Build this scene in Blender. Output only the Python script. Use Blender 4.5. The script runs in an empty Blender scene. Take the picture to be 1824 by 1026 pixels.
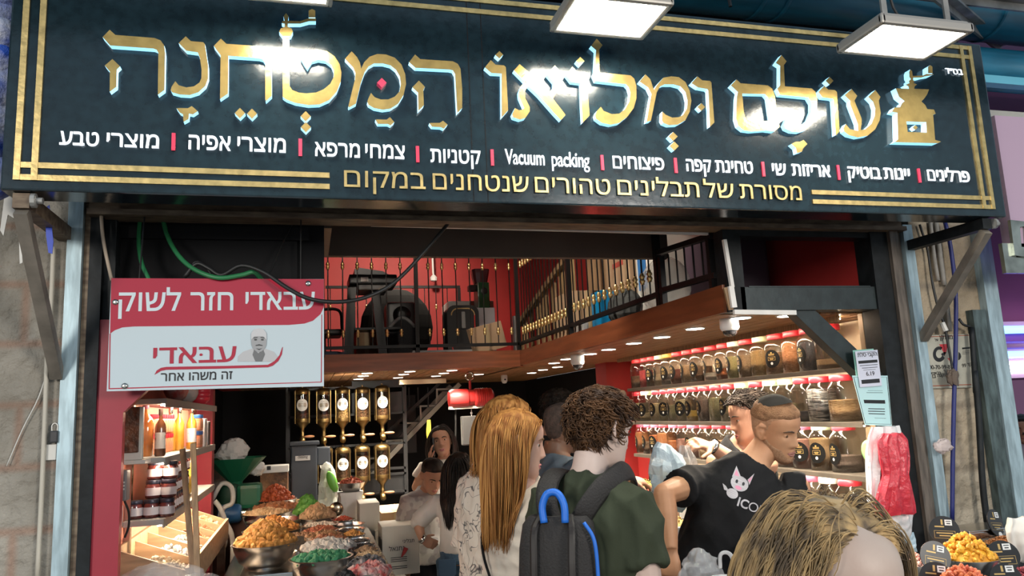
import bpy, bmesh, math, random
import numpy as np
from mathutils import Vector, Matrix, Euler
random.seed(7); rng = np.random.default_rng(7)
scene = bpy.context.scene
COL = scene.collection
R_ = math.radians
PI = math.pi
# ---------------------------------------------------------------- camera
YAW, PIT, ROLL, FPX = R_(15.259), R_(9.129), R_(-2.639), 1360.0
CAM = np.array([0.0, 0.0, 1.75])
cf = np.array([math.sin(YAW)*math.cos(PIT), math.cos(YAW)*math.cos(PIT), math.sin(PIT)])
cr = np.cross(cf, [0, 0, 1]); cr /= np.linalg.norm(cr); cu = np.cross(cr, cf)
cr, cu = math.cos(ROLL)*cr+math.sin(ROLL)*cu, -math.sin(ROLL)*cr+math.cos(ROLL)*cu
cam_data = bpy.data.cameras.new('camera'); cam = bpy.data.objects.new('camera', cam_data); COL.objects.link(cam)
mw = Matrix.Identity(4)
for i in range(3):
    mw[i][0], mw[i][1], mw[i][2], mw[i][3] = cr[i], cu[i], -cf[i], CAM[i]
cam.matrix_world = mw
cam_data.sensor_width = 36; cam_data.lens = FPX/1824*36; cam_data.clip_start = .02
scene.camera = cam
# ---------------------------------------------------------------- world, exposure, sun-less market light
world = bpy.data.worlds.new('market_sky'); scene.world = world; world.use_nodes = True
wn = world.node_tree; bgn = wn.nodes['Background']
tc = wn.nodes.new('ShaderNodeTexCoord'); sx = wn.nodes.new('ShaderNodeSeparateXYZ'); wr = wn.nodes.new('ShaderNodeValToRGB')
wn.links.new(tc.outputs['Generated'], sx.inputs[0]); wn.links.new(sx.outputs['Z'], wr.inputs[0])
wr.color_ramp.elements[0].position = 0.0; wr.color_ramp.elements[0].color = (.70, .74, .76, 1)
wr.color_ramp.elements[1].position = .5; wr.color_ramp.elements[1].color = (.50, .72, .95, 1)
wn.links.new(wr.outputs[0], bgn.inputs[0]); bgn.inputs[1].default_value = .42
vs = scene.view_settings
vs.view_transform = 'Standard'; vs.look = 'None'; vs.exposure = 0.75; vs.gamma = 1.0; vs.use_curve_mapping = False
scene.cycles.use_denoising = True
scene.cycles.max_bounces = 8; scene.cycles.transparent_max_bounces = 24; scene.cycles.sample_clamp_indirect = 4.0
scene.cycles.caustics_reflective = False; scene.cycles.caustics_refractive = False

def lamp(name, kind, loc, energy, color, size=.1, aim=None, spot=None, blend=.5):
    L = bpy.data.lights.new(name, kind); L.energy = energy; L.color = color
    if kind == 'AREA': L.size = size
    else: L.shadow_soft_size = size
    if spot: L.spot_size = R_(spot); L.spot_blend = blend
    o = bpy.data.objects.new(name, L); COL.objects.link(o); o.location = loc
    if aim is not None:
        d = Vector(aim)-Vector(loc); o.rotation_euler = d.to_track_quat('-Z', 'Y').to_euler()
    return o
# market lighting of the lane behind the photographer (street lamps over the crowd)
lamp('street_lamp_light', 'AREA', (-4.2, -3.4, 3.1), 150, (1.0, .94, .86), 1.4, (0.6, 2.6, 1.5))
lamp('street_lamp_light', 'AREA', (3.4, -3.4, 3.2), 120, (1.0, .94, .86), 1.4, (1.2, 2.6, 1.5))

# ---------------------------------------------------------------- helpers
def at(px, py, Y=None, X=None, Z=None, d=None):
    v = cf+(px-912)/FPX*cr-(py-513)/FPX*cu
    if d is None:
        d = (Y-CAM[1])/v[1] if Y is not None else (X-CAM[0])/v[0] if X is not None else (Z-CAM[2])/v[2]
    return CAM+d*v
def V(*a): return np.array(a, float)

MATS = {}
def mat(name, color, rough=.5, metal=0.0, noise=0.0, nscale=8.0, bump=0.0, bscale=60.0, color2=None, spec=.5,
        emit=None, estr=0.0, trans=0.0, alpha=1.0, stretch=None, coat=0.0, sss=0.0, detail=4.0, thresh=None):
    if name in MATS: return MATS[name]
    m = bpy.data.materials.new(name); m.use_nodes = True; MATS[name] = m
    nt = m.node_tree; b = nt.nodes['Principled BSDF']
    c = (*color, 1) if len(color) == 3 else color
    b.inputs['Base Color'].default_value = c; b.inputs['Roughness'].default_value = rough; b.inputs['Metallic'].default_value = metal
    b.inputs['Specular IOR Level'].default_value = spec
    if trans: b.inputs['Transmission Weight'].default_value = trans
    if coat: b.inputs['Coat Weight'].default_value = coat
    if alpha < 1: b.inputs['Alpha'].default_value = alpha
    if sss:
        b.inputs['Subsurface Weight'].default_value = sss; b.inputs['Subsurface Radius'].default_value = (.012, .005, .003)
    if emit is not None:
        b.inputs['Emission Color'].default_value = (*emit, 1); b.inputs['Emission Strength'].default_value = estr
    if noise or bump:
        t = nt.nodes.new('ShaderNodeTexCoord'); mp = nt.nodes.new('ShaderNodeMapping'); nt.links.new(t.outputs['Object'], mp.inputs[0])
        if stretch: mp.inputs['Scale'].default_value = stretch
    if noise:
        n = nt.nodes.new('ShaderNodeTexNoise'); n.inputs['Scale'].default_value = nscale; n.inputs['Detail'].default_value = detail
        nt.links.new(mp.outputs[0], n.inputs[0])
        r = nt.nodes.new('ShaderNodeValToRGB'); c2 = color2 or tuple(max(0, k*(1-noise)) for k in color)
        lo, hi = thresh or (.35, .65)
        r.color_ramp.elements[0].position = lo; r.color_ramp.elements[1].position = hi
        r.color_ramp.elements[0].color = c; r.color_ramp.elements[1].color = (*c2, 1)
        nt.links.new(n.outputs[0], r.inputs[0]); nt.links.new(r.outputs[0], b.inputs['Base Color'])
    if bump:
        n2 = nt.nodes.new('ShaderNodeTexNoise'); n2.inputs['Scale'].default_value = bscale; n2.inputs['Detail'].default_value = 6
        nt.links.new(mp.outputs[0], n2.inputs[0])
        bp = nt.nodes.new('ShaderNodeBump'); bp.inputs['Strength'].default_value = bump; bp.inputs['Distance'].default_value = .02
        nt.links.new(n2.outputs[0], bp.inputs['Height']); nt.links.new(bp.outputs[0], b.inputs['Normal'])
    return m
def glass(name, tint=(1, 1, 1), refl=.10, rough=.04):
    """thin clear plastic or glass: see-through with fresnel reflections"""
    if name in MATS: return MATS[name]
    m = bpy.data.materials.new(name); m.use_nodes = True; MATS[name] = m; nt = m.node_tree
    nt.nodes.remove(nt.nodes['Principled BSDF']); out = nt.nodes['Material Output']
    tr = nt.nodes.new('ShaderNodeBsdfTransparent'); tr.inputs[0].default_value = (*tint, 1)
    gl = nt.nodes.new('ShaderNodeBsdfGlossy'); gl.inputs['Roughness'].default_value = rough; gl.inputs[0].default_value = (1, 1, 1, 1)
    fr = nt.nodes.new('ShaderNodeLayerWeight'); fr.inputs[0].default_value = .35
    mr = nt.nodes.new('ShaderNodeMapRange'); mr.inputs['To Min'].default_value = refl*.5; mr.inputs['To Max'].default_value = min(1, refl*6)
    nt.links.new(fr.outputs['Facing'], mr.inputs[0]); mx = nt.nodes.new('ShaderNodeMixShader')
    nt.links.new(mr.outputs[0], mx.inputs[0]); nt.links.new(tr.outputs[0], mx.inputs[1]); nt.links.new(gl.outputs[0], mx.inputs[2])
    nt.links.new(mx.outputs[0], out.inputs[0]); return m
def film(name, color=(.9, .9, .92), density=.3):
    """crumpled thin plastic film: part see-through, part milky"""
    if name in MATS: return MATS[name]
    m = mat(name, color, .07, bump=.4, bscale=40); nt = m.node_tree; b = nt.nodes['Principled BSDF']; out = nt.nodes['Material Output']
    tr = nt.nodes.new('ShaderNodeBsdfTransparent'); mx = nt.nodes.new('ShaderNodeMixShader'); mx.inputs[0].default_value = density
    nt.links.new(tr.outputs[0], mx.inputs[1]); nt.links.new(b.outputs[0], mx.inputs[2]); nt.links.new(mx.outputs[0], out.inputs[0]); return m
def emitter(name, color, strength):
    return mat(name, color, .4, emit=color, estr=strength)

class MB:
    """collects faces in world or local coordinates and links them as ONE mesh object"""
    def __init__(s): s.v = []; s.f = []; s.m = []; s.n = 0
    def add(s, vs, fs, mi=0):
        s.v.append(np.asarray(vs, float).reshape(-1, 3)); s.f += [tuple(i+s.n for i in f) for f in fs]; s.m += [mi]*len(fs); s.n += len(s.v[-1]); return s
    def box(s, lo, hi, mi=0, rot=None, c=None):
        x0, y0, z0 = lo; x1, y1, z1 = hi
        v = np.array([(x0, y0, z0), (x1, y0, z0), (x1, y1, z0), (x0, y1, z0), (x0, y0, z1), (x1, y0, z1), (x1, y1, z1), (x0, y1, z1)], float)
        if rot is not None:
            c = v.mean(0) if c is None else np.array(c); v = (v-c) @ np.array(Euler(rot).to_matrix()).T+c
        return s.add(v, [(0, 3, 2, 1), (4, 5, 6, 7), (0, 1, 5, 4), (1, 2, 6, 5), (2, 3, 7, 6), (3, 0, 4, 7)], mi)
    def bbox(s, lo, hi, b=.006, mi=0):
        """box with chamfered edges"""
        lo = np.array(lo, float); hi = np.array(hi, float); b = min(b, (hi-lo).min()*.45); bm = bmesh.new(); bmesh.ops.create_cube(bm, size=1)
        for v in bm.verts: v.co = Vector((lo+hi)/2)+Vector(np.array(v.co)*(hi-lo))
        bmesh.ops.bevel(bm, geom=bm.edges[:], offset=b, segments=2, affect='EDGES', profile=.6); bm.verts.index_update()
        s.add([v.co[:] for v in bm.verts], [[v.index for v in f.verts] for f in bm.faces], mi); bm.free(); return s
    def beam(s, p, q, w, h, up=(0, 0, 1), mi=0):
        p = np.array(p, float); q = np.array(q, float); d = q-p; d /= np.linalg.norm(d); up = np.array(up, float)
        if abs(d @ up) > .98: up = np.array([0, 1, 0.])
        a = np.cross(d, up); a /= np.linalg.norm(a); b = np.cross(a, d)
        v = [e+sa*a*w/2+sb*b*h/2 for e in (p, q) for sa, sb in ((-1, -1), (1, -1), (1, 1), (-1, 1))]
        return s.add(v, [(3, 2, 1, 0), (4, 5, 6, 7), (0, 1, 5, 4), (1, 2, 6, 5), (2, 3, 7, 6), (3, 0, 4, 7)], mi)
    def tube(s, pts, r, n=8, mi=0, cap=True, flat=1.0, side=None):
        pts = [np.array(p, float) for p in pts]; rs = r if hasattr(r, '__len__') else [r]*len(pts)
        t0 = pts[1]-pts[0]; ref = np.array([0, 0, 1.]) if side is None else np.array(side, float)
        if abs(t0 @ ref)/(np.linalg.norm(t0)*np.linalg.norm(ref)+1e-9) > .9: ref = np.array([1, 0, 0.])
        vv = []; K = len(pts)
        for i, p in enumerate(pts):
            t = pts[min(i+1, K-1)]-pts[max(i-1, 0)]; t = t/(np.linalg.norm(t)+1e-9)
            a = ref-t*(ref @ t); a /= (np.linalg.norm(a)+1e-9); b = np.cross(t, a); ref = a
            for k in range(n):
                an = 2*PI*k/n; vv.append(p+rs[i]*(math.cos(an)*a+math.sin(an)*flat*b))
        ff = [(i*n+k, i*n+(k+1) % n, (i+1)*n+(k+1) % n, (i+1)*n+k) for i in range(K-1) for k in range(n)]
        if cap: ff += [tuple(range(n))[::-1], tuple((K-1)*n+k for k in range(n))]
        return s.add(vv, ff, mi)
    def lathe(s, prof, c=(0, 0, 0), n=20, mi=0, axis='z', cap=True, sq=2.0, sx=1.0, sy=1.0):
        """prof: (radius, height); sq above 2 gives rounded squares"""
        vv = []; c = np.array(c, float)
        for r, h in prof:
            for k in range(n):
                a = 2*PI*k/n; ca, sa = math.cos(a), math.sin(a)
                q = (abs(ca)**sq+abs(sa)**sq)**(-1/sq); x, y = r*q*ca*sx, r*q*sa*sy
                vv.append(c+(V(x, y, h) if axis == 'z' else V(x, -h, y) if axis == 'y' else V(h, x, y)))
        K = len(prof); ff = [(i*n+k, i*n+(k+1) % n, (i+1)*n+(k+1) % n, (i+1)*n+k) for i in range(K-1) for k in range(n)]
        if cap: ff += [tuple(range(n))[::-1], tuple((K-1)*n+k for k in range(n))]
        return s.add(vv, ff, mi)
    def prism(s, poly, y0, y1, mi=0, plane='xz', mi_side=None, holes=()):
        """polygon (list of 2-D points) extruded between two depths; concave allowed (triangulated)"""
        from mathutils.geometry import tessellate_polygon
        loops = [list(poly)]+[list(h) for h in holes]
        tri = tessellate_polygon([[Vector((a, b, 0)) for a, b in l] for l in loops]); flat = [p for l in loops for p in l]; n = len(flat)
        def P(a, b, d): return (a, d, b) if plane == 'xz' else (d, a, b) if plane == 'yz' else (a, b, d)
        vv = [P(a, b, y0) for a, b in flat]+[P(a, b, y1) for a, b in flat]
        s.add(vv, [tuple(t) for t in tri]+[(t[2]+n, t[1]+n, t[0]+n) for t in tri], mi)
        ff = []; k0 = 0
        for l in loops:
            L = len(l); ff += [(k0+i, k0+(i+1) % L, k0+(i+1) % L+n, k0+i+n) for i in range(L)]; k0 += L
        base = s.n-2*n; s.f += [tuple(i+base for i in f) for f in ff]; s.m += [mi if mi_side is None else mi_side]*len(ff); return s
    def ball(s, c, r, n=12, mi=0, sc=(1, 1, 1), rot=None):
        K = max(4, n//2); vv = []
        for i in range(K+1):
            th = PI*i/K
            for k in range(n):
                a = 2*PI*k/n; vv.append((math.sin(th)*math.cos(a)*sc[0]*r, math.sin(th)*math.sin(a)*sc[1]*r, math.cos(th)*sc[2]*r))
        vv = np.array(vv)
        if rot is not None: vv = vv @ np.array(Euler(rot).to_matrix()).T
        ff = [(i*n+k, (i+1)*n+k, (i+1)*n+(k+1) % n, i*n+(k+1) % n) for i in range(K) for k in range(n)]
        return s.add(vv+np.array(c, float), ff, mi)
    def mesh(s, name, mats, smooth=None):
        me = bpy.data.meshes.new(name); v = np.concatenate(s.v) if s.v else np.zeros((0, 3))
        me.from_pydata(v.tolist(), [], s.f)
        for m in (mats if isinstance(mats, (list, tuple)) else [mats]): me.materials.append(m)
        if len(me.materials) > 1: me.polygons.foreach_set('material_index', s.m)
        bm = bmesh.new(); bm.from_mesh(me); bmesh.ops.remove_doubles(bm, verts=bm.verts[:], dist=1e-6)
        bmesh.ops.recalc_face_normals(bm, faces=bm.faces[:]); bm.to_mesh(me); bm.free()
        if smooth:
            me.shade_smooth() if hasattr(me, 'shade_smooth') else None
            if smooth is not True: me.set_sharp_from_angle(angle=R_(smooth))
        me.update(); return me
    def build(s, name, mats, parent=None, smooth=None, local=False):
        me = s.mesh(name, mats, smooth); o = bpy.data.objects.new(name, me); COL.objects.link(o)
        if parent is not None:
            if not local:
                off = V(0, 0, 0); p = parent
                while p is not None: off += np.array(p.location); p = p.parent
                me.transform(Matrix.Translation(-Vector(off)))
            o.parent = parent
        return o

def tag(o, label=None, cat=None, group=None, kind=None):
    if label: o['label'] = label
    if cat: o['category'] = cat
    if group: o['group'] = group
    if kind: o['kind'] = kind
    return o
def thing(name, label, cat, loc=(0, 0, 0), rz=0, group=None):
    o = bpy.data.objects.new(name, None); COL.objects.link(o); o.empty_display_size = .05
    o.location = [float(k) for k in loc]; o.rotation_euler = (0, 0, rz); return tag(o, label, cat, group)
def struct(mb, name, m, smooth=None, label=None):
    o = mb.build(name, m, None, smooth); o['kind'] = 'structure'
    if label: o['label'] = label
    return o
def copy_tree(o, parent=None):
    c = o.copy(); COL.objects.link(c)
    if parent is not None: c.parent = parent
    for ch in list(o.children): copy_tree(ch, c)
    return c
def evaluated(o):
    bpy.context.view_layer.update(); dg = bpy.context.evaluated_depsgraph_get()
    return bpy.data.meshes.new_from_object(o.evaluated_get(dg))
def text_mesh(body, bold=0.0, rtl=None, extrude=0.0, space=1.0):
    """outlines of a line of writing as arrays (Hebrew is laid out right to left); every stroke outline is filled on its own"""
    from mathutils.geometry import tessellate_polygon
    if rtl is None: rtl = any('\u0590' <= ch <= '\u05ff' for ch in body)
    if rtl:
        import re
        body = body[::-1]; body = re.sub(r'[0-9][0-9.,\-]*[0-9]', lambda m_: m_.group(0)[::-1], body)
    cu_ = bpy.data.curves.new('writing', 'FONT'); cu_.body = body; cu_.space_character = space
    o = bpy.data.objects.new('writing', cu_); COL.objects.link(o); bpy.context.view_layer.update()
    c2 = o.to_curve(bpy.context.evaluated_depsgraph_get()); loops = []
    for sp_ in c2.splines:
        P = []; bp = sp_.bezier_points; n = len(bp)
        for i in range(n):
            p0, p1 = bp[i], bp[(i+1) % n]; a_, b_, c_, d_ = (np.array(q[:2]) for q in (p0.co, p0.handle_right, p1.handle_left, p1.co)); straight = np.linalg.norm(np.cross(b_-a_, d_-a_))+np.linalg.norm(np.cross(c_-a_, d_-a_)) < 1e-4
            for k in range(1 if straight else 4): t = k/4; P.append(a_*(1-t)**3+3*b_*t*(1-t)**2+3*c_*t*t*(1-t)+d_*t**3)
        L = []
        for q in P:
            if not L or np.linalg.norm(q-L[-1]) > 1e-4: L.append(q)
        if len(L) > 2: loops.append(np.array(L))
    o.to_curve_clear(); bpy.data.objects.remove(o); bpy.data.curves.remove(cu_)
    area = lambda L: .5*np.sum(L[:, 0]*np.roll(L[:, 1], -1)-np.roll(L[:, 0], -1)*L[:, 1])
    def off(L, hs=1):
        if not bold: return L
        e1 = L-np.roll(L, 1, 0); e2 = np.roll(L, -1, 0)-L; n1 = np.c_[e1[:, 1], -e1[:, 0]]; n2 = np.c_[e2[:, 1], -e2[:, 0]]; n1 /= np.linalg.norm(n1, axis=1, keepdims=True)+1e-9; n2 /= np.linalg.norm(n2, axis=1, keepdims=True)+1e-9
        m_ = n1+n2; return L+np.sign(area(L))*hs*bold*m_/np.maximum(.5, (m_*m_).sum(1, keepdims=True))*1.6
    def inside(p, L):
        x, y = p; x0, y0 = L[:, 0], L[:, 1]; x1, y1 = np.roll(x0, -1), np.roll(y0, -1); c = (y0 > y) != (y1 > y); return (np.sum(c & (x < (x1-x0)*(y-y0)/np.where(y1 == y0, 1e-9, y1-y0)+x0)) % 2) == 1
    holes = [h for h in loops if any(area(h)*area(L) < 0 and abs(area(L)) > abs(area(h)) and inside(h[0], L) for L in loops)]; outer = [L for L in loops if not any(L is h for h in holes)]
    V_ = []; F_ = []; n = 0
    for k, L in enumerate(outer):
        grp = [off(L)]+[off(h) for h in holes if inside(h[0], L) and area(h)*area(L) < 0]; flat = np.concatenate(grp); m_ = len(flat); tri = tessellate_polygon([[Vector((*q, 0)) for q in g] for g in grp]); dz = .11*(k % 4)
        top = np.c_[flat, np.full(m_, (extrude if extrude else 0)+dz)]; V_.append(top); F_ += [tuple(i+n for i in t) for t in tri]
        if extrude:
            V_.append(np.c_[flat, np.full(m_, -extrude)]); k0 = 0
            for g in grp: F_ += [(n+k0+i, n+k0+(i+1) % len(g), n+m_+k0+(i+1) % len(g), n+m_+k0+i) for i in range(len(g))]; k0 += len(g)
            n += m_
        n += m_
    return np.concatenate(V_), F_
_tm = {}
def put_text(mb, body, o, ex, ez, width=None, height=None, bold=0.0, depth=0.0, mi=0, space=1.0, center=False, body_h=None):
    """writing placed with its lower left corner at o, running along ex, up along ez, fitted to width and/or height"""
    k = (body, bold, space, bool(depth))
    if k not in _tm: _tm[k] = text_mesh(body, bold, None, .5, space); depth = depth or .0004
    v, f = _tm[k]; v = v.copy(); lo = v.min(0); hi = v.max(0); w, h = (hi-lo)[:2]
    sx_ = width/w if width else height/h; sy_ = height/h if height else sx_
    if body_h: sy_ = body_h/.6; sx_ = width/w if width else sy_; lo = np.array([lo[0], 0, 0])
    o = np.array(o, float); ex = np.array(ex, float); ex /= np.linalg.norm(ex); ez = np.array(ez, float); ez /= np.linalg.norm(ez); en = np.cross(ex, ez)
    if center: o = o-ex*w*sx_/2
    P = o+np.outer((v[:, 0]-lo[0])*sx_, ex)+np.outer((v[:, 1]-lo[1])*sy_, ez)+np.outer((v[:, 2]+.5)*(depth or .0004), en)
    mb.add(P, f, mi)
def smoothpath(pts, n=6):
    """Catmull-Rom through points"""
    P = [np.array(p, float) for p in pts]; P = [2*P[0]-P[1]]+P+[2*P[-1]-P[-2]]; out = []
    for i in range(1, len(P)-2):
        for k in range(n):
            t = k/n; a, b, c, d = P[i-1:i+3]
            out.append(.5*((2*b)+(c-a)*t+(2*a-5*b+4*c-d)*t*t+(3*b-a-3*c+d)*t**3))
    return out+[P[-2]]

# ================================================================ MATERIALS
stone = None
def stone_mat(name, c1, c2, mortar, sc, rot=0.0):
    m = mat(name, c1, .9, bump=1.6, bscale=17); nt = m.node_tree; b = nt.nodes['Principled BSDF']
    tcn = next(n for n in nt.nodes if n.type == 'TEX_COORD'); mp = nt.nodes.new('ShaderNodeMapping'); mp.inputs['Rotation'].default_value = (R_(90), 0, 0)
    nt.links.new(tcn.outputs['Object'], mp.inputs[0])
    br = nt.nodes.new('ShaderNodeTexBrick'); br.inputs['Color1'].default_value = (*c1, 1); br.inputs['Color2'].default_value = (*c2, 1); br.inputs['Mortar'].default_value = (*mortar, 1)
    br.inputs['Scale'].default_value = sc; br.inputs['Mortar Size'].default_value = .05; br.inputs['Mortar Smooth'].default_value = 1.0; br.inputs['Brick Width'].default_value = .95; br.inputs['Row Height'].default_value = .42; br.offset = .45
    n = nt.nodes.new('ShaderNodeTexNoise'); n.inputs['Scale'].default_value = 6; n.inputs['Detail'].default_value = 8; nt.links.new(tcn.outputs['Object'], n.inputs[0])
    mix = nt.nodes.new('ShaderNodeMix'); mix.data_type = 'RGBA'; mix.blend_type = 'MULTIPLY'; mix.inputs[0].default_value = .75
    r = nt.nodes.new('ShaderNodeValToRGB'); r.color_ramp.elements[0].position = .3; r.color_ramp.elements[0].color = (.42, .40, .36, 1); r.color_ramp.elements[1].position = .68; r.color_ramp.elements[1].color = (1, 1, 1, 1)
    nt.links.new(mp.outputs[0], br.inputs[0]); nt.links.new(n.outputs[0], r.inputs[0]); nt.links.new(br.outputs[0], mix.inputs[6]); nt.links.new(r.outputs[0], mix.inputs[7]); nt.links.new(mix.outputs[2], b.inputs['Base Color']); return m
M_stone = stone_mat('limestone_blocks', (.38, .345, .29), (.32, .295, .25), (.36, .25, .19), 2.05)
M_stone2 = stone_mat('rough_limestone', (.46, .40, .31), (.40, .32, .22), (.28, .23, .17), 1.5)
M_galv = mat('galvanised_steel', (.42, .55, .60), .42, .35, noise=.35, nscale=9, stretch=(6, 6, 1))
M_dsteel = mat('dark_painted_steel', (.013, .016, .018), .5, .1, spec=.25, noise=.5, nscale=20, bump=.04, bscale=60)
M_black = mat('black_paint', (.008, .008, .009), .7, spec=.15, bump=.03, bscale=90)
M_greenblack = mat('green_black_steel', (.022, .034, .036), .4, .2, noise=.4, nscale=14, bump=.03, bscale=40)
M_redboard = mat('red_board', (.34, .022, .040), .45, noise=.12, nscale=6)
M_redwall = mat('red_wall', (.42, .028, .026), .6, noise=.15, nscale=3)
M_rust = mat('rusty_brown_steel', (.20, .15, .10), .6, .3, noise=.6, nscale=12, color2=(.09, .06, .04), stretch=(1, 4, 4))
M_bulk = mat('dark_brown_panel', (.11, .080, .062), .6, noise=.2, nscale=3)
M_darkwall = mat('dark_wall', (.02, .021, .022), .7, noise=.3, nscale=5)
M_fascia = mat('brown_fascia', (.23, .070, .028), .38, noise=.35, nscale=5, stretch=(.6, .6, 6))
M_planks = mat('ceiling_planks', (.40, .20, .085), .45, noise=.45, nscale=10, stretch=(9, .6, 1), color2=(.20, .09, .035))
M_floor = mat('worn_floor', (.16, .15, .14), .6, noise=.3, nscale=6)
M_alu = mat('white_trunking', (.85, .82, .77), .5, noise=.15, nscale=10)
M_blue = mat('blue_duct_paint', (.02, .20, .33), .35, .1, noise=.35, nscale=4, stretch=(1, 5, 5))
M_greyst = mat('grey_angle_steel', (.30, .30, .29), .5, .5, noise=.5, nscale=8)
M_chrome = mat('brushed_chrome', (.62, .60, .56), .22, 1.0, noise=.15, nscale=12)
M_wood = mat('raw_wood', (.36, .22, .11), .6, noise=.4, nscale=9, stretch=(8, 8, 1))
M_lilac = mat('lilac_board', (.44, .31, .41), .5)
M_purple = mat('purple_wall', (.15, .028, .11), .55, noise=.15, nscale=3)
M_white = mat('white_plastic', (.72, .72, .70), .4)
M_offwhite = mat('off_white_plastic', (.62, .60, .55), .45)
M_blackpl = mat('black_plastic', (.015, .015, .016), .35)
M_rubber = mat('black_cable', (.010, .010, .010), .5)
M_greencable = mat('green_cable', (.02, .17, .06), .45)

# ================================================================ SETTING
YF = 2.92
struct(MB().box((-7, -5, -.1), (8, 14, 0)), 'floor', M_floor)
struct(MB().box((-3.2, YF, 0), (-.805, 3.4, 3.3)), 'wall_left', M_stone, label='pale limestone block pilaster')
struct(MB().box((2.757, YF, 0), (3.15, 3.4, 3.3)), 'wall_right', M_stone2, label='rough limestone pilaster with cables')
struct(MB().box((-.757-.048, YF-.02, 0), (-.757, YF+.02, 2.56)), 'trim_1', M_galv)
struct(MB().box((-.755, YF+.0, 0), (-.738, YF+.04, 2.56)), 'trim_2', M_rust)
jb = MB().box((-.738, YF, 0), (-.697, YF+.1, 2.56)); jb.box((-.697, YF+.03, 1.95), (-.66, YF+.1, 2.56))
struct(jb, 'trim_3', M_dsteel)
# red jamb board with a slanted corner piece
struct(MB().prism([(-.697, 0), (-.614, 0), (-.614, 1.805), (-.515, 1.905), (-.515, 2.13), (-.697, 2.13)], YF+.01, YF+.05), 'trim_4', M_redboard)
# lintel under the sign
lt = MB().box((-.76, 2.86, 2.545), (2.72, 2.98, 2.60)).box((-.74, 2.90, 2.515), (2.70, 2.98, 2.545)).box((-.74, 2.87, 2.495), (2.70, 2.98, 2.515))
struct(lt, 'trim_5', M_rust)
struct(MB().box((-.80, 2.98, 2.545), (2.755, 3.05, 4.7)).box((-3.2, 3.0, 3.3), (3.3, 3.05, 4.7)), 'wall_front', M_darkwall)
# black board in the upper opening behind the acrylic sign
struct(MB().box((-.70, 3.02, 1.99), (-.035, 3.06, 2.52)).box((-.035, 3.05, 1.99), (.068, 3.09, 2.52)).box((-.70, 3.0, 2.44), (.01, 3.02, 2.49)), 'trim_6', M_black)
struct(MB().box((.068, 3.63, 2.512), (1.86, 3.67, 4.0)).box((.068, 3.09, 2.512), (.10, 3.63, 4.0)), 'trim_7', M_bulk)
# frame of the upper right opening: posts, beam, slanted brace
fr = MB().box((1.765, YF, 2.13), (1.851, YF+.08, 2.51)).box((1.851, YF, 2.468), (2.53, YF+.08, 2.51))
struct(fr, 'trim_8', M_dsteel)
struct(MB().box((1.83, YF, 2.134), (2.53, YF+.09, 2.238)).box((1.87, YF-.004, 2.236), (2.50, YF+.02, 2.242)), 'trim_9', M_greenblack)
struct(MB().prism([(2.083, 2.134), (2.205, 2.134), (2.53, 1.835), (2.53, 1.715)], YF+.015, YF+.075), 'trim_10', M_greenblack)
struct(MB().box((2.525, YF-.01, 0), (2.62, YF+.1, 2.51)), 'trim_11', M_dsteel)
struct(MB().box((2.618, YF-.03, 0), (2.662, YF+.06, 2.51)).box((2.662, YF+.0, 0), (2.70, YF+.06, 2.51)), 'trim_12', mat('brown_grey_steel', (.17, .14, .115), .5, .3, noise=.5, nscale=10, stretch=(5, 5, .8)))
struct(MB().box((2.705, YF-.02, 0), (2.757, YF+.05, 2.53)), 'trim_13', M_galv)
struct(MB().box((3.11, YF-.04, 0), (3.19, YF, 3.2)), 'trim_14', M_galv)
struct(MB().box((3.02, YF-.04, 0), (3.095, YF, 2.12)), 'trim_22', mat('green_grey_steel', (.10, .14, .14), .5, .3, noise=.6, nscale=10, stretch=(4, 4, 1)))
# neighbouring shop: purple wall
struct(MB().box((3.19, 3.30, 1.79), (7.5, 3.4, 4.6)).box((3.19, 3.30, 0), (3.45, 3.4, 1.79)), 'wall_neighbour', M_purple)
struct(MB().box((3.0, 7.6, 0), (11, 7.7, 3.0)), 'wall_neighbour_back', mat('pink_wall', (.34, .12, .22), .6))
# interior shell
struct(MB().box((-.90, 3.05, 0), (-.68, 5.42, 4.0)), 'wall_inner_left', mat('salmon_wall', (.68, .19, .12), .6, noise=.15, nscale=4))
struct(MB().box((-1.05, 5.42, 0), (-.95, 9.7, 2.128)).box((2.74, 6.45, 0), (2.9, 9.7, 2.128)), 'wall_inner_rear', M_black)
struct(MB().box((-1.05, 5.42, 2.128), (-.74, 9.7, 4.0)), 'wall_inner_left_upper', M_redwall)
struct(MB().box((2.74, 3.42, 0), (2.9, 6.45, 2.13)).box((2.57, 3.02, 2.25), (2.9, 9.7, 4.0)), 'wall_inner_right', M_redwall)
struct(MB().box((-1.0, 9.6, 0), (2.9, 9.72, 2.13)), 'wall_back', M_black)
struct(MB().box((-.9, 9.6, 2.13), (2.9, 9.72, 4.0)), 'wall_back_upper', M_redwall)
struct(MB().box((-.9, 3.05, 4.0), (2.9, 9.72, 4.1)), 'ceiling', M_darkwall)
# mezzanine slab, its plank ceiling and brown fascia
sl = MB().box((-.74, 6.30, 2.145), (2.57, 9.6, 2.24)).box((1.775, YF+.1, 2.145), (2.57, 6.30, 2.24))
struct(sl, 'ceiling_mezzanine', M_darkwall)
pk = MB()
x = -.74
while x < 1.77: pk.box((x, 6.302, 2.128), (x+.082, 9.6, 2.145)); x += .088
x = 1.77
while x < 2.72: pk.box((x, YF+.1, 2.128), (x+.082, 9.6, 2.145)); x += .088
struct(pk, 'ceiling_planks', M_planks)
struct(MB().box((-.74, 6.265, 2.118), (1.775, 6.30, 2.258)), 'trim_15', M_fascia)
struct(MB().box((1.752, YF+.02, 2.13), (1.775, 6.30, 2.252)), 'trim_16', M_fascia)
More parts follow.
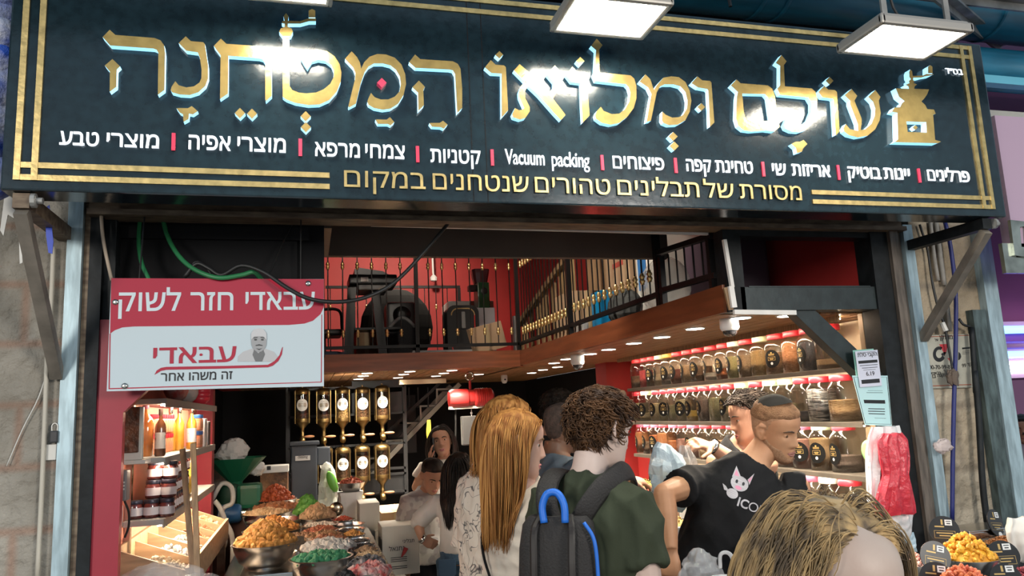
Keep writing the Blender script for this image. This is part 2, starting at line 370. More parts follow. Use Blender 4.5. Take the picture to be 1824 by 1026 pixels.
# red pillar past the end of the jar shelves, dark pillar at the left rear
struct(MB().box((2.50, 6.20, 0), (2.74, 6.45, 2.13)), 'column_red', M_redwall)
struct(MB().box((-.68, 5.30, 0), (-.585, 5.42, 2.128)), 'column_salmon', M_redboard)

# blue duct, flanges and angle steel above the sign
d = thing('air_duct', 'big blue round duct running above the shop sign', 'duct', (1.6, 3.0, 3.58))
d0 = MB().tube([(-3, 2.80, 3.62), (6, 2.80, 3.62)], .155, 24); d0.build('pipe', M_blue, d, True)
for xx in (1.1, 1.95, 2.07, 3.25, 4.2): MB().tube([(xx, 2.80, 3.62), (xx+.02, 2.80, 3.62)], .160, 24).build('seam_band', M_blue, d, True)
d = thing('blue_pipe', 'blue pipe beside the sign corner above the lilac board', 'pipe', (4, 2.9, 3.36))
MB().tube([(2.9, 2.86, 3.33), (6, 2.86, 3.33)], .105, 20).build('pipe', M_blue, d, True)
tag(MB().box((2.86, 2.75, 3.205), (6, 2.80, 3.245)).build('pale_blue_rail', mat('pale_blue', (.12, .42, .55), .5)), 'light blue rail under the blue pipe beside the sign', 'rail')
tag(MB().box((2.9, 2.95, 3.03), (6, 3.0, 3.16)).build('fabric_banner', mat('grey_canvas', (.45, .46, .43), .8, bump=.5, bscale=20)), 'strip of pale canvas just above the lilac board', 'canvas')
for p, q, lab in (((1.3, 2.55, 3.52), (6, 2.55, 3.52), 'long grey angle bar running in front of the blue duct'),
                  ((1.9, 2.45, 3.66), (6, 2.45, 3.66), 'upper grey steel bar along the top edge of the picture'),
                  ((2.25, 2.2, 3.36), (3.6, 3.0, 3.56), 'slanting dark grey strut from lamp to blue duct')):
    tag(MB().beam(p, q, .05, .012).beam(V(*p)+V(0, .02, -.02), V(*q)+V(0, .02, -.02), .012, .045).build('angle_bar', M_greyst), lab, 'steel bar')
tag(MB().beam((-4, 1.75, 3.40), (6, 1.75, 3.40), .10, .16).build('lamp_beam', M_dsteel), 'dark overhead beam that carries the flood lamps', 'beam')
tag(MB().tube(smoothpath([(1.66, 2.62, 3.8), (1.66, 2.6, 3.55), (1.71, 2.62, 3.45), (1.72, 2.62, 3.38)]), .008, 6).build('cable', M_rubber), 'black cable dangling over the blue duct', 'cable')

# ================================================================ MAIN SIGN
YS = 2.46
M_panel = mat('sign_panel', (.009, .021, .028), .16, noise=.35, nscale=30, bump=.02, bscale=40)
def gold_mat(name, rough):
    return mat(name, (.66, .45, .15), rough, .72, noise=.22, nscale=26, bump=.04, bscale=50)
M_gold = gold_mat('gold_leaf', .22); M_goldline = mat('gold_band', (.70, .52, .22), .35, .9, noise=.35, nscale=30, bump=.05)
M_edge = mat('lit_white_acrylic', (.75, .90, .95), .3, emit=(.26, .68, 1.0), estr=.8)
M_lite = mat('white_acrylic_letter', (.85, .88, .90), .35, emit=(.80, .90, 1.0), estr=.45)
M_redac = mat('red_acrylic', (.62, .04, .09), .35)
sign = thing('shop_sign', 'long black sign board with raised gold Hebrew lettering over the shop front', 'sign', (.98, YS+.06, 2.455))
MB().bbox((-.865, YS, 2.455), (2.825, YS+.12, 3.225), .006).build('panel', M_panel, sign)
def sp(px, py, Y): p = at(px, py, Y=Y); return (p[0], p[2])
def trace(name, org, polys, mats, depth=.024, holes=None, label=None, side=1, sc=5.129):
    mb = MB()
    for i, pl in enumerate(polys):
        cv = lambda L: [sp(org[0]+a/sc, org[1]+b/sc, YS-depth) for a, b in L]
        mb.prism(cv(pl), YS-depth, YS-.0005, 0, 'xz', side, [cv(h) for h in (holes or {}).get(i, [])])
    o = mb.build(name, mats, sign); return o
def dia(cx, cy, r): return [(cx-r, cy), (cx, cy-r), (cx+r, cy), (cx, cy+r)]
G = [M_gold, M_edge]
A1, A2, A3, A4, A5, A6, A7 = (170, 30), (370, 40), (600, 60), (850, 60), (1020, 70), (1290, 80), (1500, 70)
trace('letter', A1, [[(65, 185), (130, 118), (182, 165), (540, 193), (595, 215), (628, 262), (636, 330), (630, 668), (570, 712), (575, 330), (560, 302), (530, 290), (135, 262)],
                     [(85, 445), (155, 385), (225, 452), (195, 482), (190, 640), (130, 685), (132, 500)]], G)
trace('letter', A1, [[(760, 240), (825, 178), (872, 222), (985, 232), (1000, 250), (1030, 450), (1030, 560), (1005, 630), (940, 690), (860, 715), (770, 710), (700, 690), (688, 670), (695, 640), (730, 588), (760, 625), (830, 645), (900, 635), (950, 600), (968, 560), (970, 480), (955, 380), (935, 325), (830, 310)]], G)
trace('vowel_mark', A1, [[(740, 835), (770, 833), (845, 835), (880, 815), (935, 862), (890, 892), (855, 885), (850, 935), (805, 960), (800, 890), (770, 875)]], G)
trace('vowel_mark', A1, [dia(1320, 880, 48), dia(1430, 885, 47)], G)
trace('letter', A2, [[(55, 215), (120, 148), (170, 195), (520, 220), (565, 250), (585, 300), (585, 670), (530, 720), (525, 690), (527, 370), (505, 335), (470, 325), (188, 305), (185, 650), (112, 700), (118, 300)]], G)
trace('letter', A2, [[(685, 140), (745, 140), (748, 580), (770, 615), (830, 640), (900, 648), (990, 640), (1060, 610), (1120, 560), (1150, 500), (1152, 440), (1130, 390), (1080, 350), (1010, 338), (950, 355), (912, 420), (875, 365), (850, 320), (870, 285), (930, 255), (1000, 245), (1090, 262), (1160, 310), (1205, 380), (1222, 460), (1215, 540), (1180, 630), (1110, 710), (1020, 750), (920, 755), (800, 735), (720, 705), (685, 680)]], G)
trace('crank_ornament', (0, 0), [[(1275, 145), (1282, 130), (1300, 122), (1300, 108), (1287, 106), (1290, 97), (1300, 95), (1295, 75), (1307, 60), (1318, 75), (1316, 95), (1370, 97), (1410, 83), (1443, 84), (1443, 97), (1412, 97), (1372, 108), (1315, 108), (1315, 122), (1332, 130), (1338, 145), (1328, 165), (1290, 165)], [(1410, 80), (1410, 48), (1425, 41), (1440, 48), (1440, 80)]], G, sc=2.5645)
trace('vowel_mark', A2, [dia(895, 857, 47), dia(897, 957, 47)], G)
trace('letter', A3, [[(75, 230), (135, 160), (185, 215), (212, 265), (222, 320), (250, 260), (300, 210), (370, 185), (450, 190), (530, 220), (590, 280), (625, 370), (632, 460), (610, 560), (560, 640), (490, 685), (420, 695), (340, 680), (290, 650), (278, 625), (285, 600), (312, 540), (345, 580), (400, 600), (470, 600), (530, 575), (570, 530), (585, 460), (575, 390), (540, 330), (490, 290), (420, 272), (340, 272), (290, 300), (255, 350), (220, 450), (175, 640), (110, 675), (105, 665), (165, 420), (170, 360), (150, 310)]], G)
trace('red_dot', A3, [dia(411, 447, 43)], [M_redac, M_redac])
trace('vowel_mark', A3, [[(352, 785), (370, 783), (455, 785), (485, 762), (525, 808), (490, 838), (465, 825), (375, 825)]], G)
trace('letter', A3, [[(660, 260), (715, 190), (762, 232), (1060, 252), (1105, 275), (1130, 320), (1145, 500), (1145, 680), (1100, 725), (1080, 370), (1060, 335), (1030, 328), (718, 312)],
                     [(690, 490), (750, 428), (805, 485), (790, 520), (795, 655), (745, 705), (742, 540)]], G)
trace('vowel_mark', A3, [[(845, 818), (860, 815), (940, 815), (970, 795), (1012, 830), (978, 868), (950, 855), (870, 850)]], G)
trace('letter', A4, [[(70, 308), (125, 240), (168, 283), (245, 290), (262, 305), (283, 700), (225, 765), (222, 365), (130, 360)], [(165, 195), (203, 158), (238, 192), (203, 228)]], G)
trace('letter', A4, [[(335, 335), (388, 278), (430, 315), (560, 420), (690, 590), (808, 742), (765, 790), (700, 720), (560, 560), (465, 470), (400, 400)],
                     [(440, 430), (465, 470), (435, 530), (440, 590), (480, 670), (480, 710), (440, 770), (390, 785), (330, 765), (318, 735), (345, 680), (385, 700), (420, 690), (430, 680), (385, 580), (380, 530), (400, 480)],
                     [(640, 370), (710, 290), (768, 355), (750, 390), (765, 440), (755, 490), (695, 590), (660, 545), (700, 480), (700, 440)]], G)
trace('letter', A4, [[(815, 375), (870, 302), (912, 345), (985, 350), (1000, 365), (1012, 560), (1028, 745), (965, 812), (955, 640), (948, 450), (865, 440)], dia(942, 250, 38)], G)
trace('letter', A4, [[(1040, 112), (1092, 45), (1145, 105), (1115, 145), (1118, 355), (1400, 380), (1435, 410), (1455, 480), (1455, 590), (1430, 680), (1370, 760), (1300, 815), (1220, 832), (1140, 815), (1085, 775), (1078, 745), (1090, 710), (1130, 668), (1155, 705), (1230, 735), (1300, 730), (1350, 690), (1390, 620), (1400, 540), (1385, 490), (1360, 462), (1085, 430), (1060, 370), (1075, 340), (1085, 150)]], G)
trace('letter', A5, [[(610, 385), (665, 320), (710, 365), (735, 440), (745, 460), (775, 410), (830, 350), (900, 338), (970, 345), (1030, 390), (1070, 470), (1085, 560), (1070, 660), (1030, 740), (960, 780), (880, 785), (830, 765), (815, 740), (820, 660), (850, 690), (910, 715), (970, 712), (1010, 690), (1045, 630), (1050, 560), (1030, 480), (985, 430), (920, 412), (840, 412), (800, 430), (770, 480), (745, 600), (715, 745), (675, 755), (720, 500), (690, 440)]], G)
trace('vowel_mark', A5, [dia(918, 888, 42), dia(928, 975, 42)], G)
trace('letter', A5, [[(1085, 400), (1140, 338), (1185, 375), (1255, 380), (1268, 395), (1295, 760), (1255, 800), (1240, 470), (1230, 455), (1145, 440)], dia(1175, 618, 36)], G)
trace('letter', A6, [[(60, 370), (112, 315), (150, 350), (400, 370), (440, 400), (465, 470), (485, 700), (510, 745), (460, 790), (380, 780), (250, 790), (180, 780), (130, 740), (108, 670), (115, 480), (125, 430)]], G,
      holes={0: [[(165, 445), (375, 450), (400, 480), (430, 690), (320, 700), (240, 698), (195, 670), (180, 620)]]})
trace('letter', A6, [[(470, 165), (522, 92), (570, 150), (545, 185), (555, 378), (800, 398), (835, 430), (852, 500), (845, 610), (810, 710), (750, 775), (690, 795), (620, 790), (565, 765), (548, 730), (575, 668), (610, 710), (660, 735), (720, 725), (770, 680), (800, 600), (800, 530), (770, 480), (510, 455), (485, 400), (510, 370), (510, 190)]], G)
trace('vowel_mark', A6, [[(615, 905), (650, 885), (690, 885), (725, 868), (760, 905), (720, 945), (710, 975), (665, 990), (655, 940)]], G)
trace('letter', A6, [[(860, 430), (915, 372), (950, 408), (1010, 412), (1030, 430), (1055, 790), (1020, 825), (1000, 500), (990, 490), (900, 480)], dia(962, 328, 36)], G)
trace('letter', A6, [[(1315, 475), (1380, 412), (1428, 475), (1412, 510), (1430, 620), (1420, 690), (1380, 770), (1310, 830), (1220, 845), (1140, 825), (1095, 790), (1090, 760), (1110, 722), (1150, 770), (1220, 785), (1290, 770), (1345, 720), (1375, 650), (1380, 580), (1360, 520)],
                     [(1100, 460), (1163, 402), (1215, 465), (1190, 510), (1255, 670), (1255, 720), (1245, 790), (1225, 785), (1220, 720), (1150, 540), (1150, 510)]], G)
trace('grinder_emblem', A7, [[(490, 448), (610, 452), (605, 430), (580, 415), (615, 400), (610, 380), (628, 365), (615, 345), (612, 300), (622, 275), (640, 290), (645, 335), (740, 330), (770, 316), (840, 318), (815, 330), (760, 338), (720, 350), (650, 352), (650, 372), (662, 385), (650, 398), (685, 412), (662, 430), (660, 452), (795, 458), (778, 500), (752, 540), (725, 568), (760, 600), (778, 637), (840, 642), (855, 680), (832, 690), (850, 918), (905, 935), (870, 950), (480, 940), (512, 912), (505, 690), (505, 672), (455, 662), (480, 622), (530, 620), (550, 580), (570, 565), (520, 525)],
                             [(785, 312), (785, 250), (805, 236), (825, 250), (827, 312)]], G, depth=.03, holes={0: [[(588, 752), (768, 757), (772, 852), (600, 846)]]})
trace('grinder_knob', A7, [dia(668, 806, 24)], G, depth=.02)
# gold double frame
gl = MB()
def band(p, q, w):
    a = at(*p, Y=YS); b = at(*q, Y=YS); gl.beam(a+V(0, -.003, 0), b+V(0, -.003, 0), w, .006, (0, 1, 0))
xa, xb, zb0, zb1 = at(31, 300, Y=YS)[0], at(63, 290, Y=YS)[0], at(300, 324, Y=YS)[2], at(300, 303, Y=YS)[2]
xr1, xr0, zt1 = at(1768, 370, Y=YS)[0], at(1755, 365, Y=YS)[0], 0
zT0, zT1 = at(1300, 45, Y=YS)[2], at(1300, 63, Y=YS)[2]
xg0, xg1 = at(587, 325, Y=YS)[0], at(1446, 352, Y=YS)[0]
def rect(x0, z0, x1, z1, d=.005): gl.box((x0, YS-d, z0), (x1, YS, z1))
w = .0175
for xx in (xa, xb, xr0-.01, xr1): rect(xx-w/2, zb0-w/2, xx+w/2, zT0+w/2, .0065)
for zz in (zb0, zb1):
    rect(xa, zz-w/2, xg0, zz+w/2); rect(xg1, zz-w/2, xr1, zz+w/2)
for zz in (zT0, zT1): rect(xa, zz-w/2, xr1, zz+w/2)
gl.build('gold_frame', M_goldline, sign)
# white captions, red dividers, gold strap line
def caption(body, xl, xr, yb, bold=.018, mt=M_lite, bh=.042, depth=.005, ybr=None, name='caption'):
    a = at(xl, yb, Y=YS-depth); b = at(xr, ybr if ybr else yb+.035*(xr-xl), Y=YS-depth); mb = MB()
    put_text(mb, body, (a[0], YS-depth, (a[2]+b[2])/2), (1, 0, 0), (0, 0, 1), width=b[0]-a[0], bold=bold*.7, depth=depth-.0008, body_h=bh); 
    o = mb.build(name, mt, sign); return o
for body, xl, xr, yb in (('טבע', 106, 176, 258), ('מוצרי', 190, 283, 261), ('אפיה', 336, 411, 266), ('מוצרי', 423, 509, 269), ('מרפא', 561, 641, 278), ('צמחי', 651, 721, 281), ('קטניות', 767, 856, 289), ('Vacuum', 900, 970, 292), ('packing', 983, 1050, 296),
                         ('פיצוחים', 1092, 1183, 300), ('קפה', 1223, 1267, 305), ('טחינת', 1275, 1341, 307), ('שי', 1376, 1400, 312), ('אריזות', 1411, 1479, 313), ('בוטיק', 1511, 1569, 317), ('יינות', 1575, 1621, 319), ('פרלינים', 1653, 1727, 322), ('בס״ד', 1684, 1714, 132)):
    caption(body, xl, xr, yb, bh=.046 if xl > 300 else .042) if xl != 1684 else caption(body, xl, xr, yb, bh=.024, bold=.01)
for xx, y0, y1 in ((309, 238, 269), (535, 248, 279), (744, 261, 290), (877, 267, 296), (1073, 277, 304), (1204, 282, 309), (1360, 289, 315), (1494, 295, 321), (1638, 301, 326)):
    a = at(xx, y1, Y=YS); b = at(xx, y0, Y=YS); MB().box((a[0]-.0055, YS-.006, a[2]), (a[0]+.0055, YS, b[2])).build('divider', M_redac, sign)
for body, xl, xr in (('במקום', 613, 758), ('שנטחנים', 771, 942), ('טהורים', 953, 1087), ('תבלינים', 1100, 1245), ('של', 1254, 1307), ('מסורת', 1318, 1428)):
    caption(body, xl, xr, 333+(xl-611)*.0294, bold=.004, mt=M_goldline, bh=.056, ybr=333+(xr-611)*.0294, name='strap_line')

for px_ in (838, 863):
    x_ = at(px_, 200, Y=YS)[0]; MB().box((x_-.0015, YS-.0008, 2.458), (x_+.0015, YS, 3.222)).build('panel_seam', M_black, sign)
# flood lamps over the sign
def flood(label, far0, far1, Yf, depth=.235):
    a = at(*far0, Y=Yf); b = at(*far1, Y=Yf); z = (a[2]+b[2])/2; x0, x1 = a[0], b[0]; y1, y0 = Yf, Yf-depth
    t = thing('flood_lamp', label, 'lamp', ((x0+x1)/2, (y0+y1)/2, z), group='flood lamps over the sign')
    MB().bbox((x0, y0, z), (x1, y0+.022, z+.035), .008).bbox((x0, y1-.022, z), (x1, y1, z+.035), .008).bbox((x0, y0, z), (x0+.022, y1, z+.035), .008).bbox((x1-.022, y0, z), (x1, y1, z+.035), .008).bbox((x0+.01, y0+.01, z+.02), (x1-.01, y1-.01, z+.045), .008).build('frame', mat('lamp_housing', (.34, .32, .29), .45, .4), t)
    MB().box((x0+.02, y0+.02, z+.006), (x1-.02, y1-.02, z+.012)).build('diffuser', emitter('lamp_diffuser', (1.0, .93, .78), 38), t)
    xm = (x0+x1)/2; br = MB()
    for xx in (x0+.06, x1-.06): br.beam((xx, y0+.05, z+.04), (xx, y0+.05, 3.5), .022, .008)
    br.build('hanger', M_greyst, t)
    MB().tube(smoothpath([(xm, y0+.08, z+.045), (xm-.05, y0+.1, z+.15), (xm-.07, y0+.06, z+.45)]), .005, 6).build('power_cord', M_rubber, t)
    return t
flood('flood lamp hanging in front of the small grinder emblem', (1490, 98), (1645, 108), 2.22)
flood('flood lamp at the top edge over the middle of the sign', (978, 60), (1145, 72), 2.33, .25)
flood('flood lamp cut off by the top edge near the crank ornament', (432, 1), (592, 15), 2.32)

# brackets under both sign ends
def bracket(label, x, zt, zl):
    t = thing('sign_bracket', label, 'bracket', (x, YF-.02, zl)); 
    MB().beam((x, YS+.02, zt), (x, YF, zt), .045, .045).build('arm', M_rust if x < 0 else M_dsteel, t)
    MB().beam((x, YS+.03, zt-.03), (x, YF-.015, zl), .036, .036).build('strut', mat('grey_brown_strut', (.27, .24, .20), .55, .4, noise=.4, nscale=12), t)
    MB().lathe([(.0, 0), (.022, 0), (.022, .012), (.010, .014), (.010, .03), (0, .03)], (x+.028, YS+.02, zt), 12, axis='x').build('bolt', M_greyst, t)
bracket('rusty triangular bracket under the sign end beside the torn white tape', -.815, 2.43, 1.935)
bracket('dark triangular bracket under the sign end above the cable-covered stone pilaster', 2.74, 2.43, 1.99)

# ================================================================ DOWNLIGHTS AND UNSEEN MEZZANINE SPOTS
M_down = emitter('downlight_lens', (1.0, .93, .80), 9)
dl_px = [(654, 665), (647, 670), (638.5, 675.5), (730, 662), (719, 667), (709, 673), (805, 660), (790.5, 665), (776.5, 670), (853, 667), (947, 664.5), (967, 659), (987, 647), (993, 654), (1009, 640),
         (1051, 631), (1084, 623), (1129, 612), (1179, 601), (1238, 586), (1319, 567), (1403, 563)]
dl0 = thing('downlight', '-', 'ceiling light', (0, 0, 2.128))
MB().lathe([(.030, -.004), (.052, -.004), (.056, 0), (.052, .001)], n=18).build('trim_ring', M_white, dl0, True, local=True)
MB().lathe([(.046, -.0055), (.046, -.002)], n=18).build('lens', M_down, dl0, local=True)
for i, (px, py) in enumerate(dl_px):
    o = dl0 if i == 0 else copy_tree(dl0); p = at(px, py, Z=2.124); o.location = (p[0], p[1], 2.128)
    o['group'] = 'downlights in the plank ceiling'
    if i < 9: o['label'] = ('street-side', 'middle', 'innermost')[i % 3]+' downlight of the three in the plank ceiling '+('next to the acrylic board', 'above the end of the dispenser row', 'above the stair head')[i//3]
    elif i == 9: o['label'] = 'single downlight between the stair head and the small white sensor'
    elif i < 15: o['label'] = ['small downlight nearest the small white sensor', 'second small downlight on from the small white sensor', 'upper downlight of the close pair in the inner corner', 'lower downlight of the close pair in the inner corner', 'small downlight touching the inner side of the inner dome camera'][i-10]
    else: o['label'] = ['lit downlight just streetward of the inner dome camera', 'second lit downlight out from the inner dome camera', 'third lit downlight out from the inner dome camera', 'lit downlight before the one over the jar shelf middle', 'large lit downlight next below the outer dome camera', 'lit downlight right behind the outer dome camera', 'small bright downlight beside the slanted brace top'][i-15]
    lamp('downlight_beam', 'SPOT', (p[0], p[1], 2.10), 56 if i > 14 else 58, (1.0, .86, .68), .04, (p[0], p[1], 0), 125, .8)
lamp('mezzanine_unseen_spot', 'SPOT', (1.1, 7.6, 3.9), 110, (1.0, .84, .68), .08, (1.0, 9.6, 2.7), 105, .8)
lamp('mezzanine_unseen_spot', 'SPOT', (.5, 3.9, 3.7), 130, (1.0, .88, .74), .08, (2.2, 5.2, 2.5), 75, .6)  # added spot behind the bulkhead, brightens the boxes on the side mezzanine
lamp('mezzanine_unseen_spot', 'SPOT', (.6, 3.9, 3.8), 40, (1.0, .88, .74), .08, (.7, 7.0, 2.4), 70, .6)  # added spot, brightens the things behind the street-facing railing

# ================================================================ MEZZANINE RAILINGS
M_iron = mat('black_iron', (.012, .011, .011), .4, .4)
M_brass = mat('brass_knob', (.72, .50, .22), .32, .9)
def baluster(par, x, y, z0, z1, knobs):
    b = MB().tube([(x, y, z0), (x, y, z1)], .005, 6).build('baluster', M_iron, par)
    for zk in knobs:
        MB().lathe([(.007, -.032), (.011, -.030), (.010, -.024), (.017, -.012), (.010, -.001), (.010, .001), (.017, .012), (.010, .024), (.011, .030), (.007, .032)], (x, y, zk), 10).build('brass_knob', M_brass, b, True)
    return b
rl = thing('mezzanine_railing', 'black iron mezzanine railing with brass knobs facing the street in front of the speaker', 'railing', (.9, 6.29, 2.258))
MB().box((-.05, 6.275, 2.30), (1.79, 6.305, 2.325)).build('bottom_rail', M_iron, rl); MB().box((-.05, 6.27, 3.10), (1.79, 6.31, 3.13)).build('top_rail', M_iron, rl)
for xx in (.885, 1.755): MB().box((xx-.016, 6.275, 2.258), (xx+.016, 6.305, 3.10)).build('post', M_iron, rl)
for k in range(15):
    x = .05+.1175*k
    if abs(x-.885) < .04: continue
    baluster(rl, x, 6.29, 2.325, 3.10, (2.425, 2.985))
rr = thing('mezzanine_railing', 'black iron railing with brass knobs along the side mezzanine edge above the jars', 'railing', (1.765, 4.9, 2.252))
MB().box((1.75, 3.56, 2.30), (1.78, 6.26, 2.325)).build('bottom_rail', M_iron, rr); MB().box((1.748, 3.56, 3.10), (1.782, 6.26, 3.13)).build('top_rail', M_iron, rr)
for yy in (4.97, 3.575): MB().box((1.749, yy-.016, 2.252), (1.781, yy+.016, 3.10)).build('post', M_iron, rr)
for k in range(15): baluster(rr, 1.765, 5.06+.080*k, 2.325, 3.10, (2.415, 2.985) if k > 7 else (2.415,))
for k in range(14): baluster(rr, 1.765, 3.68+.092*k, 2.325, 3.10, (2.425,))
rn = thing('mezzanine_railing', 'short low black rail panel at the street end of the side mezzanine', 'railing', (1.765, 3.3, 2.252))
MB().beam((1.765, 3.0, 2.305), (1.765, 3.55, 2.325), .03, .025).build('bottom_rail', M_iron, rn); MB().beam((1.765, 3.0, 2.487), (1.765, 3.55, 2.525), .035, .025).build('top_rail', M_iron, rn)
for yy in (3.53, 3.035): MB().box((1.751, yy-.014, 2.252), (1.779, yy+.014, 2.50)).build('post', M_iron, rn)
for k in range(5): baluster(rn, 1.765, 3.11+.084*k, 2.31, 2.495, ())
ri = thing('stairwell_railing', 'lower inner black railing with dull brass knobs against the red wall', 'railing', (1.0, 8.5, 2.24))
MB().box((.2, 8.485, 3.165), (1.70, 8.515, 3.195)).build('top_rail', M_iron, ri); MB().box((.2, 8.49, 2.35), (1.70, 8.51, 2.37)).build('bottom_rail', M_iron, ri)
for xx in (.50, 1.685): MB().box((xx-.018, 8.48, 2.24), (xx+.018, 8.52, 3.165)).build('post', M_iron, ri)
for k in range(11): baluster(ri, .25+.13*k, 8.5, 2.37, 3.165, (2.95,))

# ================================================================ THINGS UPSTAIRS
M_card = mat('cardboard', (.42, .27, .15), .8, noise=.2, nscale=5); M_card2 = mat('pale_cardboard', (.50, .34, .21), .8, noise=.15, nscale=4)
ZM = 2.24
def w(px, py, Y): return at(px, py, Y=Y)
def cbox(lab, lo, hi, m=None, rz=0, name='cardboard_box', cat='box', group=None, tape=True):
    lo = V(*lo); hi = V(*hi); c = (lo+hi)/2; t = thing(name, lab, cat, (c[0], c[1], lo[2]), rz, group); h = (hi-lo)/2
    MB().bbox((-h[0], -h[1], 0), (h[0], h[1], 2*h[2]), .004).build('carton', m or M_card, t, local=True)
    if tape:
        MB().box((-.022, -h[1]-.001, .5*h[2]), (.022, h[1]+.001, 2*h[2]+.001)).build('packing_tape', mat('packing_tape', (.50, .38, .22), .25), t, local=True)
    return t
# black stand with a flat case on top
Y = 6.95; L0 = w(621, 632, Y); t = thing('equipment_stand', 'black plastic stand with flat black case on top behind the railing', 'stand', ((w(655, 632, Y))[0], Y, ZM))
for (xa_, xb_, ya_, yb_) in ((627, 619, 510, 632), (668, 683, 510, 632)):
    for dy in (-.10, .14):
        p = w(xa_, ya_, Y+dy); q = w(xb_, yb_, Y+dy); q[2] = ZM; MB().beam((p[0], Y+dy, p[2]), (q[0], Y+dy, ZM), .075, .05, (0, 1, 0)).build('leg', M_blackpl, t)
a = w(620, 512, Y); b = w(700, 493, Y)
MB().bbox((a[0], Y-.2, a[2]), (a[0]+.42, Y+.2, a[2]+.085), .012).build('case', M_blackpl, t)
MB().prism([(a[0]+.05, a[2]+.085), (a[0]+.36, a[2]+.085), (a[0]+.30, a[2]+.12), (a[0]+.10, a[2]+.15), (a[0]+.05, a[2]+.14)], Y-.16, Y+.16).build('padded_lid', M_blackpl, t)
MB().box((a[0]+.10, Y-.203, a[2]+.02), (a[0]+.165, Y-.2, a[2]+.06)).build('label_plate', M_white, t)
MB().bbox((a[0]+.08, Y-.17, a[2]-.05), (a[0]+.34, Y+.17, a[2]-.003), .01).build('grey_tray', mat('grey_plastic', (.30, .30, .30), .5), t)
MB().box((a[0]+.05, Y-.09, ZM+.28), (a[0]+.45, Y+.12, ZM+.30)).build('cross_shelf', M_blackpl, t)
# loudspeaker
Y = 7.3; c = w(711, 590, Y); x0, x1 = w(687, 590, Y)[0], w(739, 590, Y)[0]; zt = w(711, 541, Y)[2]
t = thing('loudspeaker', 'black moulded loudspeaker with curved silver grey grille edge behind railing', 'speaker', (c[0], Y, ZM))
MB().bbox((x0, Y-.14, ZM), (x1, Y+.16, zt), .035).build('cabinet', M_blackpl, t, 40)
arc = [(x0+.02+(x1-x0-.04)*k/12, ZM+.34*(zt-ZM)/.62+.09*math.sin(PI*k/12)) for k in range(13)]
MB().prism(arc+[(x1-.02, ZM+.03), (x0+.02, ZM+.03)], Y-.165, Y-.14).build('woofer_grille', mat('grille', (.035, .036, .04), .6, bump=.6, bscale=300), t)
MB().tube([(p[0], Y-.166, p[1]+.012) for p in arc], .016, 6, flat=.4).build('grille_trim', mat('grey_trim', (.20, .20, .20), .5), t)
MB().lathe([(.07, 0), (.085, .012), (.03, .02), (0, .02)], ((x0+x1)/2, Y-.14, zt-.13), 18, axis='y').build('horn', M_blackpl, t, True)
tag(MB().ball((c[0]+.06, 8.0, ZM+.42), .38, 20, sc=(1, .35, 1.1)).build('round_bag', mat('black_cloth', (.006, .006, .006), .9)), 'big rounded black cloth bag behind the loudspeaker', 'bag')
# suitcase-like black case with red and yellow piping
Y = 6.75; c = w(821, 590, Y); hw = .145; zt = w(821, 547, Y)[2]; t = thing('speaker_case', 'black rounded upright case with red and yellow piping on mezzanine', 'case', (c[0], Y, ZM))
def rr_(cx, z0, z1, hw, r, n=6):
    out = []
    for (sx_, zz, a0) in ((1, z1, 0), (-1, z1, 90), (-1, z0, 180), (1, z0, 270)):
        for k in range(n+1):
            an = R_(a0+90*k/n); out.append((cx+sx_*(hw-r)+r*math.cos(an), (zz-r if zz == z1 else zz+r)+r*math.sin(an)))
    return out
MB().prism(rr_(c[0], ZM+.01, zt, hw, .07), Y-.12, Y+.12).build('shell', M_blackpl, t)
pth = rr_(c[0], ZM+.03, zt-.03, hw-.04, .06)
MB().tube([(a_, Y-.122, b_) for a_, b_ in pth[:14]], .006, 5).build('yellow_piping', mat('yellow_piping', (.45, .30, .12), .5), t)
MB().tube([(a_, Y-.122, b_) for a_, b_ in pth[14:]+pth[:1]], .006, 5).build('red_piping', mat('red_piping', (.5, .04, .04), .5), t)
MB().bbox((c[0]-.018, Y-.14, ZM+.25), (c[0]+.018, Y-.12, ZM+.40), .008).build('handle', mat('grey_handle', (.18, .18, .18), .4), t)
# white cabinet, green grinder, box
Y = 7.3; a = w(842, 548, Y); b = w(884, 607, Y)
t = thing('storage_cabinet', 'pale grey cabinet supporting the green grinder upstairs', 'cabinet', ((a[0]+b[0])/2, Y+.2, ZM))
MB().bbox((a[0]-.02, Y, ZM), (b[0], Y+.45, a[2]), .008).build('body', mat('pale_grey_metal', (.52, .50, .52), .45), t)
MB().box((a[0]-.0, Y-.006, ZM+.24), (b[0]-.02, Y, ZM+.25)).box((a[0]+.12, Y-.02, ZM+.17), (b[0]-.1, Y, ZM+.18)).build('drawer_gap', M_blackpl, t)
tag(MB().bbox((w(799, 548, 7.8)[0], 7.8, ZM), (w(880, 548, 7.8)[0], 8.2, w(830, 536, 7.8)[2]), .01).build('white_chest', M_offwhite), 'wide white chest partly hidden behind the piped black case', 'chest')
gx0, gx1, gz = w(853, 548, Y)[0], w(874, 548, Y)[0], a[2]; gt = w(853, 502, Y)[2]
t = thing('coffee_grinder', 'tall narrow green coffee grinder with smoky hopper on the grey cabinet', 'grinder', ((gx0+gx1)/2, Y+.12, gz))
MB().bbox((gx0, Y+.02, gz+.001), (gx1, Y+.22, gt), .01).build('body', mat('green_enamel', (.012, .085, .025), .35), t)
MB().lathe([(.035, 0), (.035, .02), (.02, .025), (0, .025)], ((gx0+gx1)/2, Y+.02, gt-.09), 14, axis='y').build('dial', M_blackpl, t)
MB().lathe([(.065, gt), (.085, gt+.10), (.09, gt+.14), (.06, gt+.145)], ((gx0+gx1)/2-.01, Y+.12, 0), 14, sq=4).build('hopper', mat('smoky_plastic', (.10, .035, .04), .2), t)
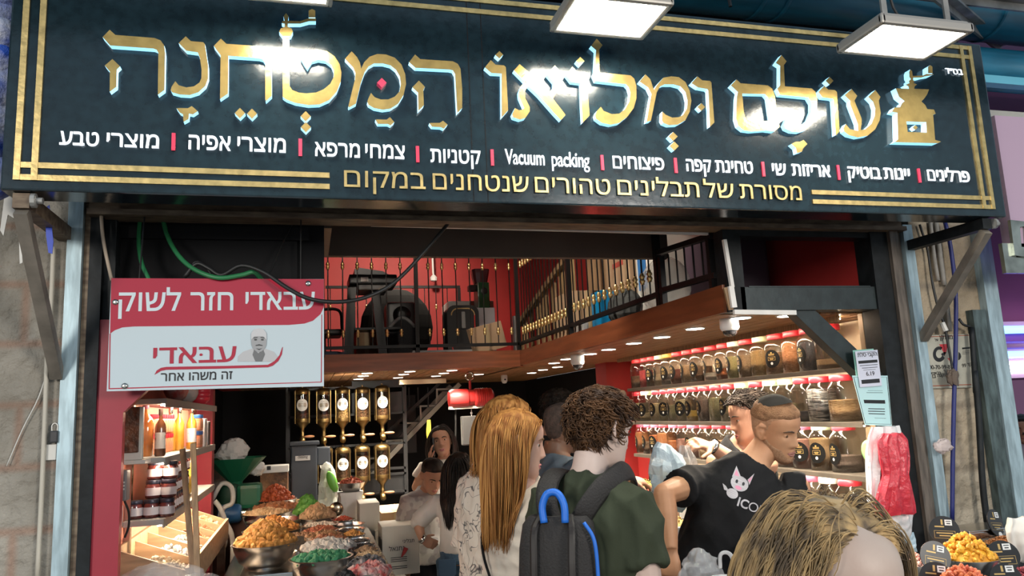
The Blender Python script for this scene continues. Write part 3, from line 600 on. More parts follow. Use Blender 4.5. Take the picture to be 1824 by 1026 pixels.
MB().bbox((gx0-.08, Y+.05, gt-.08), (gx0, Y+.15, gt-.02), .01).build('spout', M_blackpl, t)
cbox('cardboard box between the legs of the black stand upstairs', (w(634, 590, 7.4)[0], 7.4, ZM), (w(672, 590, 7.4)[0], 7.75, w(650, 585, 7.4)[2]))
t = cbox('tilted open cardboard carton at the inner corner of the mezzanine', (1.40, 6.6, ZM), (1.72, 6.95, ZM+.24), M_card2)
t.rotation_euler = (0, R_(-14), R_(10)); t.location.z += .045
tag(MB().bbox((.86, 6.45, ZM), (1.38, 6.62, ZM+.05), .006).build('grey_slab', mat('grey_slab', (.32, .31, .31), .7, noise=.2)), 'flat grey slab lying along the mezzanine edge', 'slab')
t = thing('swivel_chair', 'black swivel chair half hidden by the acrylic shop board upstairs', 'chair', (.10, 7.6, ZM))
MB().bbox((.0, 7.45, ZM+.30), (.33, 7.8, ZM+.36), .02).build('seat', M_blackpl, t)
MB().tube(smoothpath([(.03, 7.46, ZM+.36), (.02, 7.46, ZM+.5), (.10, 7.46, ZM+.54), (.30, 7.48, ZM+.54), (.33, 7.5, ZM+.36)]), .014, 6).build('armrest', M_blackpl, t)
MB().tube([(.16, 7.6, ZM+.30), (.16, 7.6, ZM+.04)], .02, 8).build('column', M_blackpl, t)
for k in range(5): MB().beam((.16, 7.6, ZM+.04), (.16+.2*math.cos(k*1.257), 7.6+.2*math.sin(k*1.257), ZM+.02), .03, .025).build('foot', M_blackpl, t)
tag(MB().ball((.18, 6.55, ZM+.035), .1, 14, sc=(1.6, 1, .35)).build('cloth_heap', mat('blue_grey_cloth', (.05, .06, .09), .9, bump=.6, bscale=30)), 'crumpled dark blue cloth lying under the swivel chair', 'cloth')
t = thing('power_plug', 'white plug hanging on a white flex against the red wall', 'plug', (1.17, 9.3, 3.2))
pz = w(771, 493, 9.3); MB().tube([(pz[0], 9.3, 3.99), (pz[0]+.005, 9.3, 3.5), (pz[0]+.01, 9.3, pz[2])], .012, 6).build('flex', M_white, t)
MB().lathe([(.02, -.05), (.04, -.04), (.045, 0), (.02, .03)], (pz[0]+.01, 9.3, pz[2]-.01), 10).build('plug_body', M_white, t)
# side mezzanine
M_lw = mat('pale_bamboo', (.52, .36, .18), .5, noise=.3, nscale=9, stretch=(8, 8, 1)); xr = 2.05
a = at(924, 578, X=xr); b = at(1010, 458, X=xr); t = thing('wooden_lattice', 'leaning triangle of light wooden slats behind the side railing', 'lattice', (xr, (a[1]+b[1])/2, ZM))
MB().beam(a, b+(b-a)*.1, .05, .045, (1, 0, 0)).build('rail', M_lw, t)
for k in range(14):
    f_ = k/13; q = a+(b-a)*f_; MB().beam((xr+.035+.025*(k % 3), q[1]+.04, ZM), (xr+.03, q[1]-.08+.05*(k % 2), q[2]+.02), .05, .02, (1, 0, 0)).build('slat', M_lw, t)
tag(MB().box((1.94, 7.10, ZM), (1.96, 7.16, ZM+.42)).build('grey_board', mat('grey_plank', (.26, .25, .25), .6)), 'narrow grey board standing before the wooden slats', 'board')
tallbox = cbox('tall cardboard box with red print upstairs behind the side railing', (2.13, 4.74, ZM), (2.50, 5.16, 3.05), M_card2, tape=False)
cbox('brown cardboard box beside the tall red-printed box upstairs', (2.16, 5.22, ZM), (2.54, 5.62, 3.0), M_card)
cbox('open pale cardboard box before the brown box upstairs', (1.86, 5.22, ZM), (2.14, 5.60, ZM+.36), M_card2)
pr_ = MB()
for k in range(3): pr_.box((2.126, 4.80+.02*k, 2.86-.07*k), (2.129, 5.02, 2.895-.07*k))
pr_.build('red_print', mat('red_print', (.42, .07, .05), .7), tallbox)
t = cbox('white carton with blue label beside the clear plastic bag upstairs', (2.15, 4.30, ZM), (2.5, 4.68, 2.92), M_offwhite, tape=False)
MB().box((2.145, 4.52, 2.50), (2.15, 4.64, 2.72)).build('blue_label', mat('blue_label', (.03, .16, .42), .5), t)
tag(MB().bbox((1.92, 4.80, ZM), (2.04, 4.98, ZM+.30), .03).build('blue_bag', mat('blue_plastic', (.0, .19, .42), .4, bump=.4, bscale=15), smooth=50), 'bright blue plastic bag between cardboard boxes behind the railing', 'bag')
tag(MB().ball((1.97, 4.50, ZM+.127), .14, 16, sc=(.7, 1.3, .9)).build('grey_sack', mat('dark_grey_cloth', (.045, .05, .05), .8, bump=.6, bscale=22)), 'dark grey sack beside the blue bag behind the railing', 'sack')
tag(MB().ball((2.0, 3.97, ZM+.176), .175, 18, sc=(.8, 1.0, 1.0)).build('clear_bag', film('clear_film', (.72, .70, .66), .45), smooth=True), 'stuffed clear plastic bag near the street end of the mezzanine', 'bag')
tag(MB().bbox((2.2, 3.68, ZM), (2.5, 4.1, ZM+.46), .02).build('mauve_crate', mat('mauve_plastic', (.07, .045, .065), .5)), 'dull mauve crate behind the clear bag on the mezzanine', 'crate')
tag(MB().bbox((1.86, 5.00, ZM), (1.91, 5.18, ZM+.10), .01).build('white_tray', mat('pale_tray', (.40, .38, .36), .5)), 'pale shallow tray at the mezzanine edge by the middle post', 'tray')

# ================================================================ JAR SHELVES (right side)
M_shelf = mat('shelf_metal', (.19, .165, .135), .4, .5, noise=.25, nscale=8); M_strip = emitter('shelf_light_strip', (1.0, .85, .64), 40)
struct(MB().box((2.735, 3.08, .9), (2.742, 5.95, 2.128)), 'trim_17', mat('shelf_backing', (.50, .40, .28), .35, .1, noise=.2, nscale=3))
struct(MB().box((2.53, 3.03, .9), (2.74, 3.06, 2.128)).box((2.50, 3.02, .9), (2.53, 3.06, 1.60)), 'trim_18', mat('brown_upright', (.25, .17, .10), .5, .2))
for z, y1, lab in ((1.885, 5.80, 'highest'), (1.622, 5.78, 'second highest'), (1.372, 5.76, 'third'), (1.105, 5.70, 'lowest visible')):
    t = thing('jar_shelf', f'{lab} metal shelf of spice jars with a light strip beneath', 'shelf', (2.63, 4.45, z-.02))
    MB().bbox((2.515, 3.09, z-.014), (2.735, y1, z), .003).box((2.512, 3.09, z-.024), (2.516, y1, z-.002)).build('board', M_shelf, t)
    MB().box((2.535, 3.12, z-.021), (2.550, y1-.05, z-.0145)).build('light_strip', M_strip, t)
struct(MB().box((2.44, 3.09, 2.098), (2.452, 5.8, 2.128)), 'trim_23', M_wood)  # ledge added to hide the ceiling strip
tag(MB().box((2.462, 3.12, 2.112), (2.482, 5.75, 2.120)).build('light_strip', M_strip), 'added unseen light strip behind the wooden ledge above the highest jar shelf', 'light strip')  # strip added under the ceiling to brighten the top row of jars
M_jar = glass('clear_jar_plastic', (.97, .96, .94), .07, .08)
M_lidr = mat('red_lid', (.60, .035, .055), .35); M_lidg = mat('pale_green_lid', (.50, .62, .40), .4); M_lido = mat('orange_lid', (.66, .28, .05), .4); M_lidw = mat('white_lid', (.66, .64, .58), .4); M_lidp = mat('pink_lid', (.62, .10, .18), .4)
M_lab = mat('black_label', (.005, .005, .005), .6, spec=.2); M_labg = mat('gold_print', (.50, .34, .12), .4, .3)
def grain(name, c, c2=None, sc=110, rough=.8, bump=.9): return mat('spice_'+name, c, rough, noise=.5, nscale=sc, color2=c2, bump=bump, bscale=sc, detail=2)
CON = {'brownbean': grain('brown_beans', (.20, .10, .05)), 'pink': grain('pink_red', (.55, .06, .07)), 'brown': grain('brown', (.23, .13, .07)), 'beige': grain('beige', (.55, .42, .26)), 'grey': grain('grey', (.30, .27, .24)),
       'dred': grain('dark_red', (.20, .05, .03)), 'tan': grain('tan', (.42, .28, .15)), 'cream': grain('cream', (.66, .60, .50)), 'orange': grain('orange_powder', (.56, .17, .05), sc=300), 'seed': grain('green_yellow_seeds', (.45, .40, .17), (.25, .22, .08)),
       'gold': grain('golden_grain', (.52, .33, .12), sc=150), 'nut': grain('nuts', (.44, .26, .13), (.24, .12, .05), sc=60), 'almond': grain('orange_nuts', (.52, .24, .10), (.30, .12, .04), sc=60), 'dark': grain('dark_seeds', (.05, .045, .05)),
       'khaki': grain('khaki', (.36, .29, .15)), 'olive': grain('olive', (.27, .24, .12)), 'yellow': grain('yellow_powder', (.62, .40, .07), sc=300), 'umber': grain('umber', (.16, .11, .085)), 'white': grain('white', (.72, .68, .60)),
       'stripe': mat('black_and_white_rolls', (.012, .012, .014), .3, noise=1, nscale=14, color2=(.62, .60, .58), stretch=(1, 1, 7), thresh=(.52, .6)), 'chips': grain('tan_chips', (.52, .34, .17), (.28, .15, .06), sc=45),
       'orange2': grain('deep_orange_powder', (.62, .24, .08), sc=300), 'pinkbrown': grain('pinkish_brown', (.42, .20, .15), sc=260), 'ltbrown': grain('light_brown_powder', (.46, .29, .14), sc=260)}
WORDS = {'brownbean': 'brown beans', 'pink': 'pink-red grains', 'brown': 'brown spice', 'beige': 'beige grains', 'grey': 'grey leaves', 'dred': 'dark red berries', 'tan': 'tan spice', 'cream': 'cream powder', 'orange': 'orange powder', 'seed': 'green-yellow seeds', 'gold': 'golden grain', 'nut': 'tan nuts', 'almond': 'orange-brown nuts', 'dark': 'dark seeds', 'khaki': 'khaki spice', 'olive': 'olive herbs', 'yellow': 'yellow powder', 'umber': 'umber powder', 'white': 'white grains', 'stripe': 'black and white rolls', 'chips': 'tan chips', 'orange2': 'deep orange powder', 'pinkbrown': 'pinkish brown powder', 'ltbrown': 'light brown powder'}
JR, JH = .062, .232
jbody = MB().lathe([(JR*.93, 0), (JR, .008), (JR, .15), (JR*.99, .163), (JR*.90, .180), (JR*.74, .194), (JR*.72, .206)], n=24, sq=2.6, cap=False).mesh('jar_body', M_jar, True)
jcon = MB().lathe([(JR*.88, .004), (JR*.95, .012), (JR*.95, .985), (JR*.5, 1.01), (0, 1.0)], n=20, sq=2.6).mesh('contents', CON['tan'], 50)
jlid = MB().lathe([(JR*.78, .200), (JR*.80, .203), (JR*.80, .226), (JR*.76, .231), (0, .2315)], n=24).mesh('lid', M_lidr, 40)
def jar_label_mesh():
    mb = MB(); n = 24; pts = []; r = JR*1.012; zc = .088
    def cyl(u, v_, rr=r):
        a = PI+u/rr; ca, sa = math.cos(a), math.sin(a); qq = (abs(ca)**2.6+abs(sa)**2.6)**(-1/2.6); return (rr*qq*ca, rr*qq*sa, zc+v_)
    K = 6; vv = [cyl(0, 0)]
    for k in range(1, K+1):
        for i in range(n): vv.append(cyl(.041*k/K*math.cos(2*PI*i/n), .052*k/K*math.sin(2*PI*i/n)))
    ff = [(0, 1+i, 1+(i+1) % n) for i in range(n)]+[(1+(k-1)*n+i, 1+k*n+i, 1+k*n+(i+1) % n, 1+(k-1)*n+(i+1) % n) for k in range(1, K) for i in range(n)]
    mb.add(vv, ff, 0); r2 = r*1.006
    def patch(u0, u1, v0, v1, mi):
        m = 5; vv = [cyl(u0+(u1-u0)*i/m, v, r2) for v in (v0, v1) for i in range(m+1)]; mb.add(vv, [(i, i+1, m+2+i, m+1+i) for i in range(m)], mi)
    for v in (.026, .020): patch(-.016, .016, v, v+.003, 1)
    for a in ((-.02, .02, .011, .0125), (-.02, .02, -.009, -.0075), (-.02, -.0185, -.009, .012), (.0185, .02, -.009, .012)): patch(*a, 1)
    patch(-.012, .012, .001, .005, 1); patch(-.009, .009, -.005, -.002, 1); patch(-.004, .004, .031, .038, 1)
    vv = [cyl(.007*math.cos(2*PI*i/10), -.026+.008*math.sin(2*PI*i/10), r2) for i in range(10)]; mb.add(vv, [tuple(range(10))], 2)
    return mb.mesh('label', [M_lab, M_labg, M_white])
jlab = jar_label_mesh()
LID = {'r': (M_lidr, 'red'), 'g': (M_lidg, 'pale green'), 'o': (M_lido, 'orange'), 'w': (M_lidw, 'white'), 'p': (M_lidp, 'pink')}
def put_jar(x, y, z, lid, con, fill, lab, s, label, group, rz=None):
    t = thing('spice_jar', label, 'jar', (x, y, z), 0 if rz is None else rz, group); t.scale = (s[0], s[0], s[1])
    for nm, me, m in (('jar_body', jbody, None), ('contents', jcon, CON[con]), ('lid', jlid, LID[lid][0])):
        o = bpy.data.objects.new(nm, me); COL.objects.link(o); o.parent = t
        if m is not None: o.material_slots[0].link = 'OBJECT'; o.material_slots[0].material = m
        if nm == 'contents': o.scale = (1, 1, .178*fill)
    if lab:
        o = bpy.data.objects.new('label', jlab); COL.objects.link(o); o.parent = t
    return t
S1 = [(48, 'r', 'brownbean', .55, 0), (92, 'r', 'pink', .75, 0), (130, 'r', 'brown', .5, 1), (172, 'g', 'beige', .5, 1), (218, 'o', 'grey', .4, 1), (268, 'r', 'dred', .6, 1), (325, 'r', 'tan', .7, 1), (382, 'r', 'brown', .6, 1), (452, 'r', 'cream', .3, 1), (518, 'r', 'orange', .4, 1),
      (577, 'w', 'seed', .78, 1), (643, 'r', 'tan', .75, 1), (720, 'g', 'gold', .85, 0), (803, 'r', 'nut', .7, 1), (893, 'r', 'almond', .95, 0), (985, 'r', 'dark', .9, 1), (1085, 'r', 'ltbrown', .3, 0)]
S2 = [(55, 'r', 'khaki', .8, 1), (103, 'g', 'khaki', .35, 1), (162, 'r', 'khaki', .75, 1), (207, 'r', 'olive', .65, 1), (252, 'r', 'olive', .65, 1), (300, 'r', 'khaki', .85, 1), (358, 'r', 'yellow', .4, 1), (420, 'r', 'umber', .8, 1), (484, 'r', 'olive', .85, 0), (548, 'r', 'khaki', .7, 1),
      (622, 'g', 'white', .6, 0), (700, 'r', 'white', .6, 0), (778, 'g', 'beige', .6, 1), (862, 'g', 'beige', .55, 1), (945, 'r', 'dark', .3, 0), (1037, 'r', 'stripe', .95, 0), (1150, 'r', 'chips', .6, 0)]
S3 = [(80, 'p', 'orange2', .9, 1), (118, 'p', 'brown', .5, 1), (158, 'p', 'orange', .8, 1), (205, 'r', 'orange2', .9, 0), (258, 'p', 'orange', .6, 0), (308, 'r', 'pinkbrown', .7, 0), (358, 'p', 'pinkbrown', .5, 1), (428, 'r', 'tan', .6, 0), (497, 'r', 'tan', .7, 1), (575, 'r', 'cream', .6, 0), (660, 'r', 'orange', .6, 0), (750, 'r', 'pinkbrown', .7, 1),
      (855, 'p', 'pinkbrown', .8, 1), (945, 'p', 'pinkbrown', .85, 1), (1045, 'g', 'ltbrown', .9, 1), (1158, 'r', 'umber', .45, 1)]
S4 = [(905, 'w', 'white', .7, 0), (992, 'p', 'white', .6, 0), (1085, 'w', 'white', .7, 0), (1190, 'r', 'cream', .5, 0)]
NUM = ['first', 'second', 'third', 'fourth', 'fifth', 'sixth', 'seventh', 'eighth', 'ninth', 'tenth', 'eleventh', 'twelfth', 'thirteenth', 'fourteenth', 'fifteenth', 'sixteenth', 'seventeenth']
for nm, row, z, py in (('top', S1, 1.885, 640), ('second', S2, 1.622, 720), ('third', S3, 1.372, 790), ('bottom', S4, 1.105, 880)):
    ys = [at(1120+c/3.017, py, X=2.615)[1] for c, *_ in row]
    for i, (c, lid, con, fill, lab) in enumerate(row):
        gap = min(abs(ys[i]-ys[j]) for j in (i-1, i+1) if 0 <= j < len(row)); s = min(1.15, max(.85, gap/2/JR*1.01)); h = 1.0
        if nm == 'third' and i > 11: h = 1.02
        put_jar(2.62, ys[i], z+.001, lid, con, fill, lab, (s, h), f'{LID[lid][1]}-lidded jar of {WORDS[con]}, {NUM[len(row)-1-i]} on the {nm} jar shelf from the street', f'spice jars on the {nm} shelf', random.uniform(-.35, .55))
put_jar(2.36, 5.0, 1.141, 'w', 'yellow', .95, 1, (1.1, 1.0), 'glowing yellow jar on the counter beneath the orange powder jars', 'jars on the side counter', .4)
tag(MB().lathe([(.035, 0), (.05, .006), (.05, .014), (.0, .016)], (0, 0, 0), 18, axis='x').build('green_scoop', mat('lime_plastic', (.25, .55, .18), .4)), 'round lime green scoop beside the last jar of umber powder', 'scoop').location = (2.53, 3.10, 1.49)

# ================================================================ LEFT SHELVES AND GOODS
XL = -.68
M_strip2 = emitter('left_shelf_light', (1.0, .78, .56), 70)
for z, y1, lab in ((1.862, 5.05, 'upper shelf of the left stand under the acrylic board'), (1.634, 5.0, 'middle shelf of the left stand carrying bottles'), (1.400, 5.0, 'lower shelf of the left stand carrying jam jars')):
    t = thing('goods_shelf', lab, 'shelf', (-.6, 4.1, z-.02)); MB().bbox((XL+.002, 3.29, z-.022), (-.535, y1, z), .003).box((-.539, 3.29, z-.034), (-.534, y1, z-.002)).build('board', mat('grey_shelf', (.40, .40, .38), .45, .3), t)
    MB().box((-.56, 3.32, z-.029), (-.545, y1-.05, z-.0225)).build('light_strip', M_strip2, t)
for yy in (3.34, 4.95): tag(MB().box((XL+.001, yy-.015, .9), (XL+.022, yy+.015, 2.1)).build('shelf_upright', M_chrome), 'slotted chrome upright of the left shelves at the ' + ('street end' if yy < 4 else 'inner end'), 'upright')
M_jamglass = glass('jam_glass', (.95, .95, .95), .08, .05)
jamlab = mat('jam_label', (.68, .64, .66), .5, noise=.7, nscale=22, color2=(.30, .12, .20), thresh=(.58, .66), stretch=(1, 1, 2))
def jam_proto():
    t = thing('jam_jar', '-', 'jar'); r = .029
    MB().lathe([(r*.9, 0), (r, .006), (r, .046), (r*.9, .054), (r*.86, .058)], n=16).build('jar_body', mat('jam_fill', (.16, .035, .03), .12, noise=.5, nscale=20, coat=.6), t, True, local=True)
    MB().lathe([(r*.93, .056), (r*.95, .058), (r*.95, .068), (r*.9, .070), (0, .070)], n=16).build('lid', mat('dark_blue_lid', (.03, .03, .05), .35, .3), t, 40, local=True)
    MB().lathe([(r*1.01, .012), (r*1.01, .042)], n=16, cap=False).build('label', jamlab, t, True, local=True); return t
jam = jam_proto(); spots = []
row_words = ('bottom', 'middle', 'top')
for lv in range(3):
    for k in range(3 if lv == 0 else 2): spots.append((lv, -.685+.034+.058*(k+(1 if lv else 0)), 3.37+.03*lv, 'front', k))
    for k in range(9): spots.append((lv, -.567, 3.43+.03*lv+.064*(k), 'side', k))
for i, (lv, x, y, wh, k) in enumerate(spots):
    o = jam if i == 0 else copy_tree(jam); o.location = (x, y, 1.4005+.0712*lv); o.rotation_euler.z = random.uniform(-.5, .3); o['group'] = 'jam jars on the lower left shelf'
    if wh == 'front': o['label'] = f'small labelled jam jar facing the street, {NUM[k]} from the wall in the {row_words[lv]} layer'
    else: o['label'] = f'small labelled jam jar, {NUM[k]} behind the street-facing row in the {row_words[lv]} layer'
for i, (x, y) in enumerate([(-.635, 3.50), (-.635, 3.57), (-.635, 3.64), (-.635, 3.71)]): pass
def bottle(lab, x, y, z, r, h, m, cap, labm=None, sq=2.0, name='oil_bottle'):
    t = thing(name, lab, 'bottle', (x, y, z)); MB().lathe([(r*.9, 0), (r, .006), (r, h*.60), (r*.85, h*.68), (r*.35, h*.78), (r*.32, h*.90)], (x, y, z), 18, sq=sq).build('bottle_body', m, t, 60)
    MB().lathe([(r*.38, h*.86), (r*.40, h*.87), (r*.40, h), (0, h)], (x, y, z), 14).build('cap', cap, t, 40)
    if labm: MB().lathe([(r*1.01, h*.16), (r*1.01, h*.50)], (x, y, z), 18, cap=False, sq=sq).build('label', labm, t, True)
    return t
M_amber = mat('amber_glass', (.20, .055, .012), .08, noise=.5, nscale=9, coat=.8, color2=(.45, .16, .03)); M_brownglass = mat('brown_glass', (.10, .035, .015), .08, coat=.8)
bottle('large square amber oil bottle with purple cap on the left shelf', -.640, 3.46, 1.6345, .031, .222, M_amber, mat('purple_cap', (.16, .03, .07), .35), None, 3)
bottle('slim brown bottle with pale label on the left shelf', -.572, 3.40, 1.6345, .021, .188, M_brownglass, mat('dark_cap', (.04, .02, .015), .4), mat('pale_label', (.62, .60, .56), .5, noise=.5, nscale=30, color2=(.35, .2, .15), thresh=(.55, .62)))
bottle('tall pink-red bottle by the wall behind the amber bottle', -.66, 3.56, 1.6345, .018, .215, mat('pink_red_glass', (.55, .05, .06), .1, coat=.5), M_lidr)
M_gold2 = mat('golden_oil', (.68, .33, .04), .08, coat=.8, noise=.3, nscale=12)
for k, (x, y) in enumerate(((-.63, 4.0), (-.60, 4.06), (-.565, 4.22))): bottle(['golden oil bottle with foil cap nearest the shelf wall', 'golden oil bottle with foil cap in the middle of its trio', 'golden syrup bottle with white label nearest the shelf edge'][k], x, y, 1.6345, .024, .205, M_gold2, M_chrome, jamlab if k == 2 else None)
M_redj = mat('orange_red_goods', (.62, .16, .07), .3, noise=.5, nscale=16, color2=(.70, .30, .16))
rj = thing('goods_jar', '-', 'jar'); MB().lathe([(.026, 0), (.029, .006), (.029, .06), (.026, .066)], n=14).build('jar_body', M_redj, rj, True, local=True); MB().lathe([(.029, .066), (.030, .068), (.030, .084), (0, .085)], n=14).build('lid', M_lidr, rj, 40, local=True)
MB().lathe([(.0295, .015), (.0295, .05)], n=14, cap=False).build('label', mat('orange_label', (.66, .30, .17), .5, noise=.4, nscale=30), rj, True, local=True)
n_ = 0
for lv in range(2):
    for k in range(7):
        o = rj if n_ == 0 else copy_tree(rj); n_ += 1; o.location = (-.640, 3.62+.062*k, 1.6345+.0865*lv); o['group'] = 'red-lidded jars at the back of the middle shelf'
        o['label'] = f'red-lidded orange jar, {NUM[k]} of the {"upper" if lv else "lower"} row behind the bottles'
M_bluelid = mat('blue_lid', (.03, .12, .40), .4)
for k in range(4):
    o = copy_tree(rj); o.location = (-.565, 4.36+.066*(k % 2), 1.6345+.0865*(k//2)); o['group'] = 'blue-lidded jars beside the white carton'
    o['label'] = ['lower blue-lidded jar on the shelf edge nearer the street', 'lower blue-lidded jar on the shelf edge next to the white carton', 'upper blue-lidded jar on the shelf edge nearer the street', 'upper blue-lidded jar on the shelf edge next to the white carton'][k]
    for ch in o.children:
        if ch.name.startswith('lid'): ch.material_slots[0].link = 'OBJECT'; ch.material_slots[0].material = M_bluelid
tag(MB().bbox((-.60, 4.50, 1.6345), (-.535, 4.60, 1.785), .003).box((-.605, 4.499, 1.65), (-.57, 4.4985, 1.75)).build('white_carton', M_white), 'upright white carton at the edge of the middle left shelf', 'carton')
tag(MB().bbox((-.60, 4.70, 1.6345), (-.54, 4.80, 1.77), .006).build('dark_tin', mat('dark_tin', (.12, .11, .11), .35, .5)), 'dark grey tin behind the white carton on the left shelf', 'tin')
t = thing('packet', 'dark brown packet in a pale frame at the street end of the left shelf', 'packet', (-.665, 3.25, 1.62))
MB().bbox((-.676, 3.20, 1.632), (-.60, 3.225, 1.83), .004).build('pale_frame', M_offwhite, t); MB().bbox((-.672, 3.19, 1.66), (-.612, 3.20, 1.83), .003).build('contents', mat('dried_pods', (.20, .085, .045), .5, noise=.7, nscale=30, bump=.8, bscale=40), t)
struct(MB().box((XL, 3.18, 1.618), (-.585, 3.29, 1.632)), 'trim_19', M_offwhite)
for k in range(3):
    tag(MB().lathe([(.028, 0), (.05, .02), (.056, .045), (.052, .045), (.03, .01)], (-.58, 4.62+.02*k, 1.863+.022*k), 18, cap=False).build('red_bowl', M_lidr, None, True), ['lowest', 'middle', 'topmost'][k]+' red plastic bowl of the nest on the upper left shelf', 'bowl', 'red bowls nested on the upper left shelf')
tag(MB().ball((-.60, 4.30, 1.925), .062, 14, sc=(.9, 1.4, 1)).build('white_bag', film('white_film', (.8, .76, .72), .8), smooth=True), 'crumpled white bag next to the red bowls on the upper shelf', 'bag')
tag(MB().ball((-.60, 3.95, 1.925), .062, 14, sc=(.9, 1.6, 1)).build('red_white_bag', mat('red_white_film', (.70, .55, .50), .3, noise=1, nscale=14, color2=(.55, .06, .06), bump=.5, bscale=20), smooth=True), 'red and white packet lying on the upper left shelf', 'bag')
yb = MB(); yb.ball((-.61, 4.30, 1.49), .10, 18, sc=(.62, 1.9, 1.0)); o = yb.build('yellow_bag', mat('yellow_film', (.72, .48, .05), .3, bump=.8, bscale=26), smooth=True); tag(o, 'crumpled yellow plastic bag behind the jam jars', 'bag')
t = thing('entry_phone', 'grey intercom unit on the salmon wall beside the red jamb', 'intercom', (-.67, 3.2, 1.49))
MB().bbox((-.679, 3.13, 1.49), (-.635, 3.19, 1.60), .006).build('body', mat('grey_intercom', (.16, .15, .15), .45), t)
for k in range(3): MB().box((-.66, 3.126, 1.53+.012*k), (-.642, 3.131, 1.536+.012*k)).build('button', M_offwhite, t)
tag(MB().bbox((-.679, 3.12, 1.40), (-.65, 3.16, 1.475), .004).build('wall_socket', M_offwhite), 'white socket box under the grey intercom', 'socket')
tag(MB().tube(smoothpath([(-.645, 3.15, 1.49), (-.63, 3.15, 1.45), (-.628, 3.15, 1.40), (-.64, 3.15, 1.36)]), .004, 6).build('cord', M_rubber), 'thin black cord hanging from the intercom', 'cord')
# slanted bin rack with dividers
M_ply = mat('plywood', (.46, .30, .17), .6, noise=.35, nscale=7, stretch=(1, 6, 6))
bn = thing('bin_rack', 'slanting wooden bin rack with dried goods below the left shelves', 'rack', (-.55, 4.0, 1.15))
def slope(x): return 1.215+(x+.44)/(-.67+.44)*.085
x0, x1 = -.672, -.44
MB().prism([(x0, slope(x0)-.10), (x1, slope(x1)-.10), (x1, slope(x1)-.088), (x0, slope(x0)-.088)], 3.22, 4.75).build('bottom', M_ply, bn)
MB().box((x1-.004, 3.22, slope(x1)-.10), (x1+.010, 4.75, slope(x1)+.008)).build('front_board', M_ply, bn)
MB().box((x0-.006, 3.22, slope(x0)-.10), (x0+.006, 4.75, slope(x0)+.02)).build('back_board', M_ply, bn)
for k in range(7):
    yy = 3.22+1.53*k/6; MB().prism([(x0, slope(x0)-.09), (x1, slope(x1)-.09), (x1, slope(x1)), (x0, slope(x0)+.005)], yy-.006, yy+.006).build('divider', M_ply, bn)
for xx in (x0+.03, x1-.02):
    for yy in (3.3, 4.68): MB().box((xx-.02, yy-.02, 0), (xx+.02, yy+.02, slope(xx)-.09)).build('leg', M_ply, bn)
def heap(mb, cx, cy, z, rx, ry, h, piece, n, seed=1, flat=.6, base=True, squash=1.0):
    """mound of separate small pieces on a solid core"""
    rg = np.random.default_rng(seed)
    if base:
        K, N = 7, 22; vv = []; ff = []
        for i in range(K+1):
            q = i/K
            for k in range(N): a = 2*PI*k/N; vv.append((cx+rx*q*math.cos(a), cy+ry*q*math.sin(a), z+h*(1-q**1.5)*.92))
        ff = [(i*N+k, (i+1)*N+k, (i+1)*N+(k+1) % N, i*N+(k+1) % N) for i in range(K) for k in range(N)]; mb.add(vv, ff)
    for _ in range(n):
        q = math.sqrt(rg.random())*.97; a = rg.random()*2*PI; s = piece*(.7+.6*rg.random())
        c = (cx+rx*q*math.cos(a), cy+ry*q*math.sin(a), z+h*(1-q**1.5)+s*.45)
        mb.ball(c, s, 6, sc=(1, .55+.4*rg.random(), flat), rot=(rg.random()*6, rg.random()*6, rg.random()*6))
goods = [((.62, .50, .34), 'pale dried flakes in the street-end bin'), ((.66, .62, .58), 'white flour-like goods in the second bin'), ((.70, .67, .63), 'white packets in the third bin from the street'), ((.50, .28, .15), 'brown dried goods in the fourth bin'), ((.42, .20, .10), 'dark brown goods in the fifth bin'), ((.64, .46, .27), 'pale shavings in the innermost bin')]
for k, (c, lab) in enumerate(goods):
    mb = MB(); yc = 3.22+1.53*(k+.5)/6; heap(mb, -.555, yc, 1.19, .095, .108, .058, .013, 90, 30+k, .4)
    tag(mb.build('dried_goods', mat(f'bin_goods_{k}', c, .8, noise=.35, nscale=40)), lab, 'dried goods', kind='stuff')
for (a, b, lab) in (((325, 800, 3.28), (347, 1060, 3.16), 'thin wooden pole leaning across the bin rack'), ((344, 790, 3.22), (353, 1060, 3.14), 'second thin wooden pole crossing the first before the bins')):
    p = at(a[0], a[1], Y=a[2]); q = at(b[0], b[1], Y=b[2]); q2 = p+(q-p)*(p[2]/(p[2]-q[2])); tag(MB().beam(p, (q2[0], q2[1], 0), .020, .014, (0, 1, 0)).build('wooden_pole', M_wood), lab, 'pole')
def crumple(lab, c, r, sc, m, name='plastic_bag', seed=0, amp=.22, cat='bag', n=26):
    mb = MB(); mb.ball((0, 0, 0), r, n, sc=sc); rg = np.random.default_rng(seed); v = mb.v[0]; dirs = rg.normal(size=(26, 3)); ph = rg.random(26)*6; fr = rg.uniform(2.5, 11, 26)/r
    u_ = v/np.linalg.norm(v, axis=1, keepdims=True); dsp = sum(np.abs(np.sin(u_ @ (dirs[i]/np.linalg.norm(dirs[i]))*fr[i]*r+ph[i]))/fr[i] for i in range(26))
    dsp = (dsp-dsp.mean())/(dsp.std()+1e-9); mb.v[0] = v*(1+amp*.35*dsp[:, None])+np.array(c); return tag(mb.build(name, m, smooth=18), lab, cat)
crumple('pile of clear plastic bags at the foot of the red jamb', (-.50, 3.05, 1.18), .15, (1.05, .55, .62), film('clear_film2', (.8, .8, .8), .20), seed=3)
crumple('second clear plastic bag beside the bag pile under the bins', (-.40, 3.14, 1.15), .12, (1.0, .6, .5), film('clear_film2'), seed=9)
struct(MB().box((-.69, 3.0, .0), (-.33, 3.21, 1.085)), 'trim_20', M_ply)

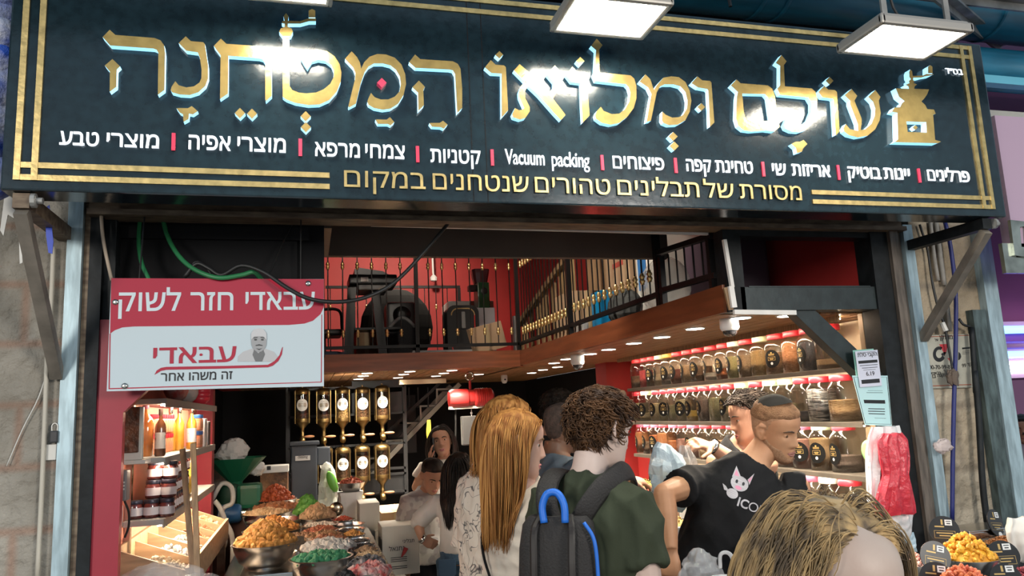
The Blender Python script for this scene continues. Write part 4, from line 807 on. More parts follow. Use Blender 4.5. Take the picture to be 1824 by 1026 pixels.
# ================================================================ ACRYLIC SHOP BOARD
YA = 2.835
def ap(px, py): p = at(px, py, Y=YA); return (p[0], p[2])
ac = thing('acrylic_board', 'hanging red and white acrylic board with Hebrew lettering and printed portrait', 'sign', (-.3, YA, 1.87))
M_aw = mat('acrylic_white', (.55, .64, .68), .07, spec=.6, coat=.3); M_ar = mat('acrylic_red', (.42, .03, .055), .12, coat=.3)
BL, BR, TR, TL = ap(190, 697), ap(577, 688), ap(577, 497), ap(198, 497)
MB().prism([BL, BR, TR, TL], YA, YA+.008).build('panel', M_aw, ac)
def flat(name, polys, m, lay=1, holes=None):
    mb = MB()
    for i, pl in enumerate(polys): mb.prism([ap(160+a/2.931, 370+b/2.931) for a, b in pl], YA-.0009*lay, YA-.0009*(lay-1)-.0001, holes=[[ap(160+a/2.931, 370+b/2.931) for a, b in h] for h in (holes or {}).get(i, [])])
    return mb.build(name, m, ac)
flat('red_header', [[(112, 368), (1222, 373), (1221, 520), (1205, 555), (1165, 590), (1120, 605), (1040, 612), (230, 620), (170, 625), (130, 640), (106, 658)]], M_ar)
flat('border_line', [[(103, 660), (109, 655), (104, 942), (1206, 908), (1209, 560), (1213, 556), (1211, 912), (98, 948)]], M_ar)
def atext(body, x0, x1, yb, bh, m, bold, lay=2, name='lettering'):
    a = ap(x0, yb); b = ap(x1, yb); mb = MB(); put_text(mb, body, (a[0], YA-.0009*(lay-1)-.0002, (a[1]+b[1])/2), (1, 0, 0), (0, 0, 1), width=b[0]-a[0], bold=bold, depth=.0006, body_h=bh); mb.build(name, m, ac)
M_alt = mat('pale_blue_lettering', (.60, .70, .74), .25); M_blk = mat('black_print', (.01, .01, .012), .4)
atext('עבאדי חזר לשוק', 211, 561, 552.5, .064, M_alt, .012)
atext('עבּאדי', 272.6, 421, 646, .054, M_ar, .014); atext('זה משהו אחר', 286.5, 414, 677, .027, M_blk, .012)
flat('swoosh', [[(338, 872), (350, 850), (372, 836), (400, 831), (700, 826), (930, 820), (965, 800), (990, 770), (1005, 728), (1008, 728), (1003, 765), (985, 800), (955, 825), (930, 833), (700, 840), (400, 846), (372, 852), (352, 864)]], M_ar, 2)
g_ = lambda v: mat(f'grey_print_{v}', (v, v, v*1.02), .4)
flat('portrait_jacket', [[(772, 803), (775, 775), (800, 752), (848, 735), (915, 735), (960, 752), (982, 780), (960, 803)]], g_(.48), 2)
flat('portrait_shirt', [[(858, 740), (880, 760), (905, 740), (915, 765), (900, 803), (865, 803), (850, 768)]], g_(.16), 3)
def ell(cx, cy, rx, ry, n=20, a0=0, a1=360): return [(cx+rx*math.cos(R_(a0+(a1-a0)*k/n)), cy+ry*math.sin(R_(a0+(a1-a0)*k/n))) for k in range(n)]
flat('portrait_face', [ell(883, 700, 40, 54)], g_(.34), 4); flat('portrait_cap', [[(842, 690), (843, 655), (858, 636), (883, 629), (908, 636), (922, 655), (923, 690), (905, 672), (860, 672)]], g_(.56), 5)
flat('portrait_features', [ell(866, 690, 8, 4), ell(901, 690, 8, 4), [(855, 678), (876, 676), (876, 680), (855, 683)], [(892, 676), (912, 678), (912, 683), (892, 680)], [(866, 718), (884, 713), (902, 718), (902, 722), (884, 720), (866, 722)], [(868, 734), (884, 738), (900, 734), (884, 744)]], g_(.05), 5)
for x, y in ((135, 493), (1140, 396), (183, 931)):
    p = ap(160+x/2.931, 370+y/2.931); MB().lathe([(.006, 0), (.010, .001), (.010, .003), (.004, .005), (0, .004)], (p[0], YA-.001, p[1]), 12, axis='y').build('screw', M_chrome, ac, True)
hg = MB()
for x in (-.56, -.02): hg.tube([(x, YA+.012, 2.25), (x, 2.90, 2.5)], .003, 5)
hg.build('hanging_wire', M_rubber, ac)

# ================================================================ CABLES, TRUNKING, CAMERAS
def cable(lab, pts, r, m, name='cable'):
    P = [at(x, y, Y=Y) for x, y, Y in pts]; return tag(MB().tube(smoothpath(P, 5), r, 7).build(name, m, None, True), lab, 'cable')
cable('green cable hanging straight down behind the acrylic board', [(250, 384, 2.99), (247, 430, 2.96), (252, 468, 2.90), (266, 500, 2.87), (280, 540, 2.86)], .0075, M_greencable)
cable('green cable slanting down onto the acrylic board top', [(288, 384, 2.99), (300, 425, 2.95), (322, 460, 2.88), (352, 483, 2.84), (390, 495, 2.82), (430, 490, 2.82), (452, 485, 2.83), (468, 500, 2.86)], .0085, M_greencable)
cable('long black cable drooping across the acrylic board to the lintel', [(328, 494, 2.86), (350, 470, 2.85), (372, 478, 2.84), (395, 490, 2.83), (430, 473, 2.82), (470, 485, 2.80), (510, 512, 2.79), (550, 532, 2.79), (600, 538, 2.82), (650, 530, 2.86), (700, 505, 2.88), (750, 455, 2.9), (800, 396, 2.93)], .0075, M_rubber)
cable('thin dark flex from the trunking end to the acrylic board', [(522, 396, 3.01), (505, 430, 2.97), (490, 465, 2.92), (478, 492, 2.86)], .0035, M_rubber)
cable('pale old cord at the dark left post', [(180, 380, 2.90), (183, 420, 2.90), (188, 450, 2.90), (199, 500, 2.89)], .006, mat('beige_cord', (.42, .34, .26), .6))
cable('tangled black cable loop over the acrylic board', [(335, 492, 2.87), (345, 468, 2.88), (362, 470, 2.88), (378, 492, 2.87), (385, 500, 2.88)], .004, M_rubber)
tr1 = MB().beam(at(521, 396, Y=3.015), at(659, 399, Y=3.015), .014, .014); tag(tr1.build('cable_trunking', M_alu), 'short white trunking strip under the lintel near the dark panel end', 'trunking')
tag(MB().beam(at(661, 400, Y=3.015), at(1285, 417, Y=3.015), .014, .014).build('cable_trunking', M_alu), 'long white trunking strip under the lintel above the mezzanine', 'trunking')
tag(MB().beam(at(1290, 427, Y=2.905), at(1304, 512, Y=2.905), .016, .016, (0, 1, 0)).beam(at(1301, 510, Y=2.90), at(1307, 548, Y=2.90), .024, .018, (0, 1, 0)).build('cable_trunking', M_alu), 'upright white trunking on the black corner post', 'trunking')
tag(MB().beam(at(1307, 556, Y=2.905), at(1417, 557, Y=2.905), .015, .02).build('cable_trunking', M_alu), 'white trunking strip under the black cross beam', 'trunking')
tag(MB().beam(at(1292, 512, Y=2.91), at(1302, 552, Y=2.91), .02, .01, (0, 1, 0)).build('corner_strip', M_wood), 'bare wooden strip at the end of the side mezzanine', 'strip')
M_smoke = mat('smoked_dome', (.02, .02, .022), .05, coat=1.0)
def dome(lab, px, py, r, h):
    p = at(px, py, Z=2.128); t = thing('dome_camera', lab, 'camera', (p[0], p[1], 2.128-h))
    MB().lathe([(0, 2.128), (r*.98, 2.128), (r, 2.122), (r, 2.128-h*.5), (r*.88, 2.128-h*.62), (r*.80, 2.128-h*.66), (0, 2.128-h*.66)], (p[0], p[1], 0), 22).build('housing', M_white, t, 40)
    MB().lathe([(r*.76, 2.128-h*.62), (r*.74, 2.128-h*.8), (r*.5, 2.128-h*.95), (.0, 2.128-h)], (p[0], p[1], 0), 18, cap=False).build('dome', M_smoke, t, True)
dome('white dome camera at the street corner of the side mezzanine', 1298, 568, .044, .085); dome('white dome camera at the inner corner near the small downlights', 1028, 632, .05, .11)
p = at(898, 668, Z=2.128); t = thing('motion_sensor', 'small white sensor under the plank ceiling by the inner corner', 'sensor', p); MB().lathe([(.03, 0), (.034, -.01), (.034, -.06), (.022, -.085), (0, -.09)], p, 14).build('body', M_white, t, 40); MB().ball(p+V(0, -.028, -.05), .012, 10).build('lens', M_smoke, t, True)

# ================================================================ BACK OF THE SHOP
M_brs = mat('aged_brass', (.26, .175, .07), .36, .95, noise=.35, nscale=18); M_tube = glass('dispenser_glass', (.78, .72, .60), .12, .06)
M_frame = mat('black_frame_steel', (.022, .023, .025), .45, .3); M_handle = mat('turned_wood', (.42, .20, .10), .4)
rk = thing('dispenser_rack', 'black steel rack that carries the brass coffee dispensers', 'rack', (.5, 8.2, 0)); 
def bz(py, Y=8.15): return at(640, py, Y=Y)[2]
xs_ = [at(x, 780, Y=8.15)[0] for x in (522, 560, 594, 628, 664, 722)]
for x in (xs_[0]-.05, xs_[-1]): MB().box((x-.02, 8.15, 0), (x+.02, 8.19, 2.10)).build('post', M_frame, rk)
for py in (690, 738, 793, 838, 848, 880): MB().box((xs_[0]-.05, 8.15, bz(py)-.012), (xs_[-1], 8.19, bz(py)+.012)).build('cross_bar', M_frame, rk)
for (a, b) in ((660, 690), (700, 735)): MB().box((xs_[3], 8.17, bz(b)), (xs_[-1], 8.19, bz(a))).build('back_panel', M_frame, rk)
MB().box((xs_[2], 8.17, bz(885)), (xs_[-1], 8.19, bz(850))).build('back_panel', M_frame, rk)
def dispenser(lab, x, zc, Y, con, fill):
    t = thing('coffee_dispenser', lab, 'dispenser', (x, Y, zc), group='brass coffee dispensers on the back rack'); r = .074; h = .26
    MB().lathe([(r, 0), (r, h)], (x, Y, zc), 20, cap=False).build('glass_tube', M_tube, t, True)
    MB().lathe([(r*.92, .002), (r*.92, h*fill), (0, h*fill+.006)], (x, Y, zc), 16).build('coffee_beans', con, t, 40)
    MB().lathe([(r*1.06, h-.010), (r*1.09, h), (r*1.06, h+.022), (r*1.0, h+.03), (r*.75, h+.048), (r*.3, h+.056), (.010, h+.058), (.010, h+.072), (0, h+.074)], (x, Y, zc), 20).build('lid', M_brs, t, 40)
    MB().lathe([(r*1.06, .012), (r*1.09, 0), (r*1.06, -.022), (r*.92, -.030), (r*.62, -.055), (r*.28, -.085), (r*.24, -.125), (r*.28, -.13), (r*.28, -.17), (r*.2, -.175)], (x, Y, zc), 20).build('funnel', M_brs, t, 40)
    MB().tube([(x, Y+.02, zc-.17), (x, Y-.07, zc-.215)], .028, 12, cap=True).build('spout', M_brs, t, True)
    MB().lathe([(.009, .015), (.012, .04), (.015, .07), (.012, .10), (.006, .115), (0, .116)], (x, Y-.02, zc-.165), 10, axis='x').build('handle', M_handle, t, True)
    rd = MB()
    MB().lathe([(.0, 0), (.043, 0), (.043, -.0)], (0, 0, 0), 20)
    for k in range(4):
        a = R_(45+90*k); q = (x+1.28*r*math.cos(a), Y+1.28*r*math.sin(a)); MB().tube([(*q, zc-.035), (*q, zc+h+.025)], .0065, 6).build('tie_rod', M_brs, t)
    lb = MB(); N = 22
    vv = [(x+(r+.003)*math.sin(u), Y-(r+.003)*math.cos(u), zc+.145+v) for u, v in [(0, 0)]+[(.74*math.cos(2*PI*k/N), .060*math.sin(2*PI*k/N)) for k in range(N)]]
    lb.add(vv, [(0, 1+k, 1+(k+1) % N) for k in range(N)]); lo = lb.build('label', mat('white_label', (.74, .74, .72), .5), t)
    pr2 = MB()
    for dz, hw in ((.015, .5), (.0, .5), (-.016, .5), (.035, .1)): pr2.add([(x+(r+.0045)*math.sin(u), Y-(r+.0045)*math.cos(u), zc+.145+dz+s) for s in (-.0014, .0014) for u in (-hw, 0, hw)], [(0, 1, 4, 3), (1, 2, 5, 4)])
    pr2.build('label_print', M_blk, lo); return t
bean = grain('coffee', (.11, .06, .035), sc=60); bean2 = grain('pale_beans', (.34, .24, .12), sc=60)
for i, (px, py) in enumerate(((538.5, 748), (576.5, 748), (610, 746), (646, 745), (681, 742))):
    p = at(px, py, Y=7.95); dispenser(f'brass and glass coffee dispenser, {NUM[i]} in the upper row counting from the acrylic board', p[0], p[2], 7.95, bean2 if i == 2 else bean, (.25, .2, .42, .5, .3)[i])
for i, (px, py) in enumerate(((579, 853), (611, 853), (645.5, 850), (681, 847))):
    p = at(px, py, Y=7.95); dispenser(f'brass and glass coffee dispenser, {NUM[i]} in the lower row counting from the dark grinder', p[0], p[2], 7.95, bean, (.5, .6, .8, .7)[i])
lamp('rack_light', 'SPOT', (.35, 6.6, 2.05), 18, (1.0, .9, .74), .05, (.35, 8.0, 1.7), 110, .8)
# stairs
st = thing('staircase', 'steel staircase with pale stringers rising to the mezzanine beside the dispensers', 'stairs', (1.1, 7.6, 0))
M_str = mat('pale_stringer', (.30, .29, .26), .5, .4); Y = 8.6
a = at(818, 684, Y=Y); b = at(716, 790, Y=Y); dz = (a[2]-b[2])/(a[0]-b[0]); b2 = V(b[0]-(b[2]-.2)/dz*1.0, Y, .2) if False else b-(a-b)*1.2
MB().beam(a, b2, .05, .085, (0, 1, 0)).build('stringer', M_str, st); MB().beam(a+V(0, .55, 0), b2+V(0, .55, 0), .05, .06, (0, 1, 0)).build('stringer', M_str, st)
for k in range(8):
    f_ = .08+.13*k; q = a+(b2-a)*f_; MB().box((q[0]-.15, Y+.03, q[2]+.05), (q[0]+.10, Y+.52, q[2]+.072)).build('tread', M_frame, st)
    MB().box((q[0]-.15, Y+.0, q[2]+.05), (q[0]+.10, Y+.028, q[2]+.068)).box((q[0]-.15, Y, q[2]-.10), (q[0]-.132, Y+.028, q[2]+.05)).build('tread_edge', M_str, st)
h0 = at(784, 682, Y=Y-.02); h1 = at(722, 740, Y=Y-.02); MB().beam(h0, h1+(h1-h0)*.6, .03, .03, (0, 1, 0)).build('handrail', M_frame, st)
for x in (728, 744, 762): p = at(x, 690, Y=Y-.01); MB().tube([p, p-V(0, 0, .22)], .008, 6).build('rail_bar', M_frame, st)
tag(MB().box((at(712, 684, Y=7.7)[0], 7.70, 2.06), (at(795, 684, Y=7.7)[0], 7.78, 2.105)).build('wooden_plank', mat('pale_plank', (.50, .38, .24), .6, noise=.3, nscale=6)), 'pale plank lying under the ceiling at the stair head', 'plank')
# hoist
Y = 6.9; c = at(838, 709, Y=Y); t = thing('chain_hoist', 'red electric chain hoist hanging from the plank ceiling', 'hoist', c); M_hr = mat('hoist_red', (.52, .03, .03), .35)
MB().lathe([(.0, -.21), (.07, -.20), (.085, -.17), (.085, -.03), (.075, -.02), (.075, .03), (.085, .04), (.085, .19), (.06, .21), (0, .21)], c, 20, axis='x').build('motor', M_hr, t, 40)
MB().box(c+V(-.20, -.04, -.095), c+V(.12, .04, -.07)).build('base_plate', M_offwhite, t)
for k in range(6): MB().lathe([(.085, .05+.02*k), (.089, .052+.02*k), (.089, .058+.02*k), (.085, .06+.02*k)], c, 20, axis='x', cap=False).build('cooling_fin', M_hr, t)
MB().tube([c+V(0, 0, .08), c+V(0, 0, .16)], .012, 8).build('hook_shank', M_hr, t); MB().tube([c+V(.035*math.cos(k*.4), 0, .20+.035*math.sin(k*.4)) for k in range(17)], .010, 8).build('ring', M_chrome, t); MB().tube([c+V(0, 0, .23), (c[0], c[1], 2.128)], .008, 6).build('hanger_rod', M_chrome, t)
ch = MB()
for k in range(26): ch.ball(c+V(0, -.02, -.11-.026*k), .012, 6, sc=(1 if k % 2 else .4, .4 if k % 2 else 1, 1.3))
ch.build('chain', M_greyst, t); MB().bbox(c+V(-.09, -.03, -.42), c+V(.09, .06, -.16), .01).build('control_box', mat('hoist_box', (.06, .06, .06), .5), t); MB().tube(smoothpath([c+V(-.14, 0, -.09), c+V(-.15, 0, -.35), c+V(-.17, 0, -.62)]), .008, 6).build('control_cable', M_rubber, t)
tag(MB().tube(smoothpath([at(763, 748, Y=7.5), at(762, 775, Y=7.5), at(768, 800, Y=7.5), at(766, 770, Y=7.49), at(765, 748, Y=7.5)]), .012, 6).build('yellow_strap', mat('yellow_strap', (.62, .52, .04), .5)), 'yellow strap hanging from the stair beside the woman on the phone', 'strap')
tag(MB().box((.95, 9.55, 1.3), (1.3, 9.598, 2.0)).build('dark_cabinet', M_frame), 'dark metal cabinet on the black back wall behind the hoist', 'cabinet')

# green mill, dark grinder, bags, boxes
Y = 6.0; hp = at(415, 816, Y=Y); hb = at(428, 862, Y=Y); M_gr = mat('mill_green', (.012, .13, .065), .35)
t = thing('hopper_mill', 'green mill with a wide funnel hopper at the back of the shop', 'mill', (hb[0], Y, 0))
MB().lathe([(.045, hb[2]), (.05, hb[2]+.02), (.205, hp[2]-.006), (.21, hp[2]), (.195, hp[2]), (.04, hb[2]+.03)], (hp[0]+.02, Y, 0), 20, sq=3, cap=False).build('hopper', M_gr, t)
MB().bbox((hb[0]-.02, Y-.1, hb[2]-.17), (hb[0]+.15, Y+.1, hb[2]), .03).build('body', M_gr, t); MB().lathe([(.09, -.12), (.095, 0), (.06, .02), (0, .02)], (hb[0]-.06, Y-.05, hb[2]-.08), 18, axis='y').build('pulley', mat('dark_green', (.015, .06, .035), .4), t, True)
MB().box((hb[0]-.16, Y-.15, 0), (hb[0]+.06, Y+.15, hb[2]-.17)).build('base', mat('brown_table', (.08, .03, .02), .6), t)
crumple('white plastic bag standing in the green hopper', (hp[0], Y+.02, hp[2]+.05), .10, (1.0, .8, .95), film('white_film3', (.75, .75, .72), .85), seed=5)
crumple('white plastic bag behind the green hopper on the wall side', (hp[0]-.12, Y+.28, hp[2]-.10), .12, (.9, .6, 1.2), film('white_film3'), seed=6)
crumple('pale bag lying beyond the green mill', (hp[0]+.14, Y+.34, hp[2]-.10), .07, (1.1, .6, .8), film('white_film3'), seed=7)
for k, pts in enumerate(([(378, 890, 5.7), (395, 862, 5.7), (412, 868, 5.7), (414, 895, 5.65), (398, 905, 5.6), (392, 925, 5.6), (396, 985, 5.6), (393, 1030, 5.6)], [(382, 892, 5.5), (392, 905, 5.5), (402, 930, 5.5), (414, 960, 5.5), (413, 1026, 5.5)], [(398, 950, 5.6), (401, 965, 5.6), (395, 977, 5.6), (380, 978, 5.6)])):
    cable(['white hose looping beside the green mill', 'second white hose running down past the blue motor', 'short white hose loop below the bins'][k], pts, .016, M_offwhite, 'hose')
t = thing('blue_motor', 'small blue motor beside the white hoses', 'motor', at(411, 915, Y=5.8)); MB().lathe([(.0, -.08), (.06, -.08), (.065, -.05), (.065, .05), (.05, .07), (0, .07)], at(411, 915, Y=5.8), 18, axis='x').build('casing', mat('motor_blue', (.03, .12, .28), .4), t, 40); MB().lathe([(.02, .07), (.02, .10), (0, .1)], at(411, 915, Y=5.8), 10, axis='x').build('shaft', M_chrome, t)
Y = 6.9; a = at(516, 895, Y=Y); b = at(567, 786, Y=Y); t = thing('shop_grinder', 'tall dark blue-grey coffee grinder tower with a small name plate', 'grinder', ((a[0]+b[0])/2, Y+.15, .9)); M_dg = mat('grinder_navy', (.022, .028, .038), .4)
MB().bbox((a[0]+.01, Y, .90), (b[0]-.01, Y+.32, b[2]-.03), .012).build('body', M_dg, t); MB().bbox((a[0]-.005, Y-.01, b[2]-.03), (b[0]+.01, Y+.33, b[2]), .008).build('top_cover', M_dg, t)
MB().bbox((b[0]-.01, Y+.05, at(560, 830, Y=Y)[2]), (b[0]+.10, Y+.25, at(560, 798, Y=Y)[2]), .01).build('side_box', M_dg, t)
p0, p1 = at(526, 821, Y=Y), at(552.5, 811, Y=Y); nb = MB().box((p0[0], Y-.004, p0[2]), (p1[0], Y, p1[2])).build('name_plate', mat('silver_plate', (.45, .45, .44), .35, .5), t); tx = MB(); put_text(tx, 'ditting', (p0[0]+.02, Y-.0042, p0[2]+.012), (1, 0, 0), (0, 0, 1), width=(p1[0]-p0[0])-.04, bold=.02, depth=.001); tx.build('lettering', M_blk, nb)
Y = 6.75; a = at(463, 885, Y=Y); b = at(513, 828, Y=Y); t = thing('display_bin', 'clear display bin of brown goods with white header', 'bin', ((a[0]+b[0])/2, Y+.1, .95))
MB().bbox((a[0], Y, .95), (b[0], Y+.2, at(490, 842, Y=Y)[2]), .006).build('brown_contents', grain('bin_brown', (.26, .13, .06), (.07, .04, .03), sc=14), t); MB().bbox((a[0]-.005, Y-.005, at(490, 842, Y=Y)[2]), (b[0]+.005, Y+.21, b[2]), .006).build('header', M_white, t)
mk = MB(); q = at(471, 835, Y=Y); mk.box((q[0]-.03, Y-.008, q[2]-.012), (q[0]+.0, Y-.005, q[2]+.016)).box((q[0]+.02, Y-.008, q[2]-.012), (q[0]+.05, Y-.005, q[2]+.02)); mk.build('black_mark', M_blk, t)
for k in range(2): tag(MB().lathe([(.02, 0), (.022, .01), (.022, .13), (.012, .17), (0, .17)], at(452-6*k, 896, Y=6.1+.1*k)+V(0, 0, -.10), 14).build('green_bottle', mat('lime_green', (.13, .42, .06), .35), None, True), ['lime green bottle standing before the display bin', 'second lime green bottle next to the mill'][k], 'bottle')
crumple('bundle of clear and green bags hanging beside the dark grinder', at(586, 872, Y=6.6), .10, (.75, .6, 2.0), film('clear_film4', (.62, .66, .62), .7), seed=11, amp=.3)
tag(MB().ball(at(592, 858, Y=6.48), .07, 12, sc=(.55, .25, 1.3), rot=(0, -.35, 0)).build('green_packet', mat('lime_green', (.13, .42, .06), .35), None, True), 'lime green packet among the clear bags', 'packet')

# display table and bowls
M_bowl = mat('steel_bowl', (.74, .72, .69), .26, 1.0, noise=.10, nscale=6)
tb = thing('display_table', 'long steel display table carrying the spice bowls', 'table', (.0, 5.0, 0)); MB().bbox((-.40, 3.62, .985), (.40, 6.55, 1.015), .006).build('tabletop', M_chrome, tb); MB().box((-.40, 3.64, .10), (.38, 6.5, .985)).build('cabinet', mat('table_side', (.10, .09, .085), .4, .5), tb)
tag(MB().bbox(V(*at(427, 1048, Y=4.0))*V(1, 0, 0)+V(0, 3.93, 1.016), V(*at(523, 1048, Y=4.0))*V(1, 0, 0)+V(0, 4.32, 1.045), .004).build('steel_box', M_chrome), 'flat steel tray stand under the big bowl of golden puffs', 'stand') 
BOWLS = [  # px, py rim, half width px, rim z, goods colour, second, piece size, heap height, label
 (472.5, 967, 56, 1.165, (.50, .26, .06), (.33, .15, .03), .016, .10, 'big steel bowl heaped with golden brown puffs at the street end of the table'),
 (485, 944, 50, 1.16, (.62, .30, .07), (.45, .18, .04), .014, .07, 'steel bowl of orange dried fruit behind the golden puffs'),
 (489, 927, 47, 1.165, (.50, .44, .36), None, .012, -.02, 'nearly empty shiny steel bowl behind the orange fruit'),
 (474, 914, 42, 1.165, (.60, .44, .26), (.48, .30, .15), .014, .04, 'steel bowl of pale tan slices by the wooden bins'),
 (494, 905, 43, 1.17, (.46, .20, .09), (.36, .13, .05), .018, .04, 'steel bowl of reddish brown chips before the red heap'),
 (490, 890, 37, 1.19, (.50, .11, .03), (.36, .06, .02), .012, .11, 'tray heaped high with bright red-orange spice'),
 (531, 953, 26, 1.15, (.30, .16, .08), None, .010, .02, 'small bowl of brown powder tucked behind the golden puffs'),
 (572, 993, 54, 1.15, (.05, .26, .12), (.03, .18, .08), .014, .03, 'large steel bowl of green sugared balls'),
 (583, 976, 49, 1.145, (.60, .58, .54), (.44, .42, .38), .019, .045, 'bowl of big whitish balls behind the green balls'),
 (584, 965, 36, 1.145, (.36, .15, .07), (.24, .09, .04), .014, .05, 'bowl of brown almonds behind the whitish balls'),
 (577, 954, 34, 1.15, (.40, .24, .12), (.26, .14, .06), .012, .035, 'bowl of walnut brown pieces in the middle of the table'),
 (571, 945, 31, 1.15, (.45, .16, .08), (.33, .10, .05), .012, .035, 'bowl of reddish nuts in the middle of the table'),
 (570, 935, 31, 1.15, (.62, .58, .50), None, .009, .03, 'bowl of white seeds in the middle of the table'),
 (566, 922, 31, 1.165, (.44, .30, .17), (.30, .19, .10), .018, .07, 'tray heaped with pale brown twigs beside the ladle'),
 (549, 911, 22, 1.175, (.10, .30, .05), (.05, .20, .03), .022, .09, 'bowl of shiny green peppers at the far end of the table'),
 (572, 908, 22, 1.17, (.66, .26, .05), None, .012, .03, 'bowl of bright orange pieces next to the green peppers'),
 (612, 926, 20, 1.15, (.40, .07, .03), None, .006, .05, 'bowl of deep red powder beside the ladle'),
 (624, 934, 25, 1.145, (.40, .36, .32), None, .008, -.01, 'shiny shallow bowl next to the red powder'),
 (625, 943, 25, 1.14, (.10, .08, .07), None, .007, .01, 'bowl of black seeds before the shiny shallow bowl'),
 (628, 953, 22, 1.14, (.62, .31, .08), None, .008, .05, 'bowl of orange powder between black seeds'),
 (637, 962, 22, 1.14, (.08, .075, .075), None, .008, .01, 'bowl of black peppercorns before the orange powder'),
 (646, 971, 22, 1.135, (.07, .065, .065), (.02, .02, .02), .009, .01, 'bowl of dark raisins in the aisle row'),
 (652, 980, 23, 1.13, (.46, .29, .16), None, .009, .03, 'bowl of light brown seeds in the aisle row'),
 (656, 991, 25, 1.125, (.60, .46, .28), (.45, .30, .16), .012, .03, 'bowl of beige peanuts in the aisle row'),
 (655, 1004, 31, 1.12, (.30, .29, .30), (.03, .03, .03), .017, .03, 'bowl of black and silver wrapped sweets'),
 (657, 1018, 36, 1.11, (.62, .50, .46), (.52, .06, .06), .019, .035, 'bowl of red and white wrapped sweets at the street end of the aisle row'),
 (611, 1029, 22, 1.12, (.02, .02, .02), None, .012, .04, 'bowl of round black sweets cut off by the picture edge')]
for i, (px, py, hw, z, c, c2, ps, hh, lab) in enumerate(BOWLS):
    p = at(px, py, Z=z); dd = float((p-CAM) @ cf); r = hw*dd/FPX; t = thing('spice_bowl', lab, 'bowl', (p[0], p[1], 1.015)); dep = min(.135, r*.72)
    MB().lathe([(r*.55, z-dep), (r*.80, z-dep*.72), (r*.95, z-dep*.25), (r*.985, z-.004), (r*1.04, z), (r*1.045, z+.003), (r*.985, z+.004), (r*.955, z-.004), (r*.9, z-dep*.28), (r*.55, z-dep*.9), (0, z-dep*.92)], (p[0], p[1], 0), 30).build('bowl_body', M_bowl, t, 60)
    if z-dep > 1.018: MB().lathe([(r*.55, 1.0152), (r*.5, z-dep+.001)], (p[0], p[1], 0), 18).build('foot_ring', M_bowl, t, True)
    mb = MB(); n = int(min(320, 60+r*r*6500)) if hh > 0 else 20; hq = hh*.62 if 0 < hh <= .05 else hh; heap(mb, p[0], p[1], z-.014 if hh > 0 else z-.05, r*.92 if hh > 0 else r*.75, r*.92 if hh > 0 else r*.75, max(hq, .006), ps*1.3, n, 50+i, .7); mb.build('goods', mat(f'goods_{i}', c, .6, noise=1 if c2 else .35, nscale=26, color2=c2), t, 30 if ps > .012 else None)['kind'] = 'stuff'
p = at(492, 874, Y=6.3); mb = MB()
for k in range(16): mb.box(p+V(-.16+.012*k, .0+.012*(k % 3), -.10+.004*(k % 5)), p+V(.02+.010*k, .10+.01*(k % 3), -.095+.004*(k % 5)), rot=(.12*(k % 3)-.1, -.18+.05*(k % 5), .2*k))
tag(mb.build('cracker_stack', mat('cracker', (.50, .32, .14), .7, noise=.4, nscale=30)), 'stack of flat tan crackers behind the red-orange heap', 'crackers', kind='stuff')
p = at(599, 907, Y=5.1); t = thing('ladle', 'round brown metal ladle standing up in the bowls', 'ladle', p); MB().ball(p, .045, 16, sc=(1, .45, 1)).build('ladle_bowl', mat('ladle_steel', (.40, .30, .20), .25, 1.0), t, True); MB().tube(smoothpath([p+V(0, 0, -.04), p+V(-.02, .05, -.10), p+V(-.05, .1, -.12)]), .007, 6).build('handle', mat('ladle_steel', (.4, .3, .2)), t)
# bucket with red powder bowl, cardboard boxes
Y = 5.9; a, b = at(605, 917, Y=Y), at(646, 876, Y=Y); t = thing('bucket', 'white square bucket beneath the bowl of red spice', 'bucket', ((a[0]+b[0])/2, Y+.09, 1.016)); MB().lathe([(.075, 1.016), (.088, b[2]-.02), (.093, b[2]-.02), (.093, b[2])], ((a[0]+b[0])/2, Y+.09, 0), 16, sq=4).build('body', M_white, t)
c = ((a[0]+b[0])/2+.005, Y+.09, b[2]+.002); t = thing('spice_bowl', 'steel bowl of red spice standing on the white bucket', 'bowl', c); MB().lathe([(.06, 0), (.09, .03), (.102, .062), (.108, .065), (.098, .06), (.08, .03), (0, .02)], c, 24).build('bowl_body', M_bowl, t, 60); mb = MB(); heap(mb, c[0], c[1], c[2]+.055, .095, .095, .045, .008, 80, 99); mb.build('goods', grain('paprika', (.50, .09, .03)), t)['kind'] = 'stuff'
def bxp(lab, x0, x1, yt, yb, Y, dep, m, rz=0, tape=True):
    a = at(x0, yt, Y=Y); b = at(x1, yt, Y=Y); zb = max(0, at((x0+x1)/2, yb, Y=Y)[2]); return cbox(lab, (a[0], Y, zb), (b[0], Y+dep, (a[2]+b[2])/2), m, rz, tape=tape)
M_wcard = mat('white_carton_board', (.60, .58, .52), .7, noise=.12, nscale=5)
t = bxp('white cardboard carton with a red chili pepper logo beside the bowls', 680, 746, 936, 1024, 5.2, .30, M_wcard, 0, False); bx = t; tw = V(*t.location); Yb = 5.2
M_chili = mat('chili_red', (.40, .03, .03), .5)
q = [at(x, y, Y=Yb) for x, y in ((360+1515/4.17, 780+815/4.17), (360+1500/4.17, 780+850/4.17), (360+1480/4.17, 780+885/4.17))]
o = MB().tube([k-V(0, .004, 0) for k in q], [.016, .012, .003], 8, flat=.3).build('chili_logo', M_chili, bx)
tx = MB(); a = at(693, 982, Y=Yb); put_text(tx, 'תבליני', a+V(.09, -.002, .045), (1, 0, 0), (0, 0, 1), width=.075, depth=.001); tx.build('carton_title', M_blk, bx); tx = MB(); put_text(tx, 'נתנאל', a+V(0, -.002, 0), (1, 0, 0), (0, 0, 1), width=.10, bold=.0, depth=.001); tx.build('carton_title', M_blk, bx); tx = MB()
